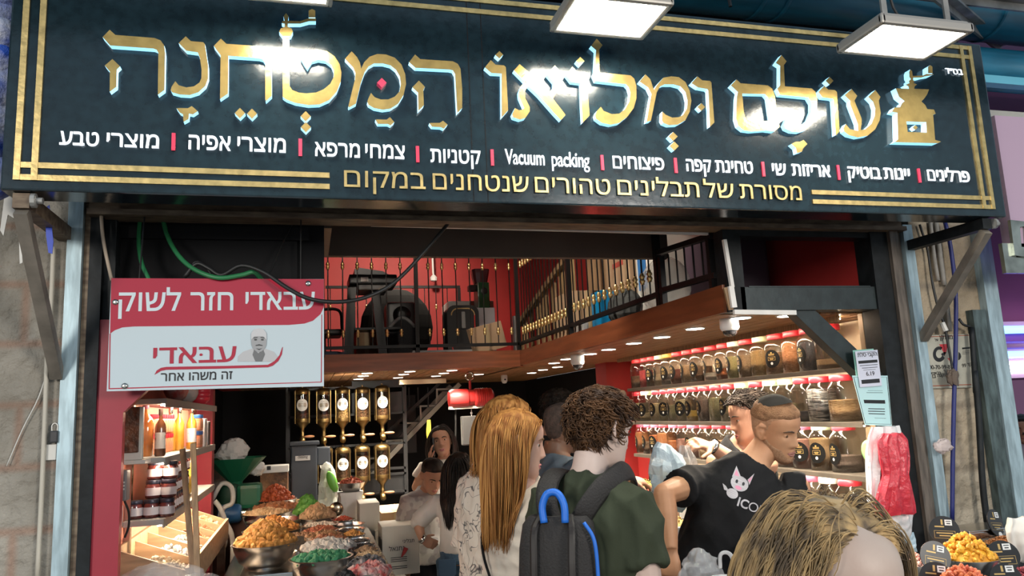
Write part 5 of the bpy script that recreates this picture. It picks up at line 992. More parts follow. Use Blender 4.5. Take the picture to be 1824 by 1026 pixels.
for k in range(5): z_ = a[2]-.045-.012*k-(.02 if k > 2 else 0); tx.box((a[0]+.01, Yb-.0022, z_), (a[0]+.115, Yb-.001, z_+.004))
tx.build('carton_print', M_blk, bx)
bxp('tall white carton behind the aisle bowls with lid open', 640, 676, 896, 985, 5.6, .30, M_wcard, 0, False); bxp('brown cardboard box behind the logo carton', 679, 734, 912, 960, 6.1, .3, M_card); bxp('dark brown box at the far wall under the rack', 676, 736, 905, 915, 6.6, .3, M_card)
bxp('low white carton between the two tall cartons', 668, 684, 945, 1000, 5.55, .25, M_wcard, 0, False)

# ================================================================ POST, PAPERS, BAGS, RIGHT PILASTER
def sheet(lab, quad, Y, m, name='notice', bars=(), texts=(), thick=.0012, th=.0):
    P = [at(x, y, Y=Y) for x, y in quad]; c = sum(P)/4; t = thing(name, lab, 'notice', c)
    MB().prism([(p[0], p[2]) for p in P], Y, Y+thick).build('paper', m, t)
    def uv(u, v): return (1-v)*((1-u)*P[0]+u*P[1])+v*((1-u)*P[3]+u*P[2])
    if bars:
        mb = MB()
        for (u0, v0, u1, v1) in bars: a, b, c_, d = uv(u0, v0), uv(u1, v0), uv(u1, v1), uv(u0, v1); mb.prism([(k[0], k[2]) for k in (a, b, c_, d)], Y-.0008, Y-.0001)
        mb.build('print', M_blk, t)
    for body, u0, u1, v in texts:
        a, b = uv(u0, v), uv(u1, v); tx = MB(); put_text(tx, body, a-V(0, .0009, 0), b-a, (P[0]-P[3]), width=np.linalg.norm(b-a), bold=.01, depth=.0006); tx.build('lettering', M_blk, t)
    return t
M_paper = mat('lilac_paper', (.58, .60, .70), .6); M_paper2 = mat('mint_paper', (.45, .68, .70), .6); M_paper3 = mat('green_paper', (.25, .52, .44), .6)
sheet('pale green sheet behind the lilac notice', [(1519, 624), (1556, 621), (1566, 690), (1528, 693)], 2.895, M_paper3)
sheet('small lilac notice with the number 6.19 taped to the black post', [(1523, 626), (1563, 623), (1571, 687), (1532, 690)], 2.885, M_paper,
      bars=[(.08, .27, .93, .35), (.12, .40, .92, .415), (.2, .47, .9, .485), (.25, .53, .8, .54), (.1, .80, .92, .91), (.1, .04, .9, .05)], texts=[('הקבי סלת', .08, .95, .20), ('6.19', .35, .72, .70)])
sheet('larger mint green certificate with a dark band taped under the lilac notice', [(1518, 669), (1581, 669), (1589, 759), (1541, 757)], 2.892, M_paper2,
      bars=[(.16, .49, .84, .56), (.35, .30, .8, .305), (.3, .34, .8, .347), (.25, .66, .8, .675), (.22, .71, .8, .725), (.22, .76, .78, .775), (.4, .85, .8, .855), (.04, .03, .96, .035), (.04, .965, .96, .97), (.02, .03, .035, .97), (.965, .03, .98, .97)])
def hangbag(lab, prof, Y, depth, m, folds=7, seed=0, amp=.012, name='carrier_bag', nu=40, nv=40):
    """hanging bundle of bags: closed pillow whose width follows prof [(py, px left, px right)]"""
    rg = np.random.default_rng(seed); pys = [a for a, *_ in prof]; vv = []; ph = rg.random(6)*6
    for j in range(nv+1):
        py = pys[0]+(pys[-1]-pys[0])*j/nv; l = np.interp(py, pys, [a[1] for a in prof]); r = np.interp(py, pys, [a[2] for a in prof])
        A = at(l, py, Y=Y); B = at(r, py, Y=Y); c = (A+B)/2; hw = (B[0]-A[0])/2; env = math.sin(PI*min(1, max(.02, (j+.5)/(nv+1))))**.35
        for i in range(nu):
            a = 2*PI*i/nu; f_ = amp*(1.2*math.sin(folds*a+ph[0]+1.6*math.sin(j*.11+ph[1]))+.7*math.sin(folds*1.9*a+ph[2]+j*.12)+.25*math.sin(j*.6+3*a+ph[3]))
            vv.append((c[0]+(hw+f_*.25)*math.cos(a), Y+(depth*env+f_)*math.sin(a), c[2]+amp*.5*math.sin(5*a+ph[4])))
    ff = [(j*nu+i, j*nu+(i+1) % nu, (j+1)*nu+(i+1) % nu, (j+1)*nu+i) for j in range(nv) for i in range(nu)]+[tuple(range(nu))[::-1], tuple(nv*nu+i for i in range(nu))]
    return tag(MB().add(vv, ff).build(name, m, None, 55), lab, 'bag')
M_redbag = mat('red_bag_film', (.52, .035, .055), .28, bump=.5, bscale=30); M_whbag = mat('white_bag_film', (.66, .66, .66), .35, bump=.5, bscale=24)
hangbag('bundle of red carrier bags hanging on the black post', [(772, 1572, 1606), (785, 1562, 1616), (815, 1566, 1620), (845, 1572, 1617), (875, 1562, 1624), (918, 1552, 1633)], 2.82, .026, M_redbag, 9, 1, .006)
hangbag('bunch of white carrier bags gathered behind the red ones', [(760, 1552, 1602), (775, 1546, 1606), (800, 1542, 1590), (840, 1544, 1575), (880, 1546, 1572), (912, 1545, 1566)], 2.862, .02, M_whbag, 7, 2, .005)
hangbag('white carrier bag end showing below the red bags', [(905, 1578, 1626), (935, 1583, 1625), (962, 1585, 1622)], 2.862, .018, M_whbag, 4, 3, .005)
hangbag('pale blue bag film below the white carrier bags', [(950, 1598, 1628), (985, 1604, 1634)], 2.865, .012, mat('blue_film', (.45, .60, .68), .3), 4, 4, .004)
# stone pilaster: plate, cables, strap
YP = 2.905
pl = thing('alarm_plate', 'dirty cream alarm company plate with a black ring and red triangles on the stone pilaster', 'plate', at(1690, 650, Y=YP))
def pp(a, b): p = at(1640+a/8.55, 580+b/8.55, Y=YP); return (p[0], p[2])
MB().prism([pp(20, 150), pp(770, 125), pp(800, 940), pp(95, 960)], YP, YP+.006).build('plate', mat('dirty_cream', (.46, .44, .36), .6, noise=.35, nscale=9), pl)
def pf(name, polys, m):
    mb = MB()
    for p in polys: mb.prism([pp(*k) for k in p], YP-.001, YP-.0001)
    mb.build(name, m, pl)
ring = [(280+95*math.cos(R_(a)), 435+118*math.sin(R_(a))) for a in range(-60, -345, -15)]; ringi = [(280+50*math.cos(R_(a)), 430+65*math.sin(R_(a))) for a in range(-345, -59, 15)]
pf('logo_ring', [ring+ringi, [(310, 430), (350, 405), (385, 405), (360, 460), (320, 450)], [(575, 400), (605, 430), (615, 475), (600, 510), (570, 530)]], M_blk); pf('logo_triangle', [[(280, 285), (420, 280), (370, 450)], [(405, 495), (450, 495), (450, 550)]], mat('sign_red', (.48, .03, .04), .5))
pf('rule', [[(120, 165), (760, 140), (760, 150), (120, 177)], [(95, 915), (770, 890), (770, 902), (95, 928)]], mat('rust_red', (.30, .08, .04), .6))
pf('caption_bar', [[(630, 335), (745, 325), (745, 350), (630, 362)]]+[[(635, 385+22*k), (742, 380+22*k), (742, 385+22*k), (635, 391+22*k)] for k in range(3)], M_blk)
for body, x0, x1, yb in (('-700-70-99-8', 70, 450, 668), ('על', 215, 265, 240), ('מותקן', 290, 490, 238), ('חר', 75, 120, 750), ('אירוע', 140, 240, 748), ('כל', 255, 305, 745), ('מוקד', 350, 470, 738), ('למס', 80, 160, 805), ('בו', 180, 230, 802), ('מותקנת', 255, 450, 798), ('99', 630, 690, 640), ('מוקד', 710, 830, 635)):
    a, b = pp(x0, yb), pp(x1, yb-8); tx = MB(); put_text(tx, body, (a[0], YP-.001, a[1]), (b[0]-a[0], 0, b[1]-a[1]), (0, 0, 1), width=b[0]-a[0], bold=.01, depth=.0008); tx.build('lettering', M_blk, pl)
def vstrip(lab, pts, r, m, name='conduit', cat='pipe', flat=1.0):
    P = [at(x, y, Y=Y) for x, y, Y in pts]; return tag(MB().tube(smoothpath(P, 4), r, 7, flat=flat).build(name, m, None, True), lab, cat)
M_blue2 = mat('blue_hose', (.012, .018, .13), .5); M_old = mat('old_grey_conduit', (.30, .28, .25), .7, noise=.4, nscale=14)
vstrip('long dark blue hose running down the stone pilaster', [(1683, 395, 2.88), (1693, 440, 2.87), (1702, 520, 2.86), (1702, 620, 2.86), (1699, 720, 2.86), (1697, 820, 2.87), (1696, 930, 2.88)], .0095, M_blue2, 'hose', 'hose')
vstrip('pale conduit beside the blue hose at the top of the pilaster', [(1667, 395, 2.90), (1674, 450, 2.90), (1682, 508, 2.90)], .011, M_old); vstrip('second pale conduit hugging the first', [(1657, 395, 2.905), (1663, 450, 2.905), (1671, 500, 2.905)], .009, M_old); vstrip('short pale conduit lower on the pilaster', [(1687, 545, 2.90), (1692, 590, 2.90)], .010, M_old)
vstrip('crooked black cable along the stone pilaster', [(1638, 400, 2.90), (1652, 445, 2.895), (1660, 500, 2.89), (1670, 545, 2.885), (1682, 580, 2.88), (1690, 620, 2.88), (1697, 660, 2.86)], .0055, M_rubber, 'cable', 'cable')
vstrip('dark pipe stub at the right edge of the pilaster', [(1730, 583, 2.875), (1734, 640, 2.875), (1738, 700, 2.875)], .012, M_dsteel, 'pipe_stub'); vstrip('second dark pipe by the neighbour frame', [(1736, 660, 2.87), (1743, 740, 2.87), (1750, 860, 2.87), (1758, 930, 2.87)], .014, M_dsteel, 'pipe_stub')
vstrip('dark cable tail hooked at the pilaster edge', [(1708, 568, 2.88), (1716, 578, 2.87), (1728, 582, 2.875)], .006, M_rubber, 'cable', 'cable')
crumple('brown rag tied to the blue hose by the alarm plate', at(1697, 672, Y=2.855), .035, (.8, .5, 1.1), mat('brown_rag', (.12, .09, .07), .9), 'rag', 4, .4, 'rag', 18)
crumple('torn pale plastic caught behind the blue hose', at(1680, 795, Y=2.86), .045, (1.1, .4, .7), film('pink_film', (.62, .52, .50), .6), 'plastic_scrap', 8, .4, 'plastic', 18)
tag(MB().tube(smoothpath([at(1678, 575, Y=2.88), at(1685, 590, Y=2.87)]), .012, 8).build('cable_connector', M_offwhite), 'white cable connector above the alarm plate', 'connector')
# left pilaster: pipe, padlock, torn tape, blue tarp
vstrip('thin cream pipe running down the left stone pilaster', [(95, 440, 2.90), (91, 540, 2.90), (84, 640, 2.90), (80, 740, 2.90), (75, 860, 2.90), (66, 1040, 2.90)], .0075, mat('cream_pipe', (.50, .46, .38), .6))
vstrip('thin pale string hanging on the left stone pilaster', [(90, 640, 2.90), (70, 705, 2.905), (40, 765, 2.91), (12, 830, 2.91)], .002, M_offwhite, 'string', 'string')
p = at(97, 777, Y=2.90); t = thing('padlock', 'small black padlock hanging by the galvanised strip', 'padlock', p); MB().bbox(p+V(-.012, -.01, -.022), p+V(.012, .008, .018), .004).build('lock_body', M_blackpl, t); MB().tube(smoothpath([p+V(-.008, 0, .018), p+V(-.008, 0, .036), p+V(0, 0, .043), p+V(.008, 0, .036), p+V(.008, 0, .018)]), .003, 6).build('shackle', M_chrome, t)
tag(MB().bbox(at(82, 820, Y=2.92)+V(0, -.012, 0), at(103, 791, Y=2.92)+V(0, -.002, 0), .002).build('hasp_plate', M_offwhite), 'pale hasp plate under the padlock', 'hasp')
for k, (pts, m, lab) in enumerate((([(8, 348), (45, 345), (47, 372), (40, 385), (38, 430), (40, 468), (35, 470), (34, 430), (30, 392), (14, 382), (6, 420), (0, 410), (4, 380)], M_offwhite, 'torn white tape dangling under the sign end'), ([(80, 370), (88, 365), (95, 430), (93, 452), (86, 450), (82, 420)], mat('blue_tape', (.01, .05, .45), .4), 'scrap of blue tape behind the left bracket'))):
    tag(MB().prism([(at(x, y, Y=2.72)[0], at(x, y, Y=2.72)[2]) for x, y in pts], 2.72, 2.723).build('torn_tape', m), lab, 'tape')
mb = MB(); rg = np.random.default_rng(4)
for k in range(9):
    z0 = 3.25-.09*k; mb.ball((-.95+.03*rg.random(), 2.58+.05*rg.random(), z0), .07+.03*rg.random(), 10, sc=(.7, .5, 1.1), rot=(rg.random(), rg.random(), rg.random()))
tag(mb.build('blue_tarp', mat('blue_tarp', (.015, .07, .42), .4, noise=.8, nscale=9, color2=(.42, .44, .46), bump=.5), None, True), 'bunched blue and white tarpaulin hanging beside the sign end', 'tarp')
# neighbour shop: lilac board, neon
nb = thing('neighbour_board', 'lilac neighbour shop board with silver letters cut by the picture edge', 'sign', (3.6, 2.72, 2.3)); MB().box((3.12, 2.70, 2.335), (4.6, 2.76, 3.015)).build('panel', M_lilac, nb)
M_mirror = mat('mirror_letter', (.42, .45, .40), .18, .9, noise=.5, nscale=9)
def np_(x, y): p = at(x, y, Y=2.69); return (p[0], p[2])
mb = MB(); mb.prism([np_(x, y) for x, y in ((1798, 392), (1806, 455), (1860, 462), (1850, 398))], 2.685, 2.70, holes=[[np_(x, y) for x, y in ((1815, 405), (1818, 440), (1828, 441), (1825, 403))]]); mb.build('letter', M_mirror, nb)
MB().box((3.05, 2.70, 2.262), (4.6, 2.72, 2.40)).build('silver_skirt', M_mirror, nb)
M_neonb = emitter('blue_neon', (.08, .22, 1.0), 5); M_neonw = emitter('white_neon', (.90, .78, 1.0), 5)
for py, m, lab in ((587, M_neonb, 'blue neon tube on the purple neighbour wall'), (616, mat('violet_tube', (.25, .14, .30), .3), 'unlit violet tube between the neon tubes'), (632, M_neonb, 'second blue neon tube under the violet one'), (655, M_neonw, 'wide white neon tube on the purple wall')):
    z = at(1800, py, Y=3.25)[2]; r = .022 if py < 640 else .035; tag(MB().tube([(3.30, 3.25, z), (6, 3.25, z)], r, 10).build('neon_tube', m, None, True), lab, 'neon tube')
lamp('neon_light', 'AREA', (3.9, 2.9, 2.0), .8, (.72, .45, 1.0), .5, (3.9, 3.4, 1.9))
struct(MB().box((3.27, 3.24, 2.06), (6, 3.30, 2.10)).box((3.27, 3.24, 1.80), (6, 3.30, 1.99)), 'trim_21', M_lilac)

# ================================================================ STREET-SIDE SPICE STAND (lower right)
stn = thing('spice_stand', 'dark spice stand in front of the stone pilaster', 'stand', (2.7, 2.45, 0)); MB().bbox((2.02, 2.05, .96), (3.4, 2.80, 1.0), .006).build('counter', M_dsteel, stn); MB().box((2.06, 2.12, 0), (3.36, 2.78, .96)).build('cabinet', M_dsteel, stn)
SB = [(1722, 993, 2.45, 50, (.70, .38, .03), (.62, .26, .02), .011, .085, 'steel bowl heaped with bright yellow-orange dried fruit'), (1622, 1004, 2.62, 34, (.64, .45, .38), (.52, .16, .12), .010, .04, 'steel bowl of pink and white crumbs under the hanging bags'),
      (1718, 1036, 2.20, 44, (.66, .20, .07), (.52, .10, .05), .010, .05, 'steel bowl of coral orange pieces at the bottom edge'), (1790, 968, 2.60, 34, (.44, .18, .06), None, .006, .03, 'bowl of brown-orange powder by the white paper bag'), (1822, 1030, 2.35, 32, (.26, .03, .04), (.16, .02, .03), .012, .03, 'bowl of dark red dried fruit at the corner')]
for i, (px, py, Y, hw, c, c2, ps, hh, lab) in enumerate(SB):
    p = at(px, py, Y=Y); dd = float((p-CAM) @ cf); r = hw*dd/FPX; z = p[2]; t = thing('spice_bowl', lab, 'bowl', (p[0], p[1], 1.0)); dep = min(.11, z-1.001)
    MB().lathe([(r*.6, z-dep), (r*.85, z-dep*.7), (r*.97, z-dep*.2), (r*1.04, z), (r*1.04, z+.003), (r*.97, z+.002), (r*.9, z-dep*.3), (0, z-dep*.9)], (p[0], p[1], 0), 30).build('bowl_body', M_bowl, t, 60)
    mb = MB(); heap(mb, p[0], p[1], z-.006, r*.95, r*.95, hh, ps, int(80+r*r*9000), 150+i, .6); mb.build('goods', mat(f'stand_goods_{i}', c, .55, noise=1 if c2 else .3, nscale=30, color2=c2), t)['kind'] = 'stuff'
t = thing('steel_tray', 'shallow steel tray at the foot of the pilaster', 'tray', at(1740, 940, Y=2.72)); p = at(1705, 945, Y=2.72); q = at(1785, 938, Y=2.72); MB().bbox((p[0], 2.66, p[2]-.03), (q[0], 2.79, p[2]), .006).build('tray_body', M_chrome, t); MB().bbox((p[0]-.01, 2.65, p[2]), (q[0]+.01, 2.80, p[2]+.006), .002).build('rim', M_chrome, t); MB().box((p[0]+.02, 2.68, 1.0), (q[0]-.02, 2.78, p[2]-.03)).build('riser', M_offwhite, t)
tagd = None
def spice_tag(lab, px, py, Y, rz, ry, r=.056):
    p = at(px, py, Y=Y); t = thing('spice_tag', lab, 'tag', p, 0, 'round black spice tags on sticks')
    M_ = np.array(Euler((R_(-12), ry, rz)).to_matrix()); mb = MB(); N = 30
    def L(x, y, z): return p+M_ @ V(x, y, z)
    def disc(rx, rz_, y0, y1, cx=0, cz=0, mbx=None):
        vv = [L(cx+rx*math.cos(2*PI*k/N), y, cz+rz_*math.sin(2*PI*k/N)) for y in (y0, y1) for k in range(N)]; mbx.add(vv, [tuple(range(N)), tuple(range(N, 2*N))[::-1]]+[(k, (k+1) % N, N+(k+1) % N, N+k) for k in range(N)])
    def quad(mbx, x0, x1, z0, z1, y=-.0028): mbx.add([L(x0, y, z0), L(x1, y, z0), L(x1, y, z1), L(x0, y, z1)], [(0, 1, 2, 3)])
    disc(r, r, -.002, .002, mbx=mb); mb.build('disc', mat('tag_black', (.012, .012, .012), .3), t)
    m2 = MB(); quad(m2, .004, .030, .020, .042); m2.build('price_sticker', M_white, t)
    m3 = MB()
    for z_ in (-.002, -.030): quad(m3, -.038, .038, z_, z_+.0012)
    for x_ in (-.038, .0368): quad(m3, x_, x_+.0012, -.030, -.002)
    quad(m3, -.030, .030, -.012, -.008); quad(m3, -.02, .02, -.022, -.018); quad(m3, -.034, .0, .012, .017); quad(m3, -.010, -.003, .022, .042)
    m3.build('gold_print', M_labg, t); m4 = MB(); quad(m4, .008, .026, .034, .037, -.0032); quad(m4, .010, .024, .025, .029, -.0032); m4.build('price_print', M_blk, t)
    m5 = MB(); disc(.011, .011, -.004, .003, .010, -r+.006, m5); m5.build('clip', M_white, t); MB().tube([L(.010, .004, -r+.01), V(*L(.010, .004, -r))*V(1, 1, 0)+V(0, 0, 1.0)], .0025, 6).build('stick', M_chrome, t)
spice_tag('round black tag standing behind the yellow-orange heap', 1682, 945, 2.62, R_(-30), R_(3)); spice_tag('round black tag leaning before the pink crumbs', 1666, 992, 2.42, R_(-16), R_(14), .056)
spice_tag('round black tag seen edge-on near the steel tray', 1773, 931, 2.66, R_(14), R_(8), .054); spice_tag('round black tag between the yellow heap and white paper bag', 1787, 990, 2.38, R_(-34), R_(-4), .054)
spice_tag('black tag cut by the picture edge under the leaning tag', 1668, 1030, 2.30, R_(-28), R_(6), .054); spice_tag('black tag cut by the picture edge below the white paper bag', 1792, 1030, 2.30, R_(-34), R_(-3), .05)
hangbag('crumpled white paper bag at the edge of the spice stand', [(922, 1796, 1840), (945, 1794, 1840), (975, 1803, 1840), (1000, 1812, 1838)], 2.50, .035, mat('white_paper', (.70, .66, .60), .7), 5, 7, .006, 'paper_bag')

# side counter with spice trays before the jar shelves
sc_ = thing('side_counter', 'black counter with steel spice trays under the jar shelves', 'counter', (2.2, 4.3, 0)); MB().bbox((1.78, 3.86, 1.10), (2.42, 5.7, 1.14), .006).bbox((1.46, 3.24, 1.10), (1.90, 3.86, 1.14), .006).build('counter_top', M_dsteel, sc_); MB().box((1.84, 3.9, 0), (2.40, 5.6, 1.10)).box((1.50, 3.28, 0), (1.86, 3.9, 1.10)).build('cabinet', M_dsteel, sc_)
M_redsp = grain('red_spice', (.36, .045, .02)); M_gsp = grain('green_spice', (.30, .26, .06)); M_ysp = grain('ochre_spice', (.44, .28, .08))
for i, (px, py, m, lab) in enumerate(((1158, 884, M_redsp, 'tray heaped with dark red spice on the side counter'), (1158, 906, M_gsp, 'tray heaped with greenish spice on the side counter'), (1180, 933, M_ysp, 'tray of ochre spice nearest the vendor on the side counter'), (1145, 868, M_gsp, 'tray of olive spice farthest along the side counter'), (1100, 858, M_ysp, 'tray of ochre spice behind the pale boy'))):
    p = at(px, py, Z=1.19); t = thing('spice_tray', lab, 'tray', (p[0], p[1], 1.14), 0, 'spice trays on the side counter'); MB().bbox((p[0]-.13, p[1]-.09, 1.141), (p[0]+.13, p[1]+.09, 1.185), .006).build('tray_body', M_bowl, t); mb = MB(); heap(mb, p[0], p[1], 1.186, .12, .085, .06, .006, 120, 300+i); mb.build('goods', m, t)['kind'] = 'stuff'

# ================================================================ PEOPLE
def remesh(mb, voxel, sm=2, fac=.5):
    me = mb.mesh('tmp', M_white); o = bpy.data.objects.new('tmp', me); COL.objects.link(o)
    m = o.modifiers.new('r', 'REMESH'); m.mode = 'VOXEL'; m.voxel_size = voxel; m.use_smooth_shade = True
    if sm: s = o.modifiers.new('s', 'SMOOTH'); s.iterations = sm; s.factor = fac
    r = evaluated(o); bpy.data.objects.remove(o); bpy.data.meshes.remove(me); r.shade_smooth() if hasattr(r, 'shade_smooth') else None; return r
def skin(name, c, c2): return mat(name, c, .48, noise=.3, nscale=7, color2=c2, spec=.35, bump=.04, bscale=220)
def cloth(name, c, c2=None, **k): return mat(name, c, .85, noise=.18, nscale=5, color2=c2, bump=.22, bscale=14, spec=.2, **k)
def hairmat(name, c, c2, st=(38, 38, 3)): return mat(name, c, .55, noise=1, nscale=1.0, color2=c2, stretch=st, thresh=(.38, .62), spec=.25, bump=.15, bscale=1.5)
HP = [(-.118, .012, .072, .045), (-.112, .028, .083, .022), (-.098, .043, .088, -.008), (-.078, .053, .087, -.035), (-.052, .061, .086, -.070), (-.022, .067, .086, -.088), (.008, .071, .085, -.096), (.033, .074, .090, -.101), (.058, .075, .089, -.101), (.082, .070, .077, -.092), (.102, .056, .053, -.070), (.114, .034, .024, -.040), (.119, .010, .0, -.014)]
def head_surface(nz=72, na=72, face=1.0):
    zs = [p[0] for p in HP]; Z = np.linspace(zs[0], zs[-1], nz); vv = np.zeros((nz, na, 3))
    cub = lambda k: np.convolve(np.pad(np.interp(Z, zs, [p[k] for p in HP]), 3, 'edge'), np.ones(7)/7, 'valid')
    W, F_, B = cub(1), cub(2), cub(3); g = lambda t, s: np.exp(-(t/s)**2)
    for i, z in enumerate(Z):
        a = np.linspace(0, 2*PI, na, endpoint=False); ca, sa = np.cos(a), np.sin(a); q = (np.abs(ca)**2.25+np.abs(sa)**2.25)**(-1/2.25)
        x = W[i]*q*sa; cy = (F_[i]+B[i])/2; y = cy+(F_[i]-B[i])/2*q*ca; fr = np.clip(ca, 0, 1)
        nose = np.interp(z, [-.048, -.042, -.032, -.02, 0, .018, .028], [0, .012, .026, .021, .013, .005, 0]); nw = np.interp(z, [-.045, -.03, 0, .02], [.017, .014, .0095, .008])
        d = nose*g(x, nw)+.004*g(z+.034, .007)*g(np.abs(x)-.015, .006)
        d += -.010*g(np.abs(x)-.032, .017)*g(z-.006, .012)+.004*g(z-.024, .008)*g(np.abs(x)-.028, .024)
        d += .0065*g(x, .021)*g(z+.060, .0055)+.007*g(x, .018)*g(z+.074, .006)-.004*g(x, .024)*g(z+.067, .003)+.005*g(x, .02)*g(z+.098, .012)+.005*g(np.abs(x)-.047, .016)*g(z+.02, .018)-.003*g(x, .007)*g(z+.05, .006)
        y = y+d*fr*face; vv[i] = np.stack([x, y, np.full(na, z)], 1)
    ff = [(i*na+k, (i+1)*na+k, (i+1)*na+(k+1) % na, i*na+(k+1) % na) for i in range(nz-1) for k in range(na)]+[tuple(range(na)), tuple((nz-1)*na+k for k in range(na))[::-1]]
    return vv.reshape(-1, 3), ff
HV, HF = head_surface()
def hair_line(a, kind):
    a = np.abs(a)
    if kind == 'low': return np.interp(a, [0, 40, 65, 80, 95, 110, 180], [.070, .066, .045, -.015, -.01, -.055, -.085])
    if kind == 'fore': return np.interp(a, [0, 30, 50, 78, 100, 180], [.100, .086, .040, -.02, -.08, -.09])
    if kind == 'fade': return np.interp(a, [0, 40, 65, 85, 110, 180], [.068, .066, .055, .035, .03, .02])
    if kind == 'high': return np.interp(a, [0, 40, 65, 85, 110, 180], [.078, .072, .058, .02, -.02, -.06])
    return np.interp(a, [0, 40, 62, 80, 100, 180], [.078, .068, .035, -.02, -.08, -.09])
def orient(th, pitch=0, roll=0):
    """head axes: yaw th (0 looks into the shop), pitch down positive, roll toward the right ear positive"""
    return np.array((Matrix.Rotation(R_(th), 3, 'Z') @ Matrix.Rotation(R_(-pitch), 3, 'X') @ Matrix.Rotation(R_(roll), 3, 'Y')))
def hand(mb, wr, d, n, side, curl=.35, s=1.0, spread=.0):
    d = np.array(d, float); d /= np.linalg.norm(d); n = np.array(n, float); n -= d*(n @ d); n /= np.linalg.norm(n); lat = np.cross(d, n)*side
    mb.tube([wr-d*.02*s, wr+d*.01*s, wr+d*.04*s, wr+d*.07*s, wr+d*.09*s], [k*s for k in (.026, .028, .039, .043, .036)], 12, flat=.42, side=lat)
    for i, (L, r) in enumerate(((.070, .0088), (.080, .0092), (.074, .0088), (.058, .0078))):
        b = wr+d*(.083-.004*abs(i-1.2))*s+lat*(.031-.0205*i)*s; dd = d+lat*(.05-.04*i+spread*(1.5-i)); P = [b-d*.012*s, b]; ang = 0
        for k in range(3):
            ang += curl*(1+.12*i)*(.7 if k == 0 else 1); q = dd*math.cos(ang)-n*math.sin(ang); q /= np.linalg.norm(q); P.append(P[-1]+q*L*s*(.45, .30, .25)[k])
        mb.tube(P, [r*s*k for k in (1.05, 1.05, 1.0, .92, .72)], 8)
    b = wr+d*.022*s+lat*.026*s; q1 = d*.62+lat*.72-n*.30; q1 /= np.linalg.norm(q1); q2 = d*.85+lat*.30-n*.42; q2 /= np.linalg.norm(q2)
    mb.tube([b, b+q1*.035*s, b+q1*.035*s+q2*.030*s, b+q1*.035*s+q2*.056*s], [k*s for k in (.013, .011, .0098, .0075)], 8)
SPZ = [.80, .95, 1.07, 1.28, 1.46, 1.60]
class Fig:
    def __init__(s, name, label, head, th, H=None, th_head=None, pitch=0, roll=0, wd=1.0, dp=1.0, pelvis=None, neck=None, arms=None, skin_m=None, group=None, sh=.178, sh_roll=0, hs=1.0, th_hip=None):
        """head: world eye-level centre of the head"""
        s.hd = np.array(head, float); s.H = H or s.hd[2]/1.62*1.75; s.k = k = s.H/1.75; s.th = th; s.wd = wd; s.dp = dp; s.skin = skin_m; s.hs = hs*min(1, k**.35)
        s.r = V(math.cos(R_(th)), math.sin(R_(th)), 0); s.f = V(-math.sin(R_(th)), math.cos(R_(th)), 0)
        hip = th if th_hip is None else th_hip; s.rh = V(math.cos(R_(hip)), math.sin(R_(hip)), 0)
        s.O = orient(th if th_head is None else th_head, pitch, roll); hf = s.O @ V(0, 1, 0); hu = s.O @ V(0, 0, 1)
        nk = s.hd-hu*.105*s.hs-hf*.022; s.neck = np.array(neck, float) if neck is not None else nk-V(0, 0, .030*k)-s.f*.012
        pv = np.array(pelvis, float) if pelvis is not None else V(s.neck[0], s.neck[1], .95*k)
        w_ = pv+(s.neck-pv)*.235-s.f*.012*k; c_ = pv+(s.neck-pv)*.647-s.f*.005*k; lo = pv-(s.neck-pv)*.30; lo[:2] = pv[:2]; s.sp = [lo, pv, w_, c_, s.neck, nk+hu*.03]; s.pv = pv
        up = s.neck-c_; up /= np.linalg.norm(up); rs = s.r*math.cos(R_(sh_roll))+V(0, 0, 1)*math.sin(R_(sh_roll)); s.rs = rs; s.up = up
        s.sh = {1: s.neck+rs*sh*k*wd-up*.078*k, -1: s.neck-rs*sh*k*wd-up*.078*k}; s.el = {}; s.wr = {}; s.hdir = {}; s.hn = {}; s.curl = {}; arms = arms or {}
        for e in (1, -1):
            A = arms.get(e, {}); s.el[e] = np.array(A.get('el', s.sh[e]+V(0, 0, -.29*k)+s.r*e*.045-s.f*.02)); s.wr[e] = np.array(A.get('wr', s.el[e]+V(0, 0, -.25*k)+s.f*.07+s.r*e*.0))
            s.hdir[e] = np.array(A.get('hd', s.wr[e]-s.el[e])); s.hn[e] = np.array(A.get('hn', s.r*e)); s.curl[e] = A.get('curl', .35)
        s.root = thing(name, label, 'person', (pv[0], pv[1], 0), 0, group)
    def spine(s, z): return np.array([np.interp(z, SPZ, [p[i] for p in s.sp]) for i in range(3)])
    def rings(s, mb, prof, n=28, infl=0.0):
        vv = []; k = s.k
        for z, wx, dy in prof:
            c = s.spine(z); u = s.spine(z+.02)-s.spine(z-.02); u /= np.linalg.norm(u); t = min(1, max(0, (z-.95)/.45)); r = s.rh*(1-t)+s.rs*t; r = r-u*(r @ u); r /= np.linalg.norm(r); f = np.cross(u, r)
            for i in range(n):
                a = 2*PI*i/n; q = (abs(math.cos(a))**2.3+abs(math.sin(a))**2.3)**(-1/2.3); vv.append(c+r*(wx*k*s.wd+infl)*q*math.cos(a)+f*(dy*k*s.dp+infl)*q*math.sin(a))
        K = len(prof); mb.add(vv, [(i*n+j, i*n+(j+1) % n, (i+1)*n+(j+1) % n, (i+1)*n+j) for i in range(K-1) for j in range(n)]+[tuple(range(n))[::-1], tuple((K-1)*n+j for j in range(n))])
    TOR = [(.83, .10, .09), (.87, .155, .108), (.94, .168, .118), (1.02, .152, .108), (1.09, .140, .100), (1.18, .148, .106), (1.27, .163, .114), (1.33, .168, .112), (1.375, .160, .098), (1.415, .125, .084), (1.45, .082, .068), (1.50, .056, .058), (1.56, .054, .058), (1.60, .052, .060)]
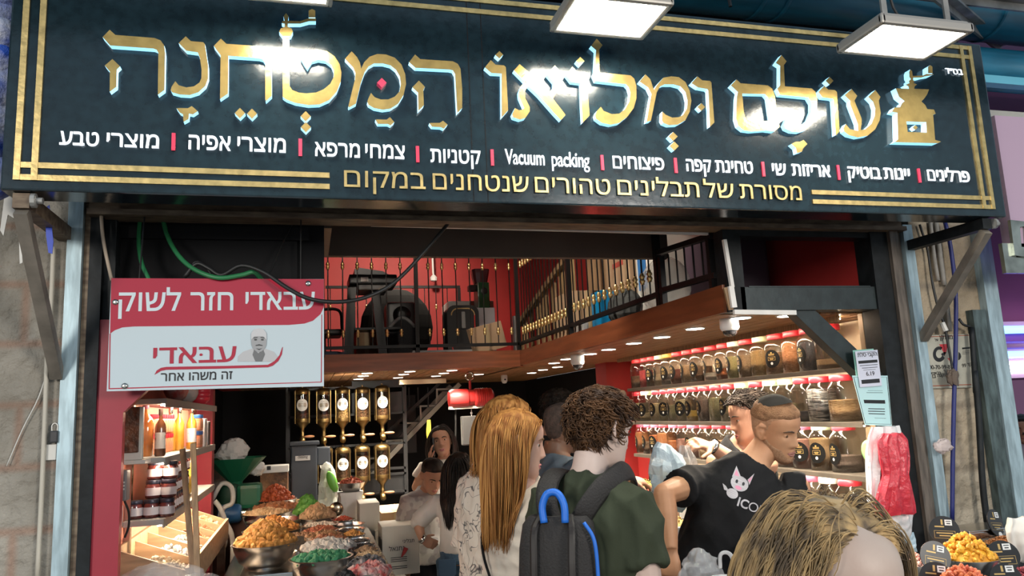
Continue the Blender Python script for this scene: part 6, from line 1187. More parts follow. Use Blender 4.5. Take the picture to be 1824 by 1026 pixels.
    def body(s, voxel=.006, female=False, ears=True):
        mb = MB(); k = s.k; s.rings(mb, s.TOR)
        for e in (1, -1):
            m1 = s.sh[e]*.5+s.el[e]*.5; m2 = s.el[e]*.62+s.wr[e]*.38; g = .88 if female else 1.0
            mb.tube([s.sh[e]-s.rs*e*.04*k, s.sh[e], m1, s.el[e]], [k*g*q for q in (.055, .056, .047, .040)], 12); mb.ball(s.el[e], .040*k*g, 12); mb.ball(s.sh[e], .056*k*g, 12)
            mb.tube([s.el[e], m2, s.wr[e]], [k*g*q for q in (.040, .041, .027)], 12); hand(mb, s.wr[e], s.hdir[e], s.hn[e], 1 if e > 0 else -1, s.curl[e], k*(.90 if female else 1.0))
            hp = s.pv+s.rh*e*.088*k-V(0, 0, .06*k); kn = V(hp[0], hp[1], .50*k)+s.f*.02; an = V(hp[0], hp[1], .09*k); mb.tube([hp, hp*.5+kn*.5, kn, kn*.6+an*.4, an], [k*q for q in (.088, .076, .057, .056, .040)], 12); mb.tube([an+V(0, 0, -.04*k)-s.f*.05*k, an+V(0, 0, -.045*k)+s.f*.06*k, an+V(0, 0, -.06*k)+s.f*.15*k], [k*q for q in (.038, .042, .025)], 10, flat=.9)
        hv = (HV*s.hs) @ s.O.T+s.hd; mb.add(hv, HF)
        if ears:
            for e in (1, -1):
                def E(x, y, z): return s.hd+s.O @ (V(x, y, z)*s.hs)
                mb.tube([E(e*.068, .002, -.026), E(e*.079, -.006, -.030), E(e*.085, -.020, -.012), E(e*.087, -.026, .010), E(e*.083, -.016, .026), E(e*.074, .0, .022)], [.006, .0075, .0075, .008, .008, .006], 8); mb.ball(E(e*.074, -.010, -.002), .019*s.hs, 10, sc=(.35, .8, 1.35), rot=(0, 0, R_(s.th)))
        me = remesh(mb, voxel, 2, .4); me.materials.clear(); me.materials.append(s.skin); me.transform(Matrix.Translation(-Vector(s.root.location)))
        o = bpy.data.objects.new('body', me); COL.objects.link(o); o.parent = s.root; s.bo = o
        return s
    def attach(s, me, name, m):
        me.materials.clear(); me.materials.append(m); me.transform(Matrix.Translation(-Vector(s.root.location))); o = bpy.data.objects.new(name, me); COL.objects.link(o); o.parent = s.root; return o
    def part(s, mb, name, m, smooth=True): return mb.build(name, m, s.root, smooth)
    def folds(s, me, amp=.004, seed=1):
        rg = np.random.default_rng(seed); n = len(me.vertices); co = np.zeros(n*3); no = np.zeros(n*3); me.vertices.foreach_get('co', co); me.vertices.foreach_get('normal', no); co = co.reshape(-1, 3); no = no.reshape(-1, 3); d = np.zeros(n)
        for _ in range(7):
            q = rg.normal(size=3)*V(1, 1, .7); q *= rg.uniform(22, 55)/np.linalg.norm(q); w2 = rg.normal(size=3)*9; ph = rg.random()*6; d += (1-np.abs(np.sin(co @ q+1.6*np.sin(co @ w2+ph)+ph)))*(.5+.5*np.sin(co @ w2*.6+ph*2))
        d -= d.mean(); co += no*(d*amp/1.4)[:, None]; me.vertices.foreach_set('co', co.ravel()); me.update()
    def shirt(s, m, hem=.90, neck_w=.085, sleeve=.6, infl=.013, loose=0.0, voxel=.009, name='shirt', amp=.004, seed=1, tank=False, long=False, female=False):
        mb = MB(); k = s.k; g = .9 if female else 1.0
        pr = [(hem, .168, .120), (.98, .168, .120), (1.06, .160+loose*.5, .116), (1.16, .160+loose*.5, .118), (1.27, .168+loose*.3, .120), (1.335, .171, .114), (1.38, .162, .100), (1.42, .126 if not tank else .10, .084), (1.452, neck_w, .068), (1.472, neck_w*.80, .060)]; s.rings(mb, [q for q in pr if q[0] == hem or q[0] > hem+.03], infl=infl)
        for e in (1, -1):
            if tank: continue
            a = s.sh[e]; b = s.el[e]; q = a+(b-a)*min(1, sleeve); w_ = infl+.006
            mb.tube([a-s.rs*e*.05*k, a, a*.5+q*.5, q], [k*g*.050+w_, k*g*.054+w_, k*g*.052+w_+.002, k*g*.050+w_+.005], 14)
            if long:
                mb.ball(b, k*g*.042+w_, 12); c = b+(s.wr[e]-b)*.96 if long is True else b+(s.wr[e]-b)*long; mb.tube([b, b*.5+c*.5, c], [k*g*.042+w_, k*g*.040+w_, k*g*.030+w_], 12)
        me = remesh(mb, voxel, 3, .5); s.folds(me, amp, seed); s.shirt_o = s.attach(me, name, m); return s.shirt_o
    def trousers(s, m, top=.96, name='trousers', voxel=.012):
        mb = MB(); k = s.k; s.rings(mb, [(.84, .14, .115), (.88, .165, .118), (.94, .172, .122), (top, .168, .120)], infl=.006)
        for e in (1, -1):
            hp = s.pv+s.rh*e*.088*k-V(0, 0, .06*k); kn = V(hp[0], hp[1], .50*k)+s.f*.02; an = V(hp[0], hp[1], .07*k); mb.tube([hp, hp*.5+kn*.5, kn, an], [k*q for q in (.100, .088, .070, .062)], 12)
        me = remesh(mb, voxel, 2); s.folds(me, .003, 5); return s.attach(me, name, m)
    def shoes(s, m):
        for e in (1, -1):
            hp = s.pv+s.rh*e*.088*s.k; mb = MB(); mb.tube([V(hp[0], hp[1], .055)-s.f*.07, V(hp[0], hp[1], .06), V(hp[0], hp[1], .05)+s.f*.09, V(hp[0], hp[1], .04)+s.f*.18], [.045, .052, .048, .03], 10, flat=.8); v = np.concatenate(mb.v); mb.v = [np.c_[v[:, :2], np.maximum(v[:, 2], .0)]]; s.part(mb, 'shoe', m)
    def Hd(s, x, y, z): return s.hd+s.O @ (V(x, y, z)*s.hs)
    def face(s, iris=(.10, .05, .02), brow=(.03, .02, .015), lip=(.42, .16, .14), look=0.0, lids=.35):
        for e in (1, -1):
            c = V(e*.032, .0612, .005); mb = MB(); mb.ball(s.Hd(*c), .0122*s.hs, 14); ey = s.part(mb, 'eye', mat('eye_white', (.66, .62, .58), .15))
            mb = MB(); g_ = c+V(look*.006, .0112, -.001); mb.ball(s.Hd(*g_), .0058*s.hs, 10, sc=(1, 1, 1)); mb.build('iris', mat('iris_%02d' % int(iris[0]*100), iris, .15), ey, True)
            mb = MB(); K, N = 5, 10; vv = []
            for i in range(K+1):
                for j in range(N+1):
                    lo = math.asin(max(-1, min(1, lids-.1))); th_ = lo+(PI/2-lo)*i/K; ph = -1.25+2.5*j/N; vv.append(s.Hd(*(c+.0134*V(math.cos(th_)*math.sin(ph), math.cos(th_)*math.cos(ph), math.sin(th_)))))
            mb.add(vv, [(i*(N+1)+j, i*(N+1)+j+1, (i+1)*(N+1)+j+1, (i+1)*(N+1)+j) for i in range(K) for j in range(N)]); s.part(mb, 'eyelid', s.skin)
            mb = MB(); mb.tube([s.Hd(e*x, y, z) for x, y, z in ((.013, .0890, .0225), (.025, .0870, .0275), (.038, .0800, .0275), (.050, .0665, .021))], [.0028, .0040, .0036, .0015], 6); s.part(mb, 'eyebrow', mat('brow_%02d' % int(brow[0]*100), brow, .7))
        mb = MB(); mb.tube([s.Hd(x, y, z) for x, y, z in ((-.023, .0835, -.0665), (-.012, .0915, -.0625), (0, .0935, -.064), (.012, .0915, -.0625), (.023, .0835, -.0665))], [.0012, .0038, .0036, .0038, .0012], 8, flat=.9); mb.tube([s.Hd(x, y, z) for x, y, z in ((-.021, .083, -.068), (-.010, .0905, -.0735), (0, .0925, -.075), (.010, .0905, -.0735), (.021, .083, -.068))], [.0012, .0040, .0046, .0040, .0012], 8, flat=.9); s.part(mb, 'lips', mat('lips_%02d%02d' % (int(lip[0]*100), int(lip[1]*100)), lip, .4))
    def hair(s, m, kind='low', t=.012, rough=.004, top=1.0, seed=1, name='hair'):
        v = HV.copy(); a = np.degrees(np.arctan2(v[:, 0], v[:, 1]-(-.008))); mask = np.clip((v[:, 2]-hair_line(a, kind))/.016, 0, 1) if kind != 'beard' else np.clip((np.interp(np.abs(a), [0, 14, 30, 60, 84, 100], [-.082, -.078, -.050, -.036, -.004, -.2])-v[:, 2])/.010, 0, 1)*np.clip((.075-np.abs(v[:, 2]+.06))/.01, 0, 1); mask = mask*mask*(3-2*mask); rg = np.random.default_rng(seed)
        n = v*V(1, .8, 1)-V(0, 0, .0); n /= np.linalg.norm(n, axis=1, keepdims=True); ns = np.zeros(len(v))
        for _ in range(12): q = rg.normal(size=3)*rg.uniform(60, 210); ns += np.sin(v @ q+rg.random()*6)
        thick = t*(.55+.45*np.clip((v[:, 2]+.02)/.09, 0, 1)*top)+rough*ns/2.5; v = v+n*(mask*thick-(1-mask)*.004)[:, None]
        mb = MB(); mb.add((v*s.hs) @ s.O.T+s.hd, HF); return s.part(mb, name, m)
    def tufts(s, m, n=300, ln=.035, r=.004, curl=1.0, kind='low', seed=2, out=.01, droop=.3, name='hair_locks', zmin=-1):
        rg = np.random.default_rng(seed); v = HV; a = np.degrees(np.arctan2(v[:, 0], v[:, 1]+.008)); ok = np.where((v[:, 2] > hair_line(a, kind)+.006) & (v[:, 2] > zmin))[0]; mb = MB()
        for i in rg.choice(ok, n):
            p = v[i].copy(); nn = p*V(1, .8, 1)+V(0, 0, .0); nn /= np.linalg.norm(nn); tg = np.cross(nn, rg.normal(size=3)); tg /= np.linalg.norm(tg); b = np.cross(nn, tg); P = []; L = ln*rg.uniform(.7, 1.3)
            for k in range(6):
                f_ = k/5; ph = f_*3.4*curl; P.append(p+nn*(out*.4+out*1.2*math.sin(f_*2.2))+(tg*math.sin(ph)+b*(1-math.cos(ph)))*L*.42+tg*L*.25*f_-V(0, 0, droop*L*f_*f_))
            mb.tube([s.hd+s.O @ (q*s.hs) for q in P], [r, r*1.1, r, r*.9, r*.7, r*.25], 5)
        return s.part(mb, name, m)
    def strands(s, m, n=260, drop=.3, r=.0055, seed=3, name='long_hair', kind='long', spread=.012, nf=4, flat=.5, infl=.012, seg=.022, yface=.025, pull=1.6, dv=.12):
        """long hair: locks grow from the scalp, slide over the head and fall over the shoulders"""
        rg = np.random.default_rng(seed); v = HV; a = np.degrees(np.arctan2(v[:, 0], v[:, 1]+.008)); ok = np.where((v[:, 2] > hair_line(a, kind)+.004))[0]; w_ = np.ones(len(ok)); w_[v[ok][:, 2] > .1] = .35; w_ /= w_.sum(); mb = MB()
        R = V(.074+infl, .098+infl, .119+infl)*s.hs; k = s.k; up = s.O @ V(0, 0, 1)
        for i in rg.choice(ok, n, p=w_):
            p = v[i]*s.hs*1.02; side = 1 if p[0] > rg.normal()*.005 else -1; R2 = R*(1+rg.random()*dv); end = s.hd[2]-drop*rg.uniform(.72, 1.05)
            vel = s.O @ (V(side*.9, -.45-.3*rg.random(), .10) if p[2] > .06 else V(side*.25, -.5, -.7)); P = [s.hd+s.O @ p]; jit = rg.normal(size=3)*spread
            for q in range(60):
                vel = vel*.66+V(0, 0, -.42)+jit; x0 = P[-1]; lo = (x0-s.hd)
                if lo[2] < -.07: lx = lo @ s.r; vel = vel-s.r*pull*np.sign(lx)*max(0, abs(lx)-.035)
                vel /= np.linalg.norm(vel); x = x0+vel*seg; l = s.O.T @ (x-s.hd)
                lim = yface if l[2] < .055 else yface+(l[2]-.055)*1.6
                if l[1] > lim: l[1] = l[1]*.55+lim*.45
                e = np.sqrt(((l/R2)**2).sum())
                if e < 1 and l[2] > -.10:
                    l[:2] = l[:2]/max(.25, math.sqrt(max(1e-6, (l[0]/R2[0])**2+(l[1]/R2[1])**2)))*math.sqrt(max(0.02, 1-(l[2]/R2[2])**2)) if l[2] < .05 else l[:2]/e; l[2] = l[2] if l[2] < .05 else l[2]/e
                x = s.hd+s.O @ l; zz = x[2]
                if zz < s.neck[2]+.03:
                    t = (zz-s.pv[2])/(s.neck[2]-s.pv[2]); c = s.pv+(s.neck-s.pv)*t; lx = (x-c) @ s.rs; ly = (x-c) @ s.f; sw = np.interp(t, [0, .6, .85, .95, 1.06], [.17, .19, .20, .16, .06])*k*s.wd; sd = np.interp(t, [0, .6, .85, 1.0], [.142, .150, .132, .088])*k*s.dp; e = math.sqrt((lx/sw)**2+(ly/sd)**2)
                    if e < 1:
                        g = sd*math.sqrt(max(0, 1-min(1, (lx/sw)**2))); ly = -g-.004-.03*rg.random() if ly < .05 else g+.006; x = c+s.rs*lx+s.f*ly
                P.append(x)
                if zz < end: break
            if len(P) > 3:
                A = np.array(P)
                for _ in range(3): A[1:-1] = A[1:-1]*.5+(A[:-2]+A[2:])*.25
                K = len(A); mb.tube(list(A), [r*(.75+.35*math.sin(PI*min(1, j/K+.1)))*(1 if j < K-4 else (K-j)/5) for j in range(K)], nf, flat=flat)
        return s.part(mb, name, m, 180 if False else True)
from mathutils.bvhtree import BVHTree
def decal(fig, target, mbsrc, name, m, axis, off=.0025, parent=None):
    """print that lies on the surface of a garment"""
    dg = bpy.context.evaluated_depsgraph_get(); bv = BVHTree.FromPolygons([tuple(v.co) for v in target.data.vertices], [tuple(p.vertices) for p in target.data.polygons]); axis = Vector(axis).normalized(); rt = Vector(fig.root.location)
    for arr in mbsrc.v:
        for i in range(len(arr)):
            p = Vector(arr[i])-rt; h = bv.ray_cast(p-axis*.5, axis)
            if h[0] is not None: arr[i] = np.array(h[0]-axis*off+rt)
    return mbsrc.build(name, m, target, None)

SK_FAIR = skin('fair_skin', (.60, .38, .29), (.52, .29, .22)); SK_TAN = skin('tan_skin', (.50, .27, .15), (.43, .21, .11)); SK_OLIVE = skin('olive_skin', (.46, .26, .17), (.39, .20, .13)); SK_DARK = skin('dark_skin', (.23, .12, .075), (.18, .09, .055)); SK_PALE = skin('pale_skin', (.58, .45, .39), (.50, .36, .30))
H_BLACK = hairmat('black_hair', (.012, .009, .008), (.028, .020, .016)); H_GING = hairmat('ginger_hair', (.25, .094, .022), (.47, .225, .064), (60, 60, 4)); H_BROWN = hairmat('brown_curls', (.030, .014, .007), (.105, .048, .019), (34, 34, 26)); H_BLOND = hairmat('dark_blonde_hair', (.11, .078, .05), (.44, .29, .13), (44, 44, 2)); H_DK = hairmat('dark_hair', (.008, .006, .005), (.018, .013, .010), (20, 20, 14)); H_DK.node_tree.nodes['Principled BSDF'].inputs['Specular IOR Level'].default_value = .06; H_BUZZ = mat('buzzed_hair', (.05, .035, .028), .8, noise=.5, nscale=60, color2=(.10, .065, .05), bump=.6, bscale=260)
C_WHITE = cloth('white_cotton', (.66, .63, .58)); C_WHITE2 = cloth('white_cotton_warm', (.66, .57, .47)); C_BLACK = cloth('black_cotton', (.012, .012, .013)); C_GREEN = cloth('dark_green_cotton', (.040, .048, .028)); C_BLUE = cloth('grey_blue_cotton', (.115, .145, .175)); C_JEANS = mat('denim', (.045, .10, .17), .8, noise=.5, nscale=26, color2=(.07, .14, .22), bump=.3, bscale=120); C_DARK = cloth('dark_trousers', (.015, .016, .02)); C_SHOE = mat('dark_shoe', (.02, .02, .02), .5)
def ink(name, base, ln, sc, dist=.022):
    m = cloth(name, base); nt = m.node_tree; b = nt.nodes['Principled BSDF']; t = nt.nodes.new('ShaderNodeTexCoord'); n = nt.nodes.new('ShaderNodeTexNoise'); n.inputs['Scale'].default_value = sc; n.inputs['Detail'].default_value = 1.2; n.inputs['Distortion'].default_value = 1.2; r = nt.nodes.new('ShaderNodeValToRGB'); cr_ = r.color_ramp
    cr_.elements[0].position = .5-dist; cr_.elements[0].color = (*base, 1); cr_.elements[1].position = .5+dist; cr_.elements[1].color = (*base, 1); e = cr_.elements.new(.5); e.color = (*ln, 1)
    nt.links.new(t.outputs['Object'], n.inputs[0]); nt.links.new(n.outputs[0], r.inputs[0]); nt.links.new(r.outputs[0], b.inputs['Base Color']); return m
C_FLORAL = ink('floral_line_cotton', (.64, .55, .45), (.03, .03, .04), 15, .026); C_CAMO = mat('grey_pattern_cotton', (.42, .41, .40), .85, noise=1, nscale=16, color2=(.28, .27, .27), thresh=(.47, .53), detail=1)
def pxd(px, py, d): return at(px, py, d=d)
def face_at(px, py, d, deg):
    """yaw that looks at the camera from this pixel, turned deg towards the picture's right"""
    return 180-math.degrees(YAW+math.atan((px-912)/FPX))+deg

# ---- boy in the green T-shirt with the backpack
F = Fig('person', 'tall person with curly brown hair in dark green T-shirt wearing a backpack', pxd(1071, 768, 2.30), face_at(1071, 768, 2.3, 150), th_head=face_at(1071, 768, 2.3, 130), pitch=14, roll=0, wd=.86, sh=.155, skin_m=SK_PALE, arms={})
F.body(.005); F.shirt(C_GREEN, hem=.86, neck_w=.088, sleeve=.52, infl=.014, loose=.01, voxel=.008, amp=.010, seed=4); F.trousers(C_DARK); F.shoes(C_SHOE); F.face(brow=(.06, .035, .02))
F.hair(H_BROWN, 'low', .012, .004, 1.2, 3); F.tufts(H_BROWN, 1500, .034, .0021, 1.2, 'low', 5, .011, .35, zmin=-.01); F.tufts(H_BROWN, 900, .026, .0018, .8, 'low', 6, .003, .6); TALL = F
# ---- girl with long ginger hair
F = Fig('person', 'person with long ginger hair in white T-shirt smiling in profile', pxd(921, 790, 2.72), face_at(921, 790, 2.62, 128), th_head=face_at(921, 790, 2.62, 100), pitch=10, wd=.86, dp=.88, sh=.155, neck=pxd(930, 868, 2.72), skin_m=SK_FAIR)
F.body(.005, True); F.shirt(C_WHITE2, hem=.86, neck_w=.085, sleeve=.70, infl=.018, loose=.03, amp=.010, seed=7, female=True); F.trousers(C_JEANS); F.shoes(C_SHOE); F.face(brow=(.22, .11, .05), lip=(.50, .20, .18)); F.hair(H_GING, 'long', .006, .001, 1.0, 4); F.strands(H_GING, 900, .33, .0036, 8); GIRL = F
p = [F.neck+F.rs*(.09)-V(0, 0, .02)+F.f*.02, F.neck+F.rs*.10-F.f*.09-V(0, 0, .10), F.neck-F.rs*.02-F.f*.150-V(0, 0, .27), F.neck-F.rs*.13-F.f*.12-V(0, 0, .42), F.neck-F.rs*.19-V(0, 0, .50)]
p = [F.neck-F.rs*.10-F.f*.075-V(0, 0, .05), F.neck-F.rs*.05-F.f*.148-V(0, 0, .18), F.neck+F.rs*.03-F.f*.158-V(0, 0, .32), F.neck+F.rs*.11-F.f*.14-V(0, 0, .45), F.neck+F.rs*.185-F.f*.04-V(0, 0, .54)]
F.part(MB().tube(smoothpath(p), .011, 6, flat=.35), 'bag_strap', C_BLACK)
# ---- person in floral shirt behind her
F = Fig('person', 'person with ginger hair in cream shirt with line-drawn flowers behind the long-haired one', pxd(906, 762, 2.95), face_at(906, 762, 2.95, 125), th_head=face_at(906, 762, 2.95, 120), pitch=5, wd=.95, dp=.95, sh=.16, neck=pxd(884, 832, 3.0), skin_m=SK_FAIR)
F.body(.007, True); F.shirt(C_FLORAL, hem=.84, neck_w=.085, sleeve=.80, infl=.016, loose=.015, amp=.009, seed=9, female=True); F.trousers(ink('floral_grey', (.50, .47, .43), (.10, .10, .11), 15, .03)); F.shoes(C_SHOE); F.face(brow=(.2, .1, .05)); F.hair(H_GING, 'long', .006, .001, 1.0, 14); F.strands(H_GING, 350, .16, .0045, 18)
# ---- woman on the phone
th = face_at(783, 787, 4.2, 0); c = pxd(787, 786, 5.838)
F = Fig('person', 'black-haired person in white T-shirt holding a phone to the cheek', c, th, th_head=th-6, pitch=-4, roll=8, wd=.92, skin_m=SK_OLIVE, arms={1: dict(el=pxd(741, 868, 5.782), wr=pxd(766, 824, 5.657), hd=pxd(767, 788, 5.713)-pxd(766, 824, 5.657), hn=(-.9, .1, 0), curl=.22)})
F.body(.006, True); F.shirt(C_WHITE, hem=.88, neck_w=.095, sleeve=.55, infl=.016, amp=.005, seed=11, female=True); F.trousers(C_DARK); F.shoes(C_SHOE); F.face(brow=(.02, .015, .01), lip=(.40, .14, .15)); F.hair(H_BLACK, 'long', .006, .001, 1.0, 5); F.strands(H_BLACK, 420, .26, .0045, 12)
F.part(MB().lathe([(.031, -.012), (.034, -.008), (.034, .008), (.031, .012)], (0, 0, 0), 16, cap=False), 'wristwatch', M_chrome) if False else None
ww = MB(); ww.tube([F.wr[1]+V(0, 0, -.012), F.wr[1]+V(.002, 0, .008)], .034, 14); F.part(ww, 'wristwatch', M_chrome)
t = thing('phone', 'dark phone held against the cheek of the black-haired person', 'phone', pxd(772, 797, 5.713)); q0, q1 = pxd(774, 812, 5.699), pxd(771, 781, 5.755); MB().beam(q0, q1, .010, .065, (.1, 1, 0)).build('case', M_blackpl, t); MB().beam(q0+(q1-q0)*.72+V(.004, -.006, 0), q0+(q1-q0)*.90+V(.004, -.006, 0), .010, .03, (.1, 1, 0)).build('camera_window', M_smoke, t)
t = thing('shoulder_bag', 'black bag hanging at the side of the person on the phone', 'bag', pxd(745, 900, 5.838)); bgc = pxd(746, 900, 5.907); MB().bbox(bgc+V(-.09, -.06, -.18), bgc+V(.09, .06, .06), .03).build('bag_body', C_BLACK, t, 40); MB().tube(smoothpath([bgc+V(.0, 0, .05), pxd(760, 845, 5.727), F.sh[1]+V(.03, -.10, .0), F.sh[1]+V(.04, -.0, .075)]), .012, 6, flat=.4).build('strap', C_BLACK, t)
# ---- child and girl embracing
c = pxd(771, 848, 5.293); th = face_at(771, 848, 3.95, 25)
F = Fig('person', 'short black-haired person in grey patterned T-shirt looking down, hugged by another', c+V(0, .03, 0), th, H=1.53, th_head=th, pitch=34, wd=.88, hs=1.0, skin_m=SK_OLIVE)
F.body(.007); F.shirt(C_CAMO, hem=.84, neck_w=.08, sleeve=.75, infl=.02, loose=.03, amp=.005, seed=13); F.trousers(C_DARK); F.shoes(C_SHOE); F.face(brow=(.02, .015, .01), lids=-.2); F.hair(H_BLACK, 'high', .010, .001)
c = pxd(818, 838, 5.092); th = face_at(818, 838, 3.8, 172)
F = Fig('person', 'person with long straight black hair, white sleeves and jeans hugging the shorter one', c, th, H=1.62, th_head=th+10, pitch=12, wd=.86, skin_m=SK_OLIVE, arms={-1: dict(el=pxd(744, 930, 4.985), wr=pxd(752, 962, 4.904), hd=(.75, .1, -.35), hn=(-.2, -1, .2), curl=.35), 1: dict(el=pxd(842, 930, 5.226), wr=pxd(800, 950, 5.628), hd=(-1, .2, 0), hn=(0, 1, 0))})
F.body(.006, True); F.shirt(C_WHITE, hem=.93, neck_w=.08, sleeve=1.0, long=.28, infl=.010, amp=.004, seed=15, female=True); F.trousers(C_JEANS, 1.0); F.shoes(C_SHOE); F.face(); F.hair(H_BLACK, 'long', .006, .0, 1.0, 6); F.strands(H_BLACK, 600, .33, .0038, 16, spread=.006)
pk_ = MB(); pq = F.spine(.90)-F.f*.136; 
for e in (-1, 1): pk_.prism([(-.055+e*.075, .0), (.055+e*.075, .0), (.055+e*.075, -.09), (e*.075, -.12), (-.055+e*.075, -.09)], 0, .004); 
v = np.concatenate(pk_.v); pk_.v = [pq+np.outer(v[:, 0], F.rh)-np.outer(v[:, 1], F.f)+np.outer(v[:, 2], V(0, 0, 1))]; F.part(pk_, 'jean_pocket', mat('denim_dark', (.03, .07, .13), .8), None)
F.part(MB().tube([F.wr[-1]-V(.008, 0, -.014), F.wr[-1]+V(.01, 0, .0)], .031, 12), 'wristband', M_chrome)
# ---- man in grey-blue T-shirt and the one behind him
th = face_at(1003, 760, 3.4, 110); c = pxd(1003, 762, 3.774)
F = Fig('person', 'shaven-headed dark person in grey-blue T-shirt reaching toward the spices', c, th+20, th_head=th, pitch=8, wd=1.05, dp=1.1, skin_m=SK_DARK, arms={1: dict(el=pxd(1072, 862, 3.608), wr=pxd(1118, 852, 3.663), hd=pxd(1160, 862, 3.719)-pxd(1118, 852, 3.663), hn=(0, -.3, 1), curl=.35)})
F.body(.006); F.shirt(C_BLUE, hem=.86, neck_w=.085, sleeve=.72, infl=.018, loose=.03, amp=.009, seed=17); F.trousers(C_DARK); F.shoes(C_SHOE); F.face(); F.hair(H_BUZZ, 'low', .004, .0008)
c = pxd(997, 735, 4.163); F = Fig('person', 'dark-haired person mostly hidden behind the grey-blue T-shirt', c, th+20, th_head=th+5, pitch=6, skin_m=SK_OLIVE); F.body(.008); F.shirt(C_BLACK, hem=.86, infl=.018, seed=19); F.trousers(C_DARK); F.shoes(C_SHOE); F.face(); F.hair(H_DK, 'low', .014, .003); F.tufts(H_DK, 500, .026, .0022, .6, 'low', 8, .010)
# ---- second vendor behind
c = pxd(1335, 744, 3.72); th = face_at(1335, 744, 3.42, -70); w0 = pxd(1266, 793, 3.46)
F = Fig('person', 'curly black-haired person in black tank top holding up a clear bag', c, th+25, th_head=th, pitch=12, skin_m=SK_OLIVE, neck=pxd(1316, 796, 3.76), sh=.16, arms={-1: dict(el=pxd(1326, 838, 3.50), wr=w0, hd=pxd(1228, 787, 3.40)-w0, hn=(.1, -.5, .8), curl=.5), 1: dict()})
F.body(.006); F.shirt(C_BLACK, hem=.86, neck_w=.09, tank=True, infl=.012, seed=21); F.trousers(C_DARK); F.shoes(C_SHOE); F.face(brow=(.02, .015, .01)); F.hair(H_DK, 'high', .018, .004); F.tufts(H_DK, 1000, .030, .0021, 1.3, 'high', 9, .014)
F.part(MB().tube([w0+(F.el[-1]-w0)*.02, w0+(F.el[-1]-w0)*.10], .034, 14), 'wristwatch', M_chrome); V2 = F
# ---- vendor in the black T-shirt
th = face_at(1385, 762, 3.0, 0); hc = pxd(1381, 764, 3.02); nkp = pxd(1338, 826, 3.0); pvp = pxd(1268, 1042, 2.98)
F = Fig('person', 'person with black skullcap and black T-shirt leaning across the spice counter', hc, th+12, H=1.80, th_head=th+58, pitch=22, roll=8, wd=1.0, skin_m=SK_TAN, neck=nkp+V(0, 0, -.01), pelvis=pvp, sh_roll=6, sh=.185,
        arms={1: dict(el=pxd(1183, 880, 2.86), wr=pxd(1194, 978, 2.78), hd=pxd(1192, 1026, 2.76)-pxd(1194, 978, 2.78), hn=(-.5, -.85, .1), curl=.18), -1: dict(el=pxd(1405, 915, 2.95), wr=pxd(1352, 965, 2.80), hd=(-.4, -.6, -.5), hn=(0, -.4, .9))})
F.body(.0045); F.shirt(C_BLACK, hem=.84, neck_w=.098, sleeve=.52, infl=.012, loose=.0, voxel=.008, amp=.008, seed=23); F.trousers(C_DARK); F.shoes(C_SHOE); F.face(brow=(.08, .045, .025), lip=(.36, .16, .13), lids=-.25)
F.hair(mat('reddish_crop', (.20, .095, .04), .7, noise=.6, nscale=50, color2=(.30, .15, .07), bump=.5, bscale=200), 'fade', .006, .0012, 1.2, 7); F.hair(mat('stubble', (.33, .17, .09), .75, noise=.5, nscale=90, color2=(.42, .23, .13)), 'low', .0022, .0002, 1.0, 8, 'hair_fade')
F.hair(mat('beard_stubble', (.26, .135, .07), .75, noise=.5, nscale=120, color2=(.36, .20, .11)), 'beard', .0035, .0003, 0, 11, 'beard')
kp = MB(); vv = []; K, N = 8, 28
for i in range(K+1):
    for j in range(N):
        t_ = R_(46)*i/K; a_ = 2*PI*j/N; q = V(math.sin(t_)*math.cos(a_), math.sin(t_)*math.sin(a_), math.cos(t_)); q = np.array(Matrix.Rotation(R_(22), 3, 'X')) @ q; vv.append(F.Hd(*(q*V(.092, .118, .139)+V(0, -.004, .0))))
kp.add(vv, [(i*N+j, (i+1)*N+j, (i+1)*N+(j+1) % N, i*N+(j+1) % N) for i in range(K) for j in range(N)]); F.part(kp, 'skullcap', cloth('skullcap_felt', (.035, .032, .028))); VEND = F
# print on his chest
fx = F.rs*-1.0; ax = -F.f; lc = pxd(1319, 873, 2.9); ex = pxd(1362, 898, 2.95)-pxd(1310, 878, 2.95); ex /= np.linalg.norm(ex); ez = np.cross(ex, F.f*-1); ez = ez*(1 if ez[2] > 0 else -1); ez /= np.linalg.norm(ez)
def dl(polys, name, m, off=.003):
    from mathutils.geometry import tessellate_polygon
    mb = MB()
    for pl in polys:
        n0 = 0; vv = [lc+ex*a+ez*b for a, b in pl]; tr = tessellate_polygon([[Vector((a, b, 0)) for a, b in pl]]); mb.add(vv, [tuple(t) for t in tr])
    return decal(F, F.shirt_o, mb, name, m, -F.f, off)
el2 = lambda cx, cy, rx, ry, n=18: [(cx+rx*math.cos(2*PI*k/n), cy+ry*math.sin(2*PI*k/n)) for k in range(n)]
M_pg = mat('print_grey', (.42, .40, .42), .6); M_pp = mat('print_pink', (.62, .25, .36), .6)
dl([el2(-.012, .022, .034, .028), [(-.045, .035), (-.040, .080), (-.012, .045)], [(.012, .046), (.030, .078), (.024, .030)], el2(-.028, -.022, .022, .018), [(-.06, -.02), (-.072, .0), (-.058, -.005), (-.04, -.02)]], 'animal_print', M_pg)
dl([[(-.039, .044), (-.037, .068), (-.020, .046)], [(.014, .046), (.026, .066), (.022, .038)], el2(-.012, .006, .013, .007)], 'pink_print', M_pp, .0045)
dl([el2(-.024, .026, .005, .007), el2(.002, .026, .005, .007)], 'eye_print', M_blk, .0048)
tx = MB(); put_text(tx, 'ICON', lc+ex*.0-ez*.058, ex, ez, width=.115, height=.034, bold=.03); decal(F, F.shirt_o, tx, 'word_print', M_pg, -F.f, .004)
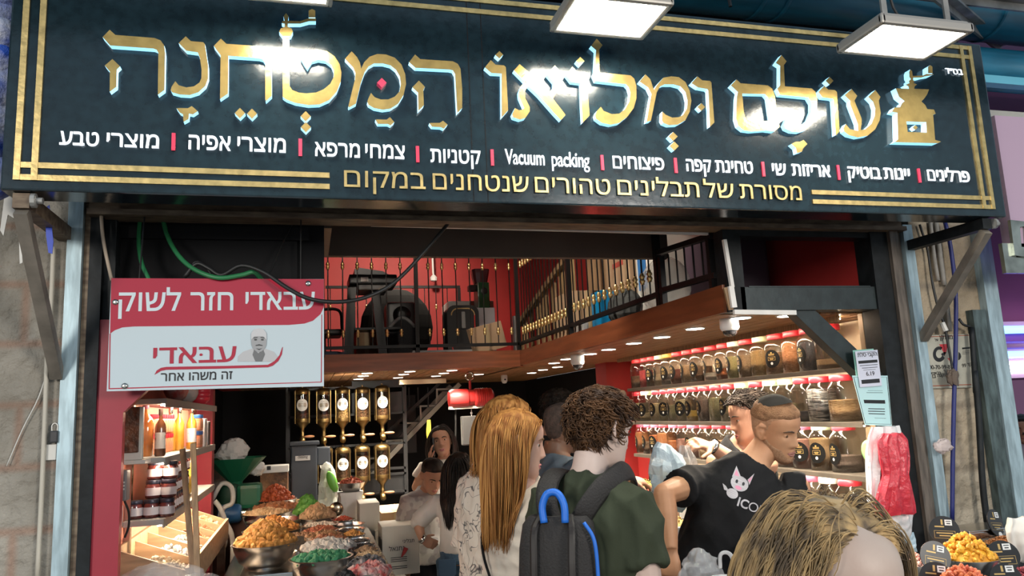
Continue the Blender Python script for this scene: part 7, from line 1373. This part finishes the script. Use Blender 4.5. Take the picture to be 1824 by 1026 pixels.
# ---- blonde head close to the camera
F = Fig('person', 'person with long dark-blonde hair seen close up, head bowed', pxd(1476, 1062, .97), face_at(1476, 1062, .97, 46), pitch=12, wd=.92, skin_m=skin('beige_skin', (.45, .36, .30), (.38, .28, .23)), sh=.16)
F.body(.005, True); F.shirt(C_DARK, infl=.014, seed=29, female=True); F.trousers(C_DARK); F.shoes(C_SHOE); F.face(brow=(.12, .08, .05)); F.hair(H_BLOND, 'fore', .006, .0005, 1.0, 9); F.strands(H_BLOND, 5600, .40, .0011, 31, kind='fore', spread=.014, nf=3, infl=.016, seg=.017, dv=.16, pull=.6, yface=.045)

# ================================================================ BACKPACK
F = TALL; th = math.radians(F.th+4); br_, bf_ = V(math.cos(th), math.sin(th), 0), V(-math.sin(th), math.cos(th), 0); bc = pxd(992, 1000, 2.02)
th = math.radians(face_at(993, 980, 2.05, 168)); br_, bf_ = V(math.cos(th), math.sin(th), 0), V(-math.sin(th), math.cos(th), 0); bc = pxd(994, 985, 2.07); bt = at(995, 921, d=float((bc-CAM) @ cf))[2]
M_pack = mat('black_pack_fabric', (.018, .015, .0135), .75, bump=.3, bscale=160, noise=.15); M_bpipe = mat('blue_webbing', (.01, .13, .55), .5); M_leather = mat('dark_leather', (.016, .012, .010), .45, spec=.3)
t = thing('backpack', 'black backpack with blue grab loop and blue edge piping on the green T-shirt', 'backpack', (bc[0], bc[1], bt-.42))
def Bp(x, y, z): return V(bc[0], bc[1], bt)+br_*x+bf_*y+V(0, 0, z)
def bmesh_box(lo, hi, bev):
    mb = MB(); mb.bbox(lo, hi, bev); mb.v = [np.array([Bp(*p) for p in mb.v[0]])]; return mb
W2 = .112
prof = [(-.40, 1.0, .075), (-.30, 1.02, .082), (-.18, 1.0, .078), (-.08, .95, .066), (-.02, .86, .050), (.0, .72, .038)]
mb = MB(); vv = []; N = 28
for z, sx_, dy in prof:
    for j in range(N):
        a = 2*PI*j/N; q = (abs(math.cos(a))**4+abs(math.sin(a))**4)**-.25; vv.append(Bp(W2*sx_*q*math.cos(a), .02+dy*q*math.sin(a), z))
mb.add(vv, [(i*N+j, i*N+(j+1) % N, (i+1)*N+(j+1) % N, (i+1)*N+j) for i in range(len(prof)-1) for j in range(N)]+[tuple(range(N))[::-1], tuple((len(prof)-1)*N+j for j in range(N))]); mb.build('pack_body', M_pack, t, 50)
mb = MB(); mb.prism([(-.085, -.40), (.085, -.40), (.085, -.20), (.07, -.175), (-.07, -.175), (-.085, -.20)], -.085, -.058); mb.v = [np.array([Bp(*p) for p in mb.v[0]])]; mb.build('front_pocket', M_pack, t)
for x in (-.052, .05):
    mb = MB(); mb.tube(smoothpath([Bp(x*.8, -.01, .004), Bp(x, -.048, -.03), Bp(x, -.066, -.10), Bp(x, -.075, -.16), Bp(x, -.09, -.20)]), .010, 6, flat=.35, side=br_); fl = mb.build('flap_strap', M_leather, t)
    for dz in (-.172, -.192): MB().ball(Bp(x, -.088, dz), .0065, 10, sc=(1, .7, 1)).build('snap', M_chrome, fl, True)
MB().tube(smoothpath([Bp(.082, -.03, -.012), Bp(.108, -.035, -.06), Bp(.113, -.04, -.16), Bp(.112, -.05, -.26), Bp(.10, -.055, -.36)]), .0055, 6).build('edge_piping', M_bpipe, t, True)
MB().tube(smoothpath([Bp(-.026, -.035, -.012), Bp(-.030, -.030, .030), Bp(-.016, -.025, .062), Bp(.012, -.025, .064), Bp(.030, -.030, .034), Bp(.032, -.035, -.012)]), .012, 8, flat=.85, side=bf_).build('grab_loop', M_bpipe, t, True)
MB().bbox((0, 0, 0), (.001, .001, .001)) if False else None
mb = MB(); mb.box((-.025, -.0865, -.24), (.02, -.0855, -.215)); mb.v = [np.array([Bp(*p) for p in mb.v[0]])]; mb.build('white_tab', M_white, t)
for P in ([(1030, 935, 2.10), (1044, 908, 2.09), (1070, 872, 2.12), (1098, 848, 2.17), (1116, 838, 2.24), (1128, 850, 2.34), (1132, 900, 2.42)], [(984, 932, 2.10), (974, 900, 2.11), (975, 868, 2.15), (985, 846, 2.21), (1000, 838, 2.29), (1012, 850, 2.38), (1016, 900, 2.44)]):
    MB().tube(smoothpath([pxd(*q) for q in P]), .030, 8, flat=.22, side=cr).build('shoulder_strap', M_pack, t, True)

# ================================================================ BAGS AND SCOOPS IN HAND
crumple('pale blue plastic bag being filled by the vendors', pxd(1192, 850, 3.15), .11, (.72, .5, 1.25), film('pale_blue_film', (.52, .64, .70), .75), seed=13, amp=.28)
hangbag('clear plastic bag held up in the raised hand', [(795, 1212, 1226), (820, 1205, 1238), (850, 1200, 1245), (880, 1203, 1243)], 3.02, .03, film('clear_film6', (.72, .68, .66), .35), 6, 9, .010, 'plastic_bag')
crumple('clear plastic bag under the hand of the leaning vendor', pxd(1248, 1020, 2.72), .075, (1.0, .7, 1.0), film('clear_film7', (.75, .75, .76), .28), seed=17, amp=.35)
t = thing('scoop', 'clear plastic scoop with looped handle before the leaning vendor', 'scoop', pxd(1290, 1020, 2.4)); MB().tube(smoothpath([pxd(1283, 1012, 2.4), pxd(1283, 990, 2.4), pxd(1290, 984, 2.4), pxd(1300, 987, 2.4), pxd(1306, 1000, 2.4), pxd(1304, 1020, 2.4)]), .007, 8, flat=.6).build('handle', film('acrylic_handle', (.75, .75, .75), .5), t, True); MB().lathe([(.055, -.03), (.06, 0), (.055, 0), (.05, -.028)], pxd(1296, 1030, 2.4), 18).build('cup', film('acrylic_handle', (.75, .75, .75)), t, True)
tag(MB().tube(smoothpath([pxd(1303, 1030, 2.3), pxd(1302, 1010, 2.3), pxd(1310, 1000, 2.3), pxd(1330, 997, 2.3)]), .006, 8).build('white_hook', M_white, None, True), 'white curved hook beside the clear scoop', 'hook')
tag(MB().bbox(pxd(1163, 1040, 2.6)+V(-.02, -.02, -.1), pxd(1163, 1010, 2.6)+V(.02, .02, 0), .006).build('yellow_box', mat('yellow_card', (.55, .36, .06), .6)), 'yellow box edge between the green sleeve and the vendor hand', 'box')
# young person seen in the neighbouring shop
c = pxd(1822, 764, 6.6); F = Fig('person', 'short-haired person in grey top glimpsed in the purple neighbour shop', c, face_at(1822, 764, 6.6, 0), pitch=8, skin_m=SK_OLIVE); F.body(.010); F.shirt(cloth('lilac_grey', (.35, .32, .38)), infl=.018); F.trousers(C_DARK); F.shoes(C_SHOE); F.face(); F.hair(H_BLACK, 'high', .014, .002)
